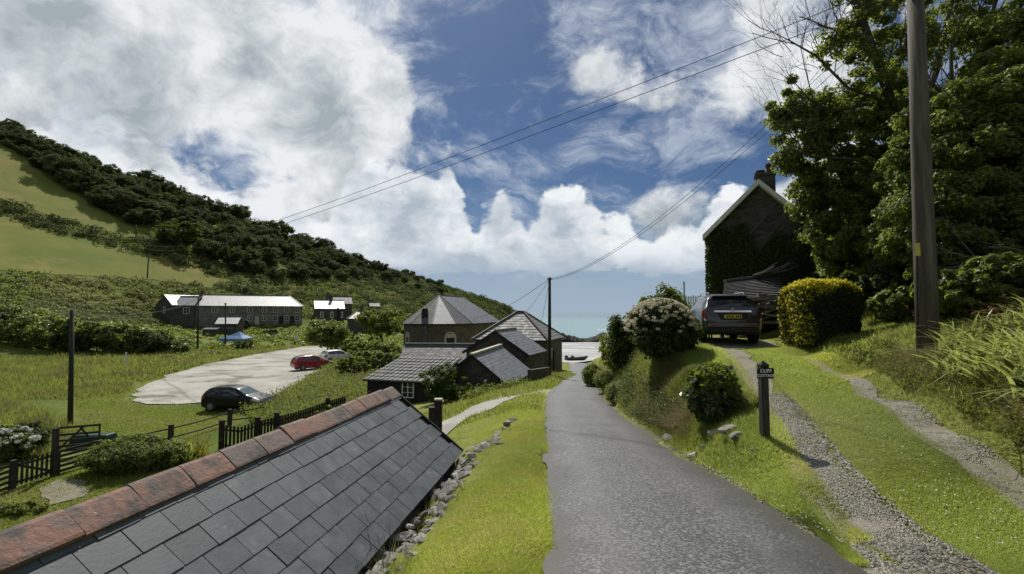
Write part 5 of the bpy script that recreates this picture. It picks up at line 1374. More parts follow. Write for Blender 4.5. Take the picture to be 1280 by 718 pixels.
# half bare tree behind it, twigs against the sky
limb_tree('half_bare_tree', 'tall half bare tree with fine twigs against the sky left of the roadside pole', on(14.6, 16.2), [([on(14.6, 16.2, -.3), P(1128, 230, 16.5), P(1115, 130, 16), P(1090, 60, 15.6), P(1070, 0, 15.4), P(1055, -60, 15)], .2), ([P(1115, 130, 16), P(1060, 110, 15.6), P(1020, 70, 15.4), P(985, 50, 15.2)], .06), ([P(1128, 220, 16.5), P(1070, 200, 16), P(1010, 195, 15.8), P(985, 185, 15.6)], .06),
           ([P(1110, 110, 16), P(1140, 40, 16), P(1150, -60, 16)], .12), ([P(1085, 130, 16), P(1040, 140, 15.8), P(1005, 120, 15.6)], .07), ([P(1128, 200, 16), P(1170, 90, 16.5), P(1190, 0, 16.5), P(1195, -80, 16.5)], .13), ([P(1190, 120, 16.5), P(1230, 50, 16.5), P(1255, -30, 16.5)], .11)],
          [pb(1070, 40, 15.5, .9), pb(1110, 20, 15.6, 1.1), pb(1090, 90, 15.7, 1.0), pb(1120, 130, 16, 1.0), pb(1150, 60, 16, 1.1), pb(1190, 30, 16.5, 1.3), pb(1240, 20, 16.5, 1.3), pb(1100, -40, 15.5, 1.4), pb(1200, -50, 16.5, 1.6), pb(1030, 120, 15.6, .5), pb(1035, 60, 15.4, .6), pb(1050, 150, 15.8, .7)], 26000, .085, 'leaf_mid', 2, 420, .26, twigs=60,
          twig_only=[pb(1015, 70, 15.4, .9), pb(1030, 140, 15.6, 1.0), pb(1060, 40, 15.4, .9), pb(1000, 120, 15.4, .5), pb(990, 60, 15.2, .4), pb(1010, 195, 15.7, .6), pb(1150, 60, 16, 1.2), pb(1220, 20, 16.5, 1.2)], twl=.85, shell=.2)
# dense trees on the bank to the right of the pole
limb_tree('leafy_tree', 'dense leafy tree filling the bank right of the roadside pole', on(13.2, 12.2), [([on(13.2, 12.2, -.3), P(1225, 250, 12.5), P(1215, 170, 12.4), P(1190, 110, 12.2)], .2), ([P(1225, 250, 12.5), P(1265, 150, 12.6)], .14)],
          [pb(1215, 215, 12, 1.7), pb(1175, 275, 11.8, 1.2), pb(1255, 170, 12, 1.7), pb(1195, 160, 12.2, 1.2), pb(1270, 250, 11.8, 1.6), pb(1225, 305, 11.5, 1.3), pb(1150, 215, 12.6, 1.0), pb(1275, 105, 12.2, 1.1), pb(1320, 200, 12, 1.8), pb(1180, 330, 11.6, .8), pb(1130, 285, 12.8, .9)], 115000, .072, 'leaf_mid', 3, 1000, .28)
limb_tree('leafy_tree', 'tall shadowed tree behind the dense leafy tree at the right edge', on(19.0, 14.5), [([on(19, 14.5, -.3), P(1330, 200, 14.5), P(1320, 80, 14.5)], .3)],
          [pb(1300, 120, 14.5, 2.2), pb(1350, 60, 14.5, 2.4), pb(1320, 250, 14.2, 2.2), pb(1380, 180, 14.5, 2.6), pb(1270, 60, 15, 1.2)], 34000, .11, 'leaf_mid', 4, 400, .42)
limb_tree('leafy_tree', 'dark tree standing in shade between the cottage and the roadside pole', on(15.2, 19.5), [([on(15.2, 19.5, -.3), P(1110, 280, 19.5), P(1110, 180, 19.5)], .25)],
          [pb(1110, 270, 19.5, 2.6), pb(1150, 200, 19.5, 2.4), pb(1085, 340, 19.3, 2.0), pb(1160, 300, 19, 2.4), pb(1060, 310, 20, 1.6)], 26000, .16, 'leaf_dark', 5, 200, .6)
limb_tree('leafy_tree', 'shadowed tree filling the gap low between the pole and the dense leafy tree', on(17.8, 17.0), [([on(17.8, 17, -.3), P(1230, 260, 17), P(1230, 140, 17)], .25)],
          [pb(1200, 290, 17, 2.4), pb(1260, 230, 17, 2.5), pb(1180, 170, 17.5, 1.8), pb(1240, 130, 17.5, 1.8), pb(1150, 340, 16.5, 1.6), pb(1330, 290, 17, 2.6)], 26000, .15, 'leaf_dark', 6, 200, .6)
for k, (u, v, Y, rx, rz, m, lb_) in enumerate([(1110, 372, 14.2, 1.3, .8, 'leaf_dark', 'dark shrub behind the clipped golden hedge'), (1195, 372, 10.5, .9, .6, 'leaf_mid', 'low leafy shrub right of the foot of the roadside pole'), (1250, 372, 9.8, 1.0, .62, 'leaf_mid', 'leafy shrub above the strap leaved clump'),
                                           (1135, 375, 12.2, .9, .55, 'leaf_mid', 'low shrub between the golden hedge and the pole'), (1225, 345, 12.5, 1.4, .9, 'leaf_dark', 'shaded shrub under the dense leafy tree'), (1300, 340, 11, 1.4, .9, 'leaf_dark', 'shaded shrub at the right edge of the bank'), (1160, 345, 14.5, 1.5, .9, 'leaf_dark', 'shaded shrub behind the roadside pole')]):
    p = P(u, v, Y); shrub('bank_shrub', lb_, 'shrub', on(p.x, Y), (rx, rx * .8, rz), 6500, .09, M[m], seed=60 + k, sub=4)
tb = MB(); rr = random.Random(9)
bt = thing('dead_branch', 'dead grey branches sticking out of the undergrowth right of the pole', 'branch', P(1262, 335, 10.2)); b0 = Vector(bt.location)
for k in range(9):
    a = V3(rr.uniform(-.2, .4), rr.uniform(-.2, .2), rr.uniform(-.3, .3)); mb = MB()
    branches(mb, a, V3(-1, rr.uniform(-.3, .2), rr.uniform(-.25, .3)).normalized(), rr.uniform(.6, 1.1), .012, 2, rr, .5, .2, 0, n=4); mb.build('bough', M['old_wood'], bt)

# ---- clipped golden hedge
p = P(1024, 416, 13.6); g_ = on(p.x, 13.6)
hd = thing('clipped_hedge', 'clipped evergreen hedge with golden sunlit top beside the driveway', 'hedge', g_)
r = np.random.default_rng(77)
def hedge_pts(n, hx, hy, h):
    f = r.choice(5, n, p=[.24, .2, .2, .18, .18]); a, c = r.uniform(-1, 1, n), r.uniform(-1, 1, n)
    C = np.zeros((n, 3)); N = np.zeros((n, 3))
    for k, (ax) in enumerate((2, 0, 0, 1, 1)):
        q = f == k
        if k == 0: C[q] = np.stack([a[q] * hx, c[q] * hy, np.full(q.sum(), h)], 1); N[q] = (0, 0, 1)
        elif ax == 0: s = 1 if k == 1 else -1; C[q] = np.stack([np.full(q.sum(), s * hx), c[q] * hy, (a[q] + 1) / 2 * h], 1); N[q] = (s, 0, 0)
        else: s = 1 if k == 3 else -1; C[q] = np.stack([c[q] * hx, np.full(q.sum(), s * hy), (a[q] + 1) / 2 * h], 1); N[q] = (0, s, 0)
    # rounded shoulders, bulge
    sx = np.clip(np.abs(C[:, 0]) / hx, 0, 1); sy = np.clip(np.abs(C[:, 1]) / hy, 0, 1)
    C[:, 2] -= np.clip((sx ** 6 + sy ** 6) * .16, 0, .26) * (C[:, 2] / h) ** 2
    C[:, :2] *= (1 + .10 * np.sin(C[:, 2:3] / h * 2.6))
    C += np.stack([np.sin(C[:, 1] * 5) * .04, np.sin(C[:, 0] * 4.5) * .05, np.sin(C[:, 0] * 6 + C[:, 1] * 4) * .03], 1) + r.normal(size=(n, 3)) * .035
    N = N + r.normal(size=(n, 3)) * .5; N /= np.linalg.norm(N, axis=1, keepdims=True)
    return C, N
C, N = hedge_pts(36000, .66, .6, 1.72)
lit_side = (C[:, 2] > 1.48 + .08 * np.sin(C[:, 0] * 5) + r.normal(size=len(C)) * .07) | ((C[:, 0] < -.56 + .1 * np.sin(C[:, 2] * 5)) & (r.uniform(0, 1, len(C)) < .45))  # sunlight on the top and left side put into the leaf colour
for nm, k, m in (('foliage', ~lit_side, 'leaf_hedge'), ('sunlit_foliage', lit_side, 'leaf_gold_lit')):
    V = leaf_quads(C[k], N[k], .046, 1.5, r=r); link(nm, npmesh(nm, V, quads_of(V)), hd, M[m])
mb = MB(); mb.prism([(-.57, -.5), (.57, -.5), (.57, .5), (-.57, .5)], -.1, 1.55); mb.build('twig_core', M['black_wood'], hd, bevel=.1)

# ---- hydrangea and neighbours on the bank
def hydrangea(name, label, c, radii, n, nf, leaf, seed, m='leaf_dark', fs=.11, fm='flower_cream', top=.25):
    t, bl = shrub(name, label, 'shrub', c, radii, n, leaf, M[m], seed=seed, nclump=n // 30, cr=.22, sub=5)
    r = np.random.default_rng(seed)
    rx, ry, rz = radii
    d = unit(nf * 4, r); d = d[(d[:, 2] > -.1) & (d[:, 2] + r.normal(size=len(d)) * .35 > top)][:nf]
    H0 = d * np.array([rx, ry, rz]) * 1.0 + np.array([0, 0, rz * .98])
    L = []; N = []
    for h in H0:
        q = unit(16, r); L.append(h + q * np.array([1, 1, .6]) * fs * .5); N.append(q * .8 + np.array([0, 0, .4]))
    L = np.concatenate(L); N = np.concatenate(N); N /= np.linalg.norm(N, axis=1, keepdims=True)
    V = leaf_quads(L, N, fs * .42, 1.1, r=r); link('flower_heads', npmesh('flower_heads', V, quads_of(V)), t, M[fm])
    return t
p = P(826, 438, 13.6); hydrangea('hydrangea', 'large rounded hydrangea with pale flower heads on the bank above the lane', on(p.x, 13.6), (.96, .92, .82), 17000, 330, .07, 3, fs=.115, top=.12)
p = P(783, 432, 18.5); shrub('tall_shrub', 'tall dark leaning shrub at the seaward edge of the bank left of the hydrangea', 'shrub', on(p.x, 18.5), (.75, .9, 1.15), 11000, .09, M['leaf_dark'], seed=71, sub=5, cr=.26)
p = P(770, 440, 20.5); shrub('bank_bush', 'mid green bush trailing down the bank below the tall dark shrub', 'shrub', on(p.x, 20.5), (.6, 1.1, .8), 7000, .08, M['leaf_mid'], seed=72, sub=4, cr=.25)
p = P(832, 400, 16.6); shrub('green_shrub', 'bright green shrub showing above the flowering hydrangea', 'shrub', on(p.x, 16.6), (.85, .7, .98), 7000, .085, M['leaf_bright'], seed=73, sub=4, cr=.25)
p = P(851, 398, 16.2); shrub('corner_shrub', 'small dark shrub between the hydrangea and the white picket fence', 'shrub', on(p.x, 16.2), (.3, .3, .42), 3000, .08, M['leaf_dark'], seed=74, sub=3, cr=.2)
p = P(742, 470, 26); shrub('lane_shrub', 'pale green spiky shrub at the bend in the lane', 'shrub', on(p.x, 26), (.55, .9, .62), 5200, .07, M['leaf_bright'], seed=75, sub=4, cr=.22)
p = P(757, 478, 21); shrub('lane_shrub', 'grey green scrubby bush on the bank face above the lane bend', 'shrub', on(p.x, 21), (.45, .8, .4), 5200, .05, M['leaf_scrub'], seed=76, sub=4, cr=.22)
p = P(778, 480, 16); shrub('lane_shrub', 'low tangled bush half way up the bank beside the lane', 'shrub', on(p.x - .1, 16), (.4, .7, .32), 4600, .045, M['leaf_scrub'], seed=78, sub=4, cr=.2)
# camellia-like glossy bush by the sign
leafmat('leaf_glossy', (.022, .045, .012), (.05, .08, .02), (.14, .22, .02), .26, rough=.36, spec=.5)
p = P(893, 500, 8.5); cb_, bl = shrub('glossy_bush', 'glossy dark leaved bush with pale new shoots left of the cottage sign', 'shrub', on(p.x, 8.5), (.44, .42, .47), 4200, .075, M['leaf_glossy'], seed=80, sub=4, cr=.16, nclump=110)
r = np.random.default_rng(81); d = unit(500, r); d = d[(d[:, 2] > .0) & (d[:, 0] < .55)][:150]; C = d * np.array([.47, .45, .46]) + np.array([0, 0, .5])
Cn = np.repeat(C, 7, 0) + r.normal(size=(len(C) * 7, 3)) * .03; N = np.repeat(d, 7, 0) * .4 + r.normal(size=(len(Cn), 3)) * .5 + np.array([0, 0, .5]); N /= np.linalg.norm(N, axis=1, keepdims=True)
V = leaf_quads(Cn, N, .055, 1.7, r=r); link('new_shoots', npmesh('new_shoots', V, quads_of(V)), cb_, M['leaf_bright'])

# ---- ivy on the cottage gable (a child of the cottage, in its frame)
r = np.random.default_rng(90); n = 36000
x = r.uniform(-.25, 4.6, n); z = r.uniform(0, 5.6, n)
topz = 4.8 + .5 * np.sin(x * 1.9) + .35 * np.sin(x * 4.7 + 1) + r.normal(size=n) * .22
k = (z < topz) & ((np.sin(x * 3.1 + 1.2 * np.sin(z * 2.2)) + np.sin(z * 3.7 + x) + r.normal(size=n) * .9) > -1.7)
x, z = x[k], z[k]; dep = .10 + .12 * (np.sin(x * 4 + np.sin(z * 3)) * .5 + .5) + r.uniform(0, .08, len(x))
C = np.stack([x, -dep + np.where(x < 0, .1, 0), z], 1)
C[x < 0, 1] += r.uniform(-.1, .5, (x < 0).sum())
N = np.array([0, -1, .35]) + r.normal(size=C.shape) * .55; N /= np.linalg.norm(N, axis=1, keepdims=True)
V = leaf_quads(C, N, .10, 1.2, r=r); link('ivy', npmesh('ivy', V, quads_of(V)), ic, M['leaf_ivy'])

# ================================================================ white picket fence and gate
pf = thing('picket_fence', 'white picket fence behind the hydrangea at the end of the driveway', 'fence', on(P(870, 400, 19.2).x, 19.2)); b0 = Vector(pf.location)
a, b = P(858, 396, 19.3), P(889, 393, 19.0); zt = P(870, 371, 19.2).z
for k in range(11):
    q = a.lerp(b, k / 10); h = zt - b0.z + random.uniform(-.02, .02)
    mb = MB(); x, y = q.x - b0.x, q.y - b0.y; mb.hull([(x - .035, y, -.05), (x + .035, y, -.05), (x + .035, y + .02, -.05), (x - .035, y + .02, -.05)], [(x - .035, y, h), (x + .035, y, h), (x + .035, y + .02, h), (x - .035, y + .02, h)])
    mb.hull([(x - .035, y, h), (x + .035, y, h), (x + .035, y + .02, h), (x - .035, y + .02, h)], [(x - .006, y, h + .05), (x + .006, y, h + .05), (x + .006, y + .02, h + .05), (x - .006, y + .02, h + .05)]); mb.build('pale', M['white_paint'], pf)
for f in (.25, .72):
    mb = MB(); zz = (zt - b0.z) * f; mb.bar((a.x - b0.x, a.y - b0.y + .05, zz), (b.x - b0.x, b.y - b0.y + .05, zz), .05, .08); mb.build('rail', M['white_paint'], pf)
mb = MB(); q = P(855, 352, 19.6); mb.tube([on(q.x, q.y), q], [.03, .025], 6); tag(mb.build('garden_pole', M['dark_timber']), 'thin dark pole rising behind the hydrangea', 'pole')

# ================================================================ cars
def car_paint(name, c, rough=.25, metal=.0, coat=.3, spec=.5):
    return mat(name, c, tuple(q * 1.25 for q in c), scale=1.2, rough=rough, spec=spec, coat=coat, metal=metal, coord='Object', contrast=(.3, .8))
mat('tyre', (.012, .012, .012), (.03, .03, .028), scale=20, rough=.85)
mat('rim', (.42, .42, .43), (.30, .30, .31), scale=6, rough=.35, metal=.8)
mat('tail_light', (.30, .010, .012), (.22, .01, .012), scale=8, rough=.15, coat=.6)
mat('clear_lamp', (.65, .66, .67), (.5, .5, .5), scale=6, rough=.12, coat=.5)
mat('car_glass', (.010, .012, .014), rough=.04, spec=.9)
mat('screen_glass', (.10, .14, .14), rough=.05, spec=.9)
mat('plastic_black', (.014, .014, .015), (.022, .022, .022), scale=12, rough=.6)
mat('chrome', (.62, .63, .65), rough=.15, metal=1.0)
mat('plate_yellow', (.55, .42, .03), (.45, .35, .04), scale=10, rough=.45)
class Body:
    def __init__(s, st): s.st = np.array(st, float)
    def par(s, x): return [sum(np.interp(x + o, s.st[:, 0], s.st[:, k]) for o in (-.06, -.02, .02, .06)) / 4 for k in range(1, 6)]
    def ring(s, x):
        zb, zs, zt, w, wt = s.par(x)
        return [(0, zb), (w * .84, zb), (w * .985, zb + .16 * (zs - zb)), (w, zb + .58 * (zs - zb)), (w * .965, zs), (wt + (w * .965 - wt) * .18, zt - .13 * (zt - zs) - .012), (wt * .72, zt - .012), (0, zt)]
    def S(s, x, t):
        r = s.ring(x); k = min(int(t), 6); f = t - k
        p = [Vector(r[max(0, min(7, i))]) for i in (k - 1, k, k + 1, k + 2)]
        if k == 0: p[0] = Vector((-r[1][0], r[1][1]))
        if k == 6: p[3] = Vector((-r[6][0], r[6][1]))
        tn = .42
        a = (p[2] - p[0]) * tn; b = (p[3] - p[1]) * tn
        q = p[1] * (2 * f ** 3 - 3 * f ** 2 + 1) + p[2] * (-2 * f ** 3 + 3 * f ** 2) + a * (f ** 3 - 2 * f ** 2 + f) + b * (f ** 3 - f ** 2)
        return V3(x, max(0, q.x), q.y)
    def shell(s, n=46):
        x0, x1 = s.st[0, 0], s.st[-1, 0]; xs = [x0 + (x1 - x0) * (.5 - .5 * math.cos(math.pi * i / (n - 1))) * 1.0 for i in range(n)]
        ts = [i / 3 for i in range(22)]; mb = MB(); m = 2 * len(ts) - 2
        for x in xs:
            h = [s.S(x, t) for t in ts]
            mb.v += [tuple(p) for p in h] + [(p.x, -p.y, p.z) for p in h[-2:0:-1]]
        for i in range(n - 1):
            for j in range(m): mb.f.append((i * m + j, i * m + (j + 1) % m, (i + 1) * m + (j + 1) % m, (i + 1) * m + j))
        mb.f.append(tuple(range(m - 1, -1, -1))); mb.f.append(tuple((n - 1) * m + j for j in range(m)))
        return mb
    def patch(s, x0, x1, t0, t1, off=.006, side=1, nx=8, nt=6, full=False, skew=0.0):
        mb = MB(); rows = []
        tt = [t0 + (t1 - t0) * j / nt for j in range(nt + 1)]
        for i in range(nx + 1):
            row = []
            for t in tt:
                x = x0 + (x1 - x0) * i / nx + skew * (t - t0)
                p = s.S(x, t); e = .01
                dx = s.S(x + e, t) - s.S(x - e, t); dt = s.S(x, min(7, t + e)) - s.S(x, max(0, t - e))
                nn = dt.cross(dx); nn = nn.normalized() if nn.length > 1e-9 else V3(0, 0, 1)
                c = V3(x, 0, .7)
                if nn.dot(p - c) < 0: nn = -nn
                p = p + nn * off; row.append(V3(p.x, p.y * side, p.z))
            if full: row = row + [V3(p.x, -p.y, p.z) for p in row[-2::-1]]
            rows.append(row)
        m = len(rows[0])
        for row in rows: mb.v += [tuple(p) for p in row]
        for i in range(nx):
            for j in range(m - 1): mb.f.append((i * m + j, i * m + j + 1, (i + 1) * m + j + 1, (i + 1) * m + j))
        return mb
def wheel(parent, x, y, r, w, side):
    mb = MB(); n = 24; prof = [(r * .62, w / 2), (r * .9, w / 2), (r, w * .3), (r, -w * .3), (r * .9, -w / 2), (r * .62, -w / 2)]
    for k in range(n):
        a = 2 * math.pi * k / n
        for q, o in prof: mb.v.append((x + q * math.cos(a), y + o, r + q * math.sin(a)))
    for k in range(n):
        for j in range(5): mb.f.append((k * 6 + j, k * 6 + j + 1, ((k + 1) % n) * 6 + j + 1, ((k + 1) % n) * 6 + j))
    t = mb.build('wheel', M['tyre'], parent, True)
    rb = MB(); yo = y + side * w * .46
    for k in range(5):
        a = 2 * math.pi * k / 5; c, s_ = math.cos(a), math.sin(a)
        rb.bar((x, yo, r), (x + c * r * .6, yo, r + s_ * r * .6), .07, .03, up=(0, 1, 0))
    for k in range(20):
        a, b = 2 * math.pi * k / 20, 2 * math.pi * (k + 1) / 20
        f = lambda an, q, o: (x + q * r * math.cos(an), yo + o, r + q * r * math.sin(an))
        rb.poly([f(a, .54, .004), f(b, .54, .004), f(b, .645, .004), f(a, .645, .004)]); rb.poly([f(a, .54, -.004), f(a, .645, -.004), f(b, .645, -.004), f(b, .54, -.004)])
    rb.build('rim', M['rim'], t)
    bb = MB(); bb.tube([(x, y + side * w * .2, r), (x, y + side * w * .25, r)], r * .6, 20); bb.build('brake_disc', M['plastic_black'], t)
def arch_ring(parent, x, y, r, side, m):
    mb = MB(); n = 14
    for k in range(n):
        a, b = math.pi * (-.08 + 1.16 * k / n), math.pi * (-.08 + 1.16 * (k + 1) / n)
        f = lambda an, q, o: (x + q * math.cos(an), y + side * o, r + q * math.sin(an) * 1.0)
        mb.hull([f(a, r * 1.06, -.10), f(b, r * 1.06, -.10), f(b, r * 1.2, -.10), f(a, r * 1.2, -.10)], [f(a, r * 1.06, .012), f(b, r * 1.06, .012), f(b, r * 1.2, .004), f(a, r * 1.2, .004)])
    mb.tube([(x, y - side * .16, r), (x, y + side * .004, r)], r * 1.1, 20)
    mb.build('wheel_arch', M[m], parent)
HATCH = [(-1.97, .45, .70, .80, .66, .56), (-1.90, .28, .86, .98, .80, .66), (-1.76, .22, .95, 1.18, .84, .62), (-1.5, .20, .97, 1.38, .85, .59), (-1.0, .18, .95, 1.455, .86, .59), (-.2, .18, .92, 1.47, .86, .59), (.30, .18, .90, 1.38, .86, .58), (.95, .18, .87, 1.01, .85, .66), (1.5, .20, .79, .87, .84, .68), (1.84, .24, .66, .72, .78, .62), (1.99, .36, .54, .58, .62, .50)]
SUV = [(-2.14, .48, .80, .90, .74, .64), (-2.08, .32, .99, 1.08, .865, .76), (-1.96, .28, 1.06, 1.22, .885, .70), (-1.66, .27, 1.08, 1.52, .89, .60), (-1.0, .25, 1.05, 1.60, .895, .59), (0, .25, 1.01, 1.605, .895, .60), (.5, .25, .99, 1.50, .895, .61), (1.15, .25, .97, 1.12, .88, .72), (1.7, .27, .90, .98, .86, .70), (2.05, .32, .76, .82, .78, .62), (2.16, .45, .62, .66, .62, .5)]
def hatchback(name, label, loc, rz, paint, detail=True):
    t = thing(name, label, 'car', loc, rz); B = Body(HATCH)
    body = B.shell().build('body', paint, t, True)
    for s in (1, -1):
        B.patch(-.52, .66, 4.14, 4.82, side=s, skew=-.22).build('side_window', M['car_glass'], t, True)
        B.patch(-1.46, -.60, 4.14, 4.80, side=s, skew=-.1).build('side_window', M['car_glass'], t, True)
        B.patch(-1.92, -1.66, 3.35, 4.25, side=s).build('tail_light', M['tail_light'], t, True)
        B.patch(1.40, 1.86, 3.55, 4.35, side=s).build('headlight', M['clear_lamp'], t, True)
        for x in (-1.24, 1.24): wheel(t, x, s * .77, .30, .2, s); arch_ring(t, x, s * .852, .30, s, 'plastic_black')
        mb = MB(); mb.box((.52, s * .95, .98), (.14, .16, .12)); mb.build('wing_mirror', paint, t, bevel=.03)
        for x in (-.05, -.75):
            mb = MB(); mb.box((x - .25, s * .866, .80), (.16, .02, .025)); mb.build('door_handle', M['plastic_black'], t)
    B.patch(.40, .92, 5.1, 7, full=True).build('windscreen', M['screen_glass'], t, True)
    B.patch(-1.80, -1.52, 5.15, 7, full=True).build('rear_window', M['car_glass'], t, True)
    mb = MB(); mb.box((1.95, 0, .46), (.06, .8, .14)); mb.build('grille', M['plastic_black'], t)
    mb = MB(); mb.box((2.0, 0, .36), (.02, .5, .1)); mb.build('number_plate', M['white_paint'], t)
    return t
def suv(name, label, loc, rz, paint):
    t = thing(name, label, 'car', loc, rz); B = Body(SUV)
    B.shell(56).build('body', paint, t, True)
    for s in (1, -1):
        B.patch(-.52, .80, 4.14, 4.82, side=s, skew=-.22).build('side_window', M['car_glass'], t, True)
        B.patch(-1.55, -.60, 4.14, 4.80, side=s, skew=-.1).build('side_window', M['car_glass'], t, True)
        tl = B.patch(-2.115, -1.86, 3.38, 4.02, side=s, off=.012).build('tail_light', M['tail_light'], t, True)
        B.patch(-2.128, -2.06, 3.16, 3.42, side=s, off=.014).build('reversing_lamp', M['clear_lamp'], t, True)
        B.patch(1.5, 2.0, 3.55, 4.3, side=s).build('headlight', M['clear_lamp'], t, True)
        B.patch(-2.06, 2.0, 1.2, 2.1, side=s, off=.012, nx=20).build('sill_trim', M['plastic_black'], t, True)
        for x in (-1.28, 1.32): wheel(t, x, s * .80, .34, .22, s); arch_ring(t, x, s * .886, .34, s, 'plastic_black')
        mb = MB(); mb.box((.75, s * 1.0, 1.08), (.16, .2, .15)); mb.build('wing_mirror', paint, t, bevel=.03)
        mb = MB(); mb.tube([(-1.35, s * .54, 1.585), (-1.25, s * .55, 1.65), (-.2, s * .56, 1.67), (.45, s * .55, 1.585)], .018, 6); mb.build('roof_rail', M['chrome'], t)
    B.patch(-1.99, -1.66, 5.02, 7, full=True, nx=10, nt=8).build('rear_window', M['car_glass'], t, True)
    B.patch(.55, 1.10, 5.1, 7, full=True).build('windscreen', M['screen_glass'], t, True)
    mb = MB(); mb.hull([(-1.70, -.54, 1.50), (-1.70, .54, 1.50), (-1.55, .56, 1.545), (-1.55, -.56, 1.545)], [(-1.80, -.50, 1.535), (-1.80, .50, 1.535), (-1.55, .54, 1.60), (-1.55, -.54, 1.60)]); mb.build('spoiler', paint, t, bevel=.012)
    mb = MB(); mb.hull([(-1.42, -.025, 1.57), (-1.42, .025, 1.57), (-1.22, .012, 1.59), (-1.22, -.012, 1.59)], [(-1.40, -.008, 1.66), (-1.40, .008, 1.66), (-1.36, .005, 1.66), (-1.36, -.005, 1.66)]); mb.build('roof_aerial', M['plastic_black'], t)
    mb = MB(); mb.hull([(-2.15, -.56, 1.0), (-2.15, .56, 1.0), (-2.02, .60, 1.0), (-2.02, -.60, 1.0)], [(-2.13, -.54, 1.055), (-2.13, .54, 1.055), (-2.02, .58, 1.055), (-2.02, -.58, 1.055)]); mb.build('chrome_strip', M['chrome'], t)
    mb = MB(); mb.hull([(-2.17, -.36, .76), (-2.17, .36, .76), (-2.06, .36, .76), (-2.06, -.36, .76)], [(-2.15, -.46, .98), (-2.15, .46, .98), (-2.06, .46, .98), (-2.06, -.46, .98)]); mb.build('plate_recess', M['plastic_black'], t, bevel=.02)
    pl_ = MB(); pl_.box((-2.185, 0, .865), (.012, .52, .115)); plo = pl_.build('number_plate', M['plate_yellow'], t)
    mb = MB(); yy = .205
    for k, w in enumerate((.05, .05, .03, .055, 0, .05, .055, .05)):      # dark characters, too blurred in the photo to read
        if w: mb.box((-2.1925, yy - w / 2, .865), (.003, w * .8, .075))
        yy -= w + .012 if w else .04
    mb.build('plate_characters', M['plastic_black'], plo)['kind'] = 'stuff'
    em = MB()
    for y in (-.03, .03): em.box((-2.15, y, 1.07), (.02, .014, .07))
    em.box((-2.15, 0, 1.07), (.018, .06, .014))
    em.tube([(-2.145, .055 * math.cos(a), 1.07 + .05 * math.sin(a)) for a in np.linspace(0, 6.283, 17)], .007, 5, cap=False); em.build('tailgate_emblem', M['chrome'], t)
    mb = MB(); mb.hull([(-2.19, -.70, .36), (-2.19, .70, .36), (-2.0, .82, .36), (-2.0, -.82, .36)], [(-2.20, -.72, .50), (-2.20, .72, .50), (-2.0, .875, .50), (-2.0, -.875, .50)]); mb.build('bumper_trim', M['plastic_black'], t, bevel=.025)
    mb = MB(); mb.hull([(-2.2, -.74, .53), (-2.2, .74, .53), (-2.0, .885, .53), (-2.0, -.885, .53)], [(-2.19, -.72, .66), (-2.19, .72, .66), (-2.0, .875, .66), (-2.0, -.875, .66)]); mb.build('bumper', paint, t, bevel=.03)
    for s in (1, -1):
        mb = MB(); mb.box((-2.205, s * .58, .585), (.012, .22, .035)); mb.build('reflector', M['tail_light'], t)
    return t
graph = car_paint('graphite_paint', (.045, .044, .045), .28, .35)
hd_ = V3(.20, .98, 0); rc_ = P(917, 430, 15.2); cc = V3(rc_.x, 15.2, 0) + hd_ * 2.15
cz = float(H(cc.x, cc.y)); cz0 = float(H(cc.x - hd_.x * 1.3, cc.y - hd_.y * 1.3))
suv('parked_car', 'dark grey crossover car parked on the driveway facing the cottage', (cc.x, cc.y, (cz + cz0) / 2 + .02), math.atan2(hd_.y, hd_.x), graph)
p = PZ(298, 512, -6.02); hatchback('parked_car', 'black hatchback parked on grass at the edge of the gravel car park', on(p.x, p.y, .02), R(-5), car_paint('black_paint', (.006, .006, .007), .3, 0, .1, .25))
p = PZ(390, 462, -5.9); hatchback('parked_car', 'dark red hatchback at the far end of the gravel car park', on(p.x, p.y, .07), R(44), car_paint('red_paint', (.22, .012, .025), .25))
p = PZ(408, 456, -5.9); hatchback('parked_car', 'white car parked beyond the dark red hatchback', on(p.x + .4, p.y + 2.5, .07), R(44), car_paint('white_car_paint', (.62, .62, .56), .3))

# ================================================================ utility poles and wires
mat('pole_timber', (.11, .098, .082), (.06, .054, .046), scale=3, rough=.85, bump=.5, bscale=10, stretch=(5, 5, .35), c3=(.16, .15, .12), s3=.8, c3t=(.5, .75))
mat('pole_dark', (.028, .024, .020), (.05, .044, .036), scale=3, rough=.85, stretch=(4, 4, .4))
mat('yellow_tag', (.55, .48, .05), (.40, .36, .08), scale=20, rough=.5)
mat('porcelain', (.35, .33, .28), rough=.3)
rb0 = on(7.76, 9.0); ptop = P(1143, -34, 9.0)
rp_ = thing('utility_pole', 'thick weathered timber pole with yellow tag on the bank above the driveway', 'utility pole', rb0); b0 = Vector(rb0)
mb = MB(); tp = ptop - b0; mb.tube([V3(0, 0, -.4), tp * .25, tp * .6, tp], [.178, .170, .150, .130], 16); mb.build('pole', M['pole_timber'], rp_, True)
q = P(1149, 312, 8.83) - b0; mb = MB(); mb.box((q.x - .005, q.y + .02, q.z), (.075, .012, .24)); mb.build('warning_tag', M['yellow_tag'], rp_)
mb = MB(); q0 = P(1146.5, 420, 8.86) - b0; q1 = P(1146.5, 318, 8.86) - b0; mb.tube([q0, q1], .018, 6); mb.build('conduit', M['plastic_black'], rp_)
mb = MB(); q0 = P(1169.5, 375, 9.0) - b0; q1 = P(1169, 308, 9.0) - b0; mb.bar(q0, q1, .04, .05); mb.build('cable_cover', M['plastic_black'], rp_)
for k in range(2):
    mb = MB(); q = tp - V3(0, 0, .22 + .3 * k); mb.tube([q + V3(-.3, -.15, 0), q + V3(.2, -.15, 0)], .035, 6); mb.build('bracket', M['pole_dark'], rp_)
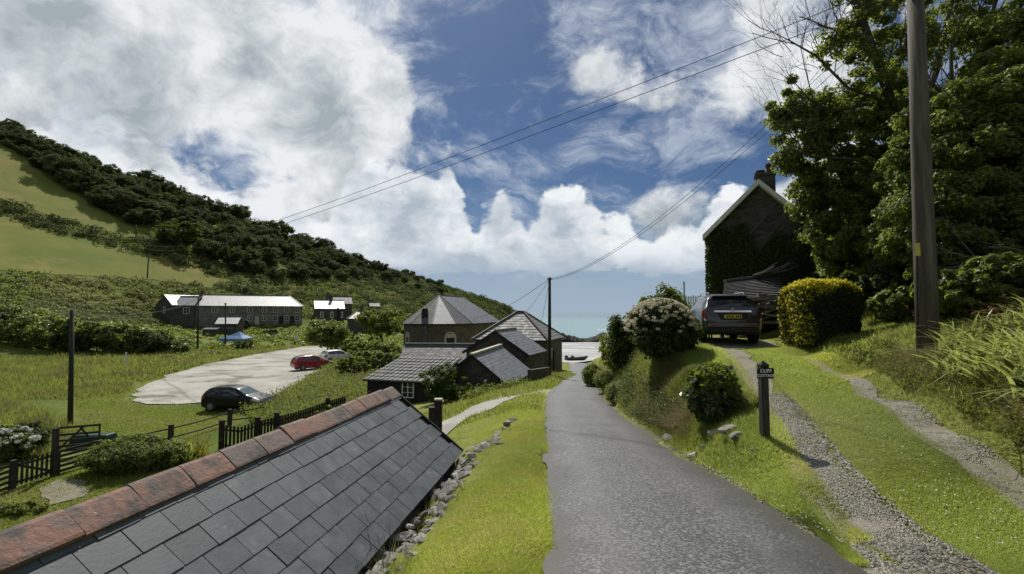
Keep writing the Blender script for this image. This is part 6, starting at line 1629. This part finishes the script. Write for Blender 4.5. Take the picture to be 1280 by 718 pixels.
def pole(name, label, u, vb, vt, Y, r0, tilt=0.0, arms=True):
    b = on(P(u, vb, Y).x, Y); t_ = P(u + tilt, vt, Y); t = thing(name, label, 'utility pole', b); q = t_ - b
    mb = MB(); mb.tube([V3(0, 0, -.4), q * .5, q], [r0, r0 * .9, r0 * .75], 10); mb.build('pole', M['pole_dark'], t, True)
    if arms:
        for s in (-1, 1):
            mb = MB(); mb.tube([q + V3(0, 0, -.2), q + V3(s * .16, 0, -.14)], .02, 5); mb.tube([q + V3(s * .16, 0, -.18), q + V3(s * .16, 0, -.04)], [.045, .03], 6); mb.build('insulator', M['porcelain'], t)
    return t_
c_top = pole('utility_pole', 'dark timber pole beside the lane in front of the hipped slate house', 687, 470, 347, 37, .14)
f_top = pole('utility_pole', 'dark timber pole standing in the rough grass left of the car park', 88, 535, 388, 25, .12, 2)
g_top = pole('utility_pole', 'taller dark pole in front of the left end of the terrace', 247, 437, 371, 72, .14, 1)
h_top = pole('utility_pole', 'shorter dark pole in front of the small terrace outbuilding', 282, 425, 379, 78, .13)
gp = ground_at(184, 348); i_top = pole('utility_pole', 'small dark pole standing on the lower hill field', 184, 348, 317, gp.y, .16, 2)
gp2 = ground_at(170, 297); j_top = pole('utility_pole', 'small dark pole on the hedge line between the hill fields', 170, 297, 281, gp2.y, .16, 0)
mat('wire', (.06, .06, .065), rough=.5)
def wire(label, a, b, sag, r0=.012, r1=None, n=40):
    a, b = Vector(a), Vector(b); r1 = r1 or r0
    pts_ = []; rs_ = []
    for k in range(n + 1):
        t = k / n; p = a.lerp(b, t); p.z -= sag * 4 * t * (1 - t); pts_.append(p); rs_.append(r0 + (r1 - r0) * t)
    mb = MB(); mb.tube(pts_, rs_, 5); tag(mb.build('overhead_wire', M['wire']), label, 'wire', 'overhead wires')
wire('upper long wire from the thick roadside pole across the valley to the hill', ptop - V3(.25, .15, .22), i_top + V3(.2, 0, 2.2), 2.2, .008, .04)
wire('lower long wire from the thick roadside pole across the valley to the hill', ptop - V3(.25, .15, .52), i_top + V3(-.2, 0, 1.2), 2.2, .008, .04)
wire('upper cable from the thick roadside pole down to the lane pole', ptop - V3(.1, -.1, .35), c_top - V3(0, 0, .12), 1.15, .006, .013)
wire('lower cable from the thick roadside pole down to the lane pole', ptop - V3(.1, -.1, .6), c_top - V3(0, 0, .2), 1.1, .006, .013)
wire('service cable from the lane pole to the far left roof of the hall', c_top - V3(0, 0, .1), P(590, 398, 66), .6, .016, .03)
wire('service cable from the lane pole to the apex of the hipped house', c_top - V3(0, 0, .14), P(655, 393, 48.2), .15, .014)
wire('short service cable from the lane pole to the eave of the hipped house', c_top - V3(0, 0, .18), P(676, 405, 46.5), .1, .014)
wire('field cable from the dark pole in the rough grass to the left', f_top - V3(0, 0, .3), P(-60, 398, 30), .2, .012)
wire('field cable from the dark pole in the rough grass to the terrace pole', f_top - V3(0, 0, .25), g_top - V3(0, 0, .2), .8, .012, .03)

# weeds creeping over the car park
x, y = px_pts([(200, 480), (300, 450), (420, 436), (400, 462), (340, 496), (220, 505)], 1500, (30, 85), (-40, -12), 70)
k = (np.sin(x * .5 + y * .23) + np.sin(y * .31 - x * .2) + rng.normal(size=len(x)) * .6) > .9
blades('car_park_weeds', x[k], y[k], .10, .06, 'grass_rough', .7, 70)
r = np.random.default_rng(72); ex, ey = [], []
cpv = [Vector(p) for p in cpoly]
for a, b in zip(cpv, cpv[1:] + cpv[:1]):
    n = int((b - a).length * 26); t = r.uniform(0, 1, n); nrm = Vector((-(b - a).y, (b - a).x)).normalized()
    o_ = r.normal(size=n) * .55 * (1 + .6 * np.sin(t * (b - a).length * .9))
    ex.append(a.x + (b.x - a.x) * t + nrm.x * o_); ey.append(a.y + (b.y - a.y) * t + nrm.y * o_)
blades('car_park_edge_grass', np.concatenate(ex), np.concatenate(ey), .14, .06, 'grass_field', .6, 72)
# ================================================================ sign post
sp = on(P(956, 545, 6.7).x, 6.7); st_ = thing('sign_post', 'dark square wooden post carrying the cottage name board beside the driveway', 'sign post', sp)
top_z = P(953, 451, 6.7).z - sp.z
mb = MB(); w = .05; lo = [(-w, -w, -.15), (w, -w, -.15), (w, w, -.15), (-w, w, -.15)]; hi = [(x, y, top_z - .09) for x, y, _ in lo]; mb.hull(lo, hi); mb.build('post', M['dark_timber'], st_, bevel=.006)
mb = MB(); w2 = .056; lo = [(-w2, -w2, top_z - .09), (w2, -w2, top_z - .09), (w2, w2, top_z - .09), (-w2, w2, top_z - .09)]; mb.hull(lo, [(x * .98, y * .98, top_z - .05) for x, y, _ in lo]); mb.hull([(x * .98, y * .98, top_z - .05) for x, y, _ in lo], [(x * .1, y * .1, top_z) for x, y, _ in lo]); mb.build('post_cap', M['black_wood'], st_)
bz = P(953, 466, 6.7).z - sp.z; hx, hz_ = .115, .072
mb = MB(); pr = []
for cx_, cz_, a0 in ((hx - .02, hz_ - .02, 0), (-hx + .02, hz_ - .02, 90), (-hx + .02, -hz_ + .02, 180), (hx - .02, -hz_ + .02, 270)):
    for k in range(4): a = R(a0 + 30 * k); pr.append((cx_ + .02 * math.cos(a), cz_ + .02 * math.sin(a)))
mb.hull([(x, -.072, bz + z) for x, z in pr], [(x, -.054, bz + z) for x, z in pr]); bd = mb.build('name_board', M['black_wood'], st_)
mat('sign_letter', (.78, .78, .75), (.62, .62, .60), scale=30, rough=.6)
for txt, dz in (('CLIFF', .031), ('COTTAGE', -.033)):
    cu = bpy.data.curves.new('lettering', 'FONT'); cu.body = txt; cu.size = .064 if txt == 'CLIFF' else .050; cu.align_x = 'CENTER'; cu.align_y = 'CENTER'; cu.extrude = .0015; cu.space_character = 1.05; cu.offset = .0012
    cu.materials.append(M['sign_letter'])
    tmp = bpy.data.objects.new('tmp', cu); COL.objects.link(tmp); dg = bpy.context.evaluated_depsgraph_get(); lm = bpy.data.meshes.new_from_object(tmp.evaluated_get(dg)); bpy.data.objects.remove(tmp)
    o = bpy.data.objects.new('lettering', lm); COL.objects.link(o); o.parent = bd; o.location = (0, -.0745, bz + dz); o.rotation_euler = (R(90), 0, 0)

# ================================================================ stones
mat('pale_stone', (.36, .35, .32), (.22, .215, .20), scale=5, rough=.9, bump=.7, bscale=14, objrand=.25, c3=(.12, .11, .095), s3=3, c3t=(.52, .68))
mat('rock_dark', (.012, .012, .012), (.026, .024, .023), scale=.6, rough=.85, bump=.8, bscale=2)
def stone_mesh(k, sub=2, flat=.6):
    bm = bmesh.new(); bmesh.ops.create_icosphere(bm, subdivisions=sub, radius=1)
    r = random.Random(400 + k); cuts = [(Vector((r.uniform(-1, 1), r.uniform(-1, 1), r.uniform(-1, 1))).normalized(), r.uniform(.28, .62)) for _ in range(8)]
    for v in bm.verts:
        for n_, d_ in cuts:
            e_ = v.co.dot(n_) - d_
            if e_ > 0: v.co -= n_ * e_ * .92
        v.co.z *= flat
    me = bpy.data.meshes.new('stone'); bm.to_mesh(me); bm.free(); me.materials.append(M['pale_stone'])
    return me
SM = [stone_mesh(k, 2, .55 + .06 * (k % 4)) for k in range(7)]
re_ = thing('rubble_edging', 'band of loose pale rubble stones along the low eave of the roadside shed', 'rubble wall', on(EAV(6) + .25, 6)); b0 = Vector(re_.location)
rs = random.Random(21); k = 0; y = 2.6
while y < 9.7 and k < 290:
    for _ in range(rs.choice((2, 3, 4, 4, 5))):
        o = bpy.data.objects.new('stone', SM[k % 7]); COL.objects.link(o); o.parent = re_
        x = EAV(min(y, 9.0)) + rs.uniform(.06, .46); s = rs.uniform(.035, .075) if rs.random() < .7 else rs.uniform(.075, .13); yy = y + rs.uniform(-.06, .06)
        z = max(float(H(x, yy)), -2.62)
        o.location = V3(x, yy, z + s * .12) - b0; o.rotation_euler = (rs.uniform(-.4, .4), rs.uniform(-.4, .4), rs.uniform(0, 6.3)); o.scale = (s * rs.uniform(.9, 1.7), s, s * rs.uniform(.7, 1.2)); k += 1
    y += .115
for k in range(12):
    o = bpy.data.objects.new('stone', SM[k % 7]); COL.objects.link(o); o.parent = re_
    x, y = -.75 + k * .07 + rs.uniform(-.1, .1), 9.4 + k * .28; s = rs.uniform(.09, .17)
    o.location = on(x, y, s * .2) - b0; o.rotation_euler = (rs.uniform(-.3, .3), rs.uniform(-.3, .3), rs.uniform(0, 6.3)); o.scale = (s * 1.4, s, s * .8)
for k, (u, v, s, lb_) in enumerate([(838, 551, .15, 'large pale stone in the verge left of the glossy bush shadow'), (892, 545, .11, 'pale stone at the foot of the glossy bush'), (910, 541, .13, 'mottled pale stone in the verge between glossy bush and sign'), (921, 548, .11, 'smaller stone nearest the sign post'),
                                     (866, 573, .12, 'flat pale stone lying in the verge grass near the lane edge'), (880, 560, .07, 'small pale stone half hidden in the verge grass'), (941, 564, .06, 'little stone in front of the sign post')]):
    p = ground_at(u, v); o = bpy.data.objects.new('rock', SM[k]); COL.objects.link(o); o.location = p + V3(0, 0, s * .35); o.scale = (s * 1.25, s * .9, s * 1.0); o.rotation_euler = (.1 * k, .15, k * 1.3); tag(o, lb_, 'stone', 'stones in the verge')
o = bpy.data.objects.new('rock', SM[2]); COL.objects.link(o); p = ground_at(622, 556); o.location = p + V3(0, 0, .03); o.scale = (.16, .1, .06); tag(o, 'flat grey stone on its own in the left verge', 'stone')
# grass tufts among the rubble
x, y = pts(3200, 2.6, 9.8, lambda y: (EAV(y) + .02, EAV(y) + .6), 1.3, 50, patchy(2.6, .2, 3)); blades('rubble_grass', x, y, .2, .006, 'grass_rough', .55, 50, seg=2)
x, y = pts(700, 2.6, 9.4, lambda y: (EAV(y) + .0, EAV(y) + .5), 1.3, 51, patchy(2.0, .6, 1)); blades('rubble_dry_grass', x, y, .26, .005, 'grass_straw', .6, 51, seg=2)
wd = thing('bare_weed', 'bare reddish weed stems growing up past the eave of the roadside shed', 'weed', on(EAV(4.9) + .12, 4.9)); mb = MB(); rr = random.Random(4)
for k in range(9): branches(mb, V3(rr.uniform(-.15, .15), rr.uniform(-.3, .3), 0), V3(rr.uniform(-.6, .1), rr.uniform(-.2, .3), 1).normalized(), rr.uniform(.2, .38), .004, 2, rr, .5, .2, n=3)
mb.build('stem', M['old_wood'], wd)
# gravel chippings on the near part of the driveway and along the lane edge
def pebbles(name, x, y, s, m, seed):
    r = np.random.default_rng(seed); n = len(x); z = H(x, y) + .02
    o = np.array([(1, 0, 0), (0, 1, 0), (-1, 0, 0), (0, -1, 0), (0, 0, .7), (0, 0, -.7)]); f = np.array([(0, 1, 4), (1, 2, 4), (2, 3, 4), (3, 0, 4)])
    a = r.uniform(0, 6.28, n); sc_ = s * r.uniform(.5, 1.5, n)
    R_ = np.stack([np.stack([np.cos(a), -np.sin(a)], 1), np.stack([np.sin(a), np.cos(a)], 1)], 1)
    L = np.repeat(o[None], n, 0) * (sc_[:, None, None] * r.uniform(.6, 1.3, (n, 6, 1)))
    xy = np.einsum('nij,nkj->nki', R_, L[:, :, :2] * np.array([1.35, .85]))
    V = np.concatenate([xy, L[:, :, 2:]], 2) + np.stack([x, y, z], 1)[:, None]
    Fq = (np.arange(n)[:, None, None] * 6 + f[None]).reshape(-1, 3)
    ob = link(name, npmesh(name, V.reshape(-1, 3), Fq), None, M[m]); ob['kind'] = 'stuff'
def pebmat():
    m = bpy.data.materials.new('chippings'); m.use_nodes = True; g = NG(m.node_tree); b = g.n['Principled BSDF']
    rn = g.new('ShaderNodeNewGeometry').outputs['Random Per Island']
    g.put(b.inputs['Base Color'], g.ramp(rn, [(0, (.11, .103, .085)), (.5, (.25, .235, .19)), (1, (.45, .43, .36))])); b.inputs['Roughness'].default_value = .85
    MATS['chippings'] = m
pebmat()
x, y = pts(15000, 2.3, 9, lambda y: (DL(y) - np.interp(y, [2, 3.3, 5, 9], [.85, .66, .4, .36]), DL(y) + np.interp(y, [2, 3.3, 5, 9], [.75, .62, .4, .36])), 1.8, 60); pebbles('loose_gravel', x, y, .009, 'chippings', 60)
x, y = pts(5000, 2.5, 11, lambda y: (DL(y) - .65, DL(y) + .65), 1.7, 63, lambda x, y, r: np.abs(x - DL(y)) < np.abs(r.normal(size=len(x))) * .35 + .1); pebbles('loose_gravel', x, y, .009, 'chippings', 63)
x, y = pts(3500, 3.2, 11, lambda y: (DR(y) - .5, DR(y) + .5), 1.6, 64, lambda x, y, r: np.abs(x - DR(y)) < np.abs(r.normal(size=len(x))) * .28 + .08); pebbles('loose_gravel', x, y, .008, 'chippings', 64)
x, y = pts(8000, 3.2, 9, lambda y: (DR(y) - .26, DR(y) + .26), 1.6, 61); pebbles('loose_gravel', x, y, .008, 'chippings', 61)
x, y = pts(4500, 2.4, 22, lambda y: (XR(y) - .06, XR(y) + .16), 1.7, 62); pebbles('lane_edge_grit', x, y, .012, 'chippings', 62)
# reef rocks at the mouth of the cove
rk = MB()
def reef(name, label, pts_, depth, seed):
    r = random.Random(seed); bm = bmesh.new(); n = len(pts_)
    top = []
    xs = np.linspace(pts_[0][0], pts_[-1][0], 40)
    hs = np.interp(xs, [p[0] for p in pts_], [p[1] for p in pts_])
    rows = []
    for j, (dy, hf) in enumerate(((-.5, 0), (-.38, .45), (-.18, .85), (0, 1), (.2, .8), (.5, 0))):
        row = []
        for k, x in enumerate(xs): row.append(bm.verts.new((x + r.uniform(-.2, .2), depth * dy + r.uniform(-.3, .3), -.3 + (hs[k] + .3) * hf * r.uniform(.82, 1.12))))
        rows.append(row)
    for a, b in zip(rows, rows[1:]):
        for k in range(39): bm.faces.new((a[k], a[k + 1], b[k + 1], b[k]))
    me = bpy.data.meshes.new(name); bm.to_mesh(me); bm.free(); o = link(name, me, None, M['rock_dark']); return tag(o, label, 'rocks')
X = lambda u: (u - 640) / 600 * 151
o = reef('reef_rocks', 'jagged dark reef of rocks at the far side of the beach', [(X(690), .4), (X(699), 2.3), (X(704), 3.0), (X(712), 2.2), (X(722), 1.6), (X(732), 1.3), (X(740), 1.9), (X(746), 2.3), (X(753), 2.8), (X(760), 2.6), (X(775), 2.9), (X(790), .6)], 7, 2); o.location = (0, 151, SEA_Z + .1)
# dinghy on the sand
mat('boat_dark', (.03, .032, .036), (.05, .05, .05), scale=3, rough=.5)
bp = PZ(721, 451.5, -7.95); bt = thing('rowing_boat', 'small dark open boat lying on the sand at the head of the beach', 'boat', on(bp.x, bp.y, .02), R(12))
mb = MB(); st = [(-1.9, .02, .5, .5), (-1.75, .5, .0, .55), (-.8, .72, -.02, .5), (.4, .70, -.02, .52), (1.3, .45, .05, .62), (1.9, .03, .45, .78)]
for x, w, zb_, zt_ in st: mb.v += [(x, -w, zt_), (x, -w * .8, zb_ + .18), (x, 0, zb_), (x, w * .8, zb_ + .18), (x, w, zt_)]
for k in range(5):
    for j in range(4): mb.f.append((k * 5 + j, k * 5 + j + 1, (k + 1) * 5 + j + 1, (k + 1) * 5 + j))
mb.build('hull', M['boat_dark'], bt)
gw = MB()
for s in (0, 4): gw.tube([mb.v[k * 5 + s] for k in range(6)], .035, 5)
gw.build('gunwale', M['old_wood'], bt)
for x in (-.9, .5):
    q = MB(); q.box((x, 0, .38), (.22, 1.3, .04)); q.build('thwart', M['old_wood'], bt)
for k, (u, lb_) in enumerate(((708, 'dark block on the sand hard by the corner of the hipped house'), (715.5, 'dark upright block on the sand behind the rowing boat'))):
    p = PZ(u, 448.6, -7.95); mb = MB(); mb.box((0, 0, .32), (.62, .5, .75)); mb.box((0, 0, .72), (.4, .3, .2)); o = mb.build('sand_block', M['boat_dark'], bevel=.04); o.location = on(p.x, p.y); tag(o, lb_, 'block')

# ================================================================ gates and fences in the garden below
def at(u, v, z=-6.05): p = PZ(u, v, z); return on(p.x, p.y)
gA, gB = at(15, 611), at(67, 597)
gt = thing('garden_gate', 'small dark wooden picket gate in the garden fence at the far left', 'gate', gA.lerp(gB, .5)); b0 = Vector(gt.location); a, b = gA - b0, gB - b0; d = (b - a).normalized()
for k in range(8):
    q = a.lerp(b, (k + .7) / 8.4); mb = MB(); mb.hull([q + d * -.035 + V3(0, 0, .08), q + d * .035 + V3(0, 0, .08), q + d * .035 + V3(0, .025, .08), q + d * -.035 + V3(0, .025, .08)], [q + d * -.035 + V3(0, 0, .92), q + d * .035 + V3(0, 0, .92), q + d * .035 + V3(0, .025, .92), q + d * -.035 + V3(0, .025, .92)]); mb.build('pale', M['dark_timber'], gt)
for z0, z1 in ((.2, .2), (.78, .78), (.78, .2)):
    mb = MB(); mb.bar(a + d * .08 + V3(0, .05, z0), b - d * .08 + V3(0, .05, z1), .035, .09); mb.build('rail', M['dark_timber'], gt)
for k, (p, h, lb_) in enumerate(((gA, 1.0, 'shorter left post of the small picket gate'), (gB, 1.75, 'tall right post of the small picket gate'))):
    mb = MB(); mb.box((0, 0, h / 2 - .1), (.15, .15, h + .2)); o = mb.build('gate_post', M['dark_timber'], bevel=.01); o.location = p; tag(o, lb_, 'post')
def slat_fence(label, p, q, n, h, m='dark_timber'):
    t = thing('slat_fence', label, 'fence', p.lerp(q, .5)); b0 = Vector(t.location); a, b = p - b0, q - b0
    for k in range(n):
        mb = MB(); z = .12 + (h - .12) * k / (n - 1); mb.bar(a + V3(0, 0, z), b + V3(0, 0, z), .03, .10); mb.build('slat', M[m], t)
    for f in (0.02, .98):
        mb = MB(); c = a.lerp(b, f); mb.box((c.x, c.y + .06, h / 2), (.09, .09, h + .1)); mb.build('post', M[m], t)
slat_fence('horizontal slat fence left of the small picket gate', at(-22, 622), at(13, 612), 5, .85)
slat_fence('horizontal slat fence running right from the small picket gate to the bush', at(69, 596), at(118, 581), 5, .85)
fA, fB = at(69, 572), at(124, 566)
fg = thing('field_gate', 'dark five bar field gate behind the garden fence', 'gate', fA.lerp(fB, .5)); b0 = Vector(fg.location); a, b = fA - b0, fB - b0
for z in (.25, .45, .68, .92, 1.22):
    mb = MB(); mb.bar(a + V3(0, 0, z), b + V3(0, 0, z), .03, .09); mb.build('bar', M['dark_timber'], fg)
for p, q in (((0, .2), (.0, 1.28)), ((1, .2), (1, 1.28)), ((.06, .3), (.62, 1.2)), ((.94, .3), (.55, 1.2))):
    mb = MB(); mb.bar(a.lerp(b, p[0]) + V3(0, -.03, p[1]), a.lerp(b, q[0]) + V3(0, -.03, q[1]), .03, .08); mb.build('brace', M['dark_timber'], fg)
mat('green_plastic', (.012, .045, .028), (.02, .055, .036), scale=3, rough=.4)
p = at(93, 562); mb = MB(); mb.hull([(-.9, -.4, 0), (.9, -.4, 0), (.9, .4, 0), (-.9, .4, 0)], [(-.8, -.3, .5), (.8, -.3, .5), (.8, .3, .5), (-.8, .3, .5)]); o = mb.build('water_trough', M['green_plastic'], bevel=.08); o.location = p + V3(0, 1.0, 0); tag(o, 'green plastic trough behind the five bar field gate', 'trough')
# post and rail by the field
pr_ = thing('rail_fence', 'low two rail fence along the edge of the mown field below the black hatchback', 'fence', at(213, 557)); b0 = Vector(pr_.location)
pp = [at(150, 568), at(213, 557), at(287, 534), at(330, 527)]
for p in pp[1:3]:
    mb = MB(); q = p - b0; mb.box((q.x, q.y, .42), (.17, .17, .95)); mb.build('post', M['dark_timber'], pr_, bevel=.01)
for z in (.3, .72):
    for p, q in zip(pp, pp[1:]):
        mb = MB(); mb.tube([p - b0 + V3(0, 0, z), (p + q) / 2 - b0 + V3(0, 0, z - .05), q - b0 + V3(0, 0, z)], .035, 6); mb.build('rail', M['dark_timber'], pr_)
# dark picket fence behind the shed roof
tops = [(276, 531, 20.6), (300, 534, 21), (321, 527, 21.6), (345, 521, 22.3), (372, 514.5, 23.2), (409, 502, 24.6), (432, 495, 25.6)]
df = thing('dark_picket_fence', 'dark picket fence behind the ridge of the roadside shed', 'fence', on(P(321, 545, 21.6).x, 21.6)); b0 = Vector(df.location)
tp_ = [P(*q) - b0 for q in tops]
for a, b in zip(tp_, tp_[1:]):
    n = max(2, int((b - a).length / .125))
    for k in range(n):
        q = a.lerp(b, (k + .5) / n); mb = MB(); mb.box((q.x, q.y, q.z - .55), (.098, .02, 1.1), math.atan2((b - a).y, (b - a).x)); mb.build('pale', M['black_wood'], df)
    for dz in (.2, .85):
        mb = MB(); mb.bar(a + V3(0, .04, -dz), b + V3(0, .04, -dz), .04, .08); mb.build('rail', M['black_wood'], df)
for k, u in enumerate((0, 2, 3, 5)):
    q = tp_[u]; mb = MB(); mb.box((q.x, q.y + .08, q.z - .5), (.17, .17, 1.35)); mb.build('post', M['black_wood'], df, bevel=.012)
# tall post by the path at the end of the shed
q = P(548, 500, 11.6); g_ = on(q.x, 11.6); pt = thing('path_post', 'stout dark post with pale top at the far end of the roadside shed', 'post', g_); h = q.z - g_.z
mb = MB(); mb.box((0, 0, h / 2 - .1), (.17, .17, h + .2)); mb.build('post', M['black_wood'], pt, bevel=.01)
mb = MB(); mb.box((0, 0, h + .015), (.18, .18, .03)); mb.build('post_top', M['cream_stone'], pt)
mb = MB(); mb.box((-.15, 0, h - .38), (.14, .14, .42)); mb.build('side_block', M['black_wood'], pt)
# short white posts and signs
p = at(157, 458, -5.6); mb = MB(); mb.box((0, 0, .8), (.13, .1, 1.6)); o = mb.build('marker_post', M['white_paint']); o.location = p; tag(o, 'short white post at the far edge of the rough field', 'post')
p = on(P(370, 430, 84).x, 84); sg = thing('notice_board', 'small white notice board at the far edge of the car park', 'sign', p); mb = MB(); mb.box((0, 0, 1.0), (.6, .05, .95)); mb.build('board', M['white_paint'], sg); mb = MB(); mb.box((0, .06, .4), (.09, .07, .9)); mb.build('post', M['dark_timber'], sg)
p = at(398, 458, -5.85); mb = MB(); mb.box((0, 0, .55), (.25, .2, 1.2)); o = mb.build('timber_bollard', M['black_wood'], bevel=.02); o.location = p + V3(0, -.3, 0); tag(o, 'dark timber bollard in front of the red and white cars', 'bollard')
# blue sheet over garden things
mat('blue_sheet', (.16, .27, .44), (.12, .21, .36), scale=1.2, rough=.45, bump=.3, bscale=3)
p = on(P(294, 424, 84).x, 84); mb = MB(); hx, hy = 2.2, 1.6
apex_ = V3(.7, 0, 1.9); c4 = [V3(-hx, -hy, .75), V3(hx, -hy, .7), V3(hx, hy, .8), V3(-hx, hy, .8)]
for k in range(4):
    a, b = c4[k], c4[(k + 1) % 4]; m_ = (a + b) / 2 + V3(0, 0, -.12)
    for s_, e_ in ((a, m_), (m_, b)): mb.poly([s_, e_, (e_ + apex_) / 2 + V3(0, 0, -.1), (s_ + apex_) / 2 + V3(0, 0, -.1)]); mb.poly([(s_ + apex_) / 2 + V3(0, 0, -.1), (e_ + apex_) / 2 + V3(0, 0, -.1), apex_])
    mb.poly([a, V3(a.x, a.y, 0), V3(b.x, b.y, 0), b])
o = mb.build('blue_cover', M['blue_sheet'], smooth=False); o.location = p; tag(o, 'pale blue peaked cover in the garden below the terrace', 'cover')
# garden shrubs by the gates
p = at(165, 590); shrub('garden_shrub', 'large spreading grey green shrub right of the garden gates', 'shrub', p, (1.75, 1.0, .68), 15000, .075, M['leaf_scrub'], seed=91, sub=6, cr=.28, nclump=260)
p = at(215, 580); shrub('garden_shrub', 'smaller rounded shrub between the spreading shrub and the yellow sword leaved plant', 'shrub', p, (.9, .7, .45), 6000, .07, M['leaf_mid'], seed=92, sub=4, cr=.22)
p = at(37, 566, -6); shrub('garden_conifer', 'dark upright conifer bush behind the picket gate', 'shrub', p, (.8, .8, .72), 7000, .07, M['leaf_dark'], seed=93, sub=3, cr=.22)
p = at(0, 575, -6); hydrangea('white_shrub', 'shrub with white flowers at the far left edge above the picket gate', p, (1.3, .8, .7), 6000, 60, .09, 94, 'leaf_mid', .22, 'flower_white', .1)
p = at(35, 640); shrub('lawn_tuft', 'low tussock of dark grass on the lawn at the far left', 'grass tuft', at(25, 640), (.9, .35, .16), 3500, .05, M['grass_rough'], seed=95, sub=4, cr=.12, stems=False)
def sword_plant(label, c, n, h, m, seed):
    r = np.random.default_rng(seed); x = c.x + r.normal(size=n) * .18; y = c.y + r.normal(size=n) * .18
    t = thing('sword_plant', label, 'plant', c); o = blades('leaves', x, y, h, .06, m, .45, seed, kind=None, seg=4, dz=0); o.data.transform(Matrix.Translation(-Vector(c))); o.parent = t
leafmat('yellow_blade', (.30, .27, .05), (.20, .21, .05), (.45, .42, .06), .4)
sword_plant('yellow striped sword leaved plant beside the dark picket fence', at(248, 578), 46, 1.0, 'yellow_blade', 96)
sword_plant('green sword leaved plant between the shrub and the yellow striped one', at(232, 584), 50, .8, 'grass_rough', 97)
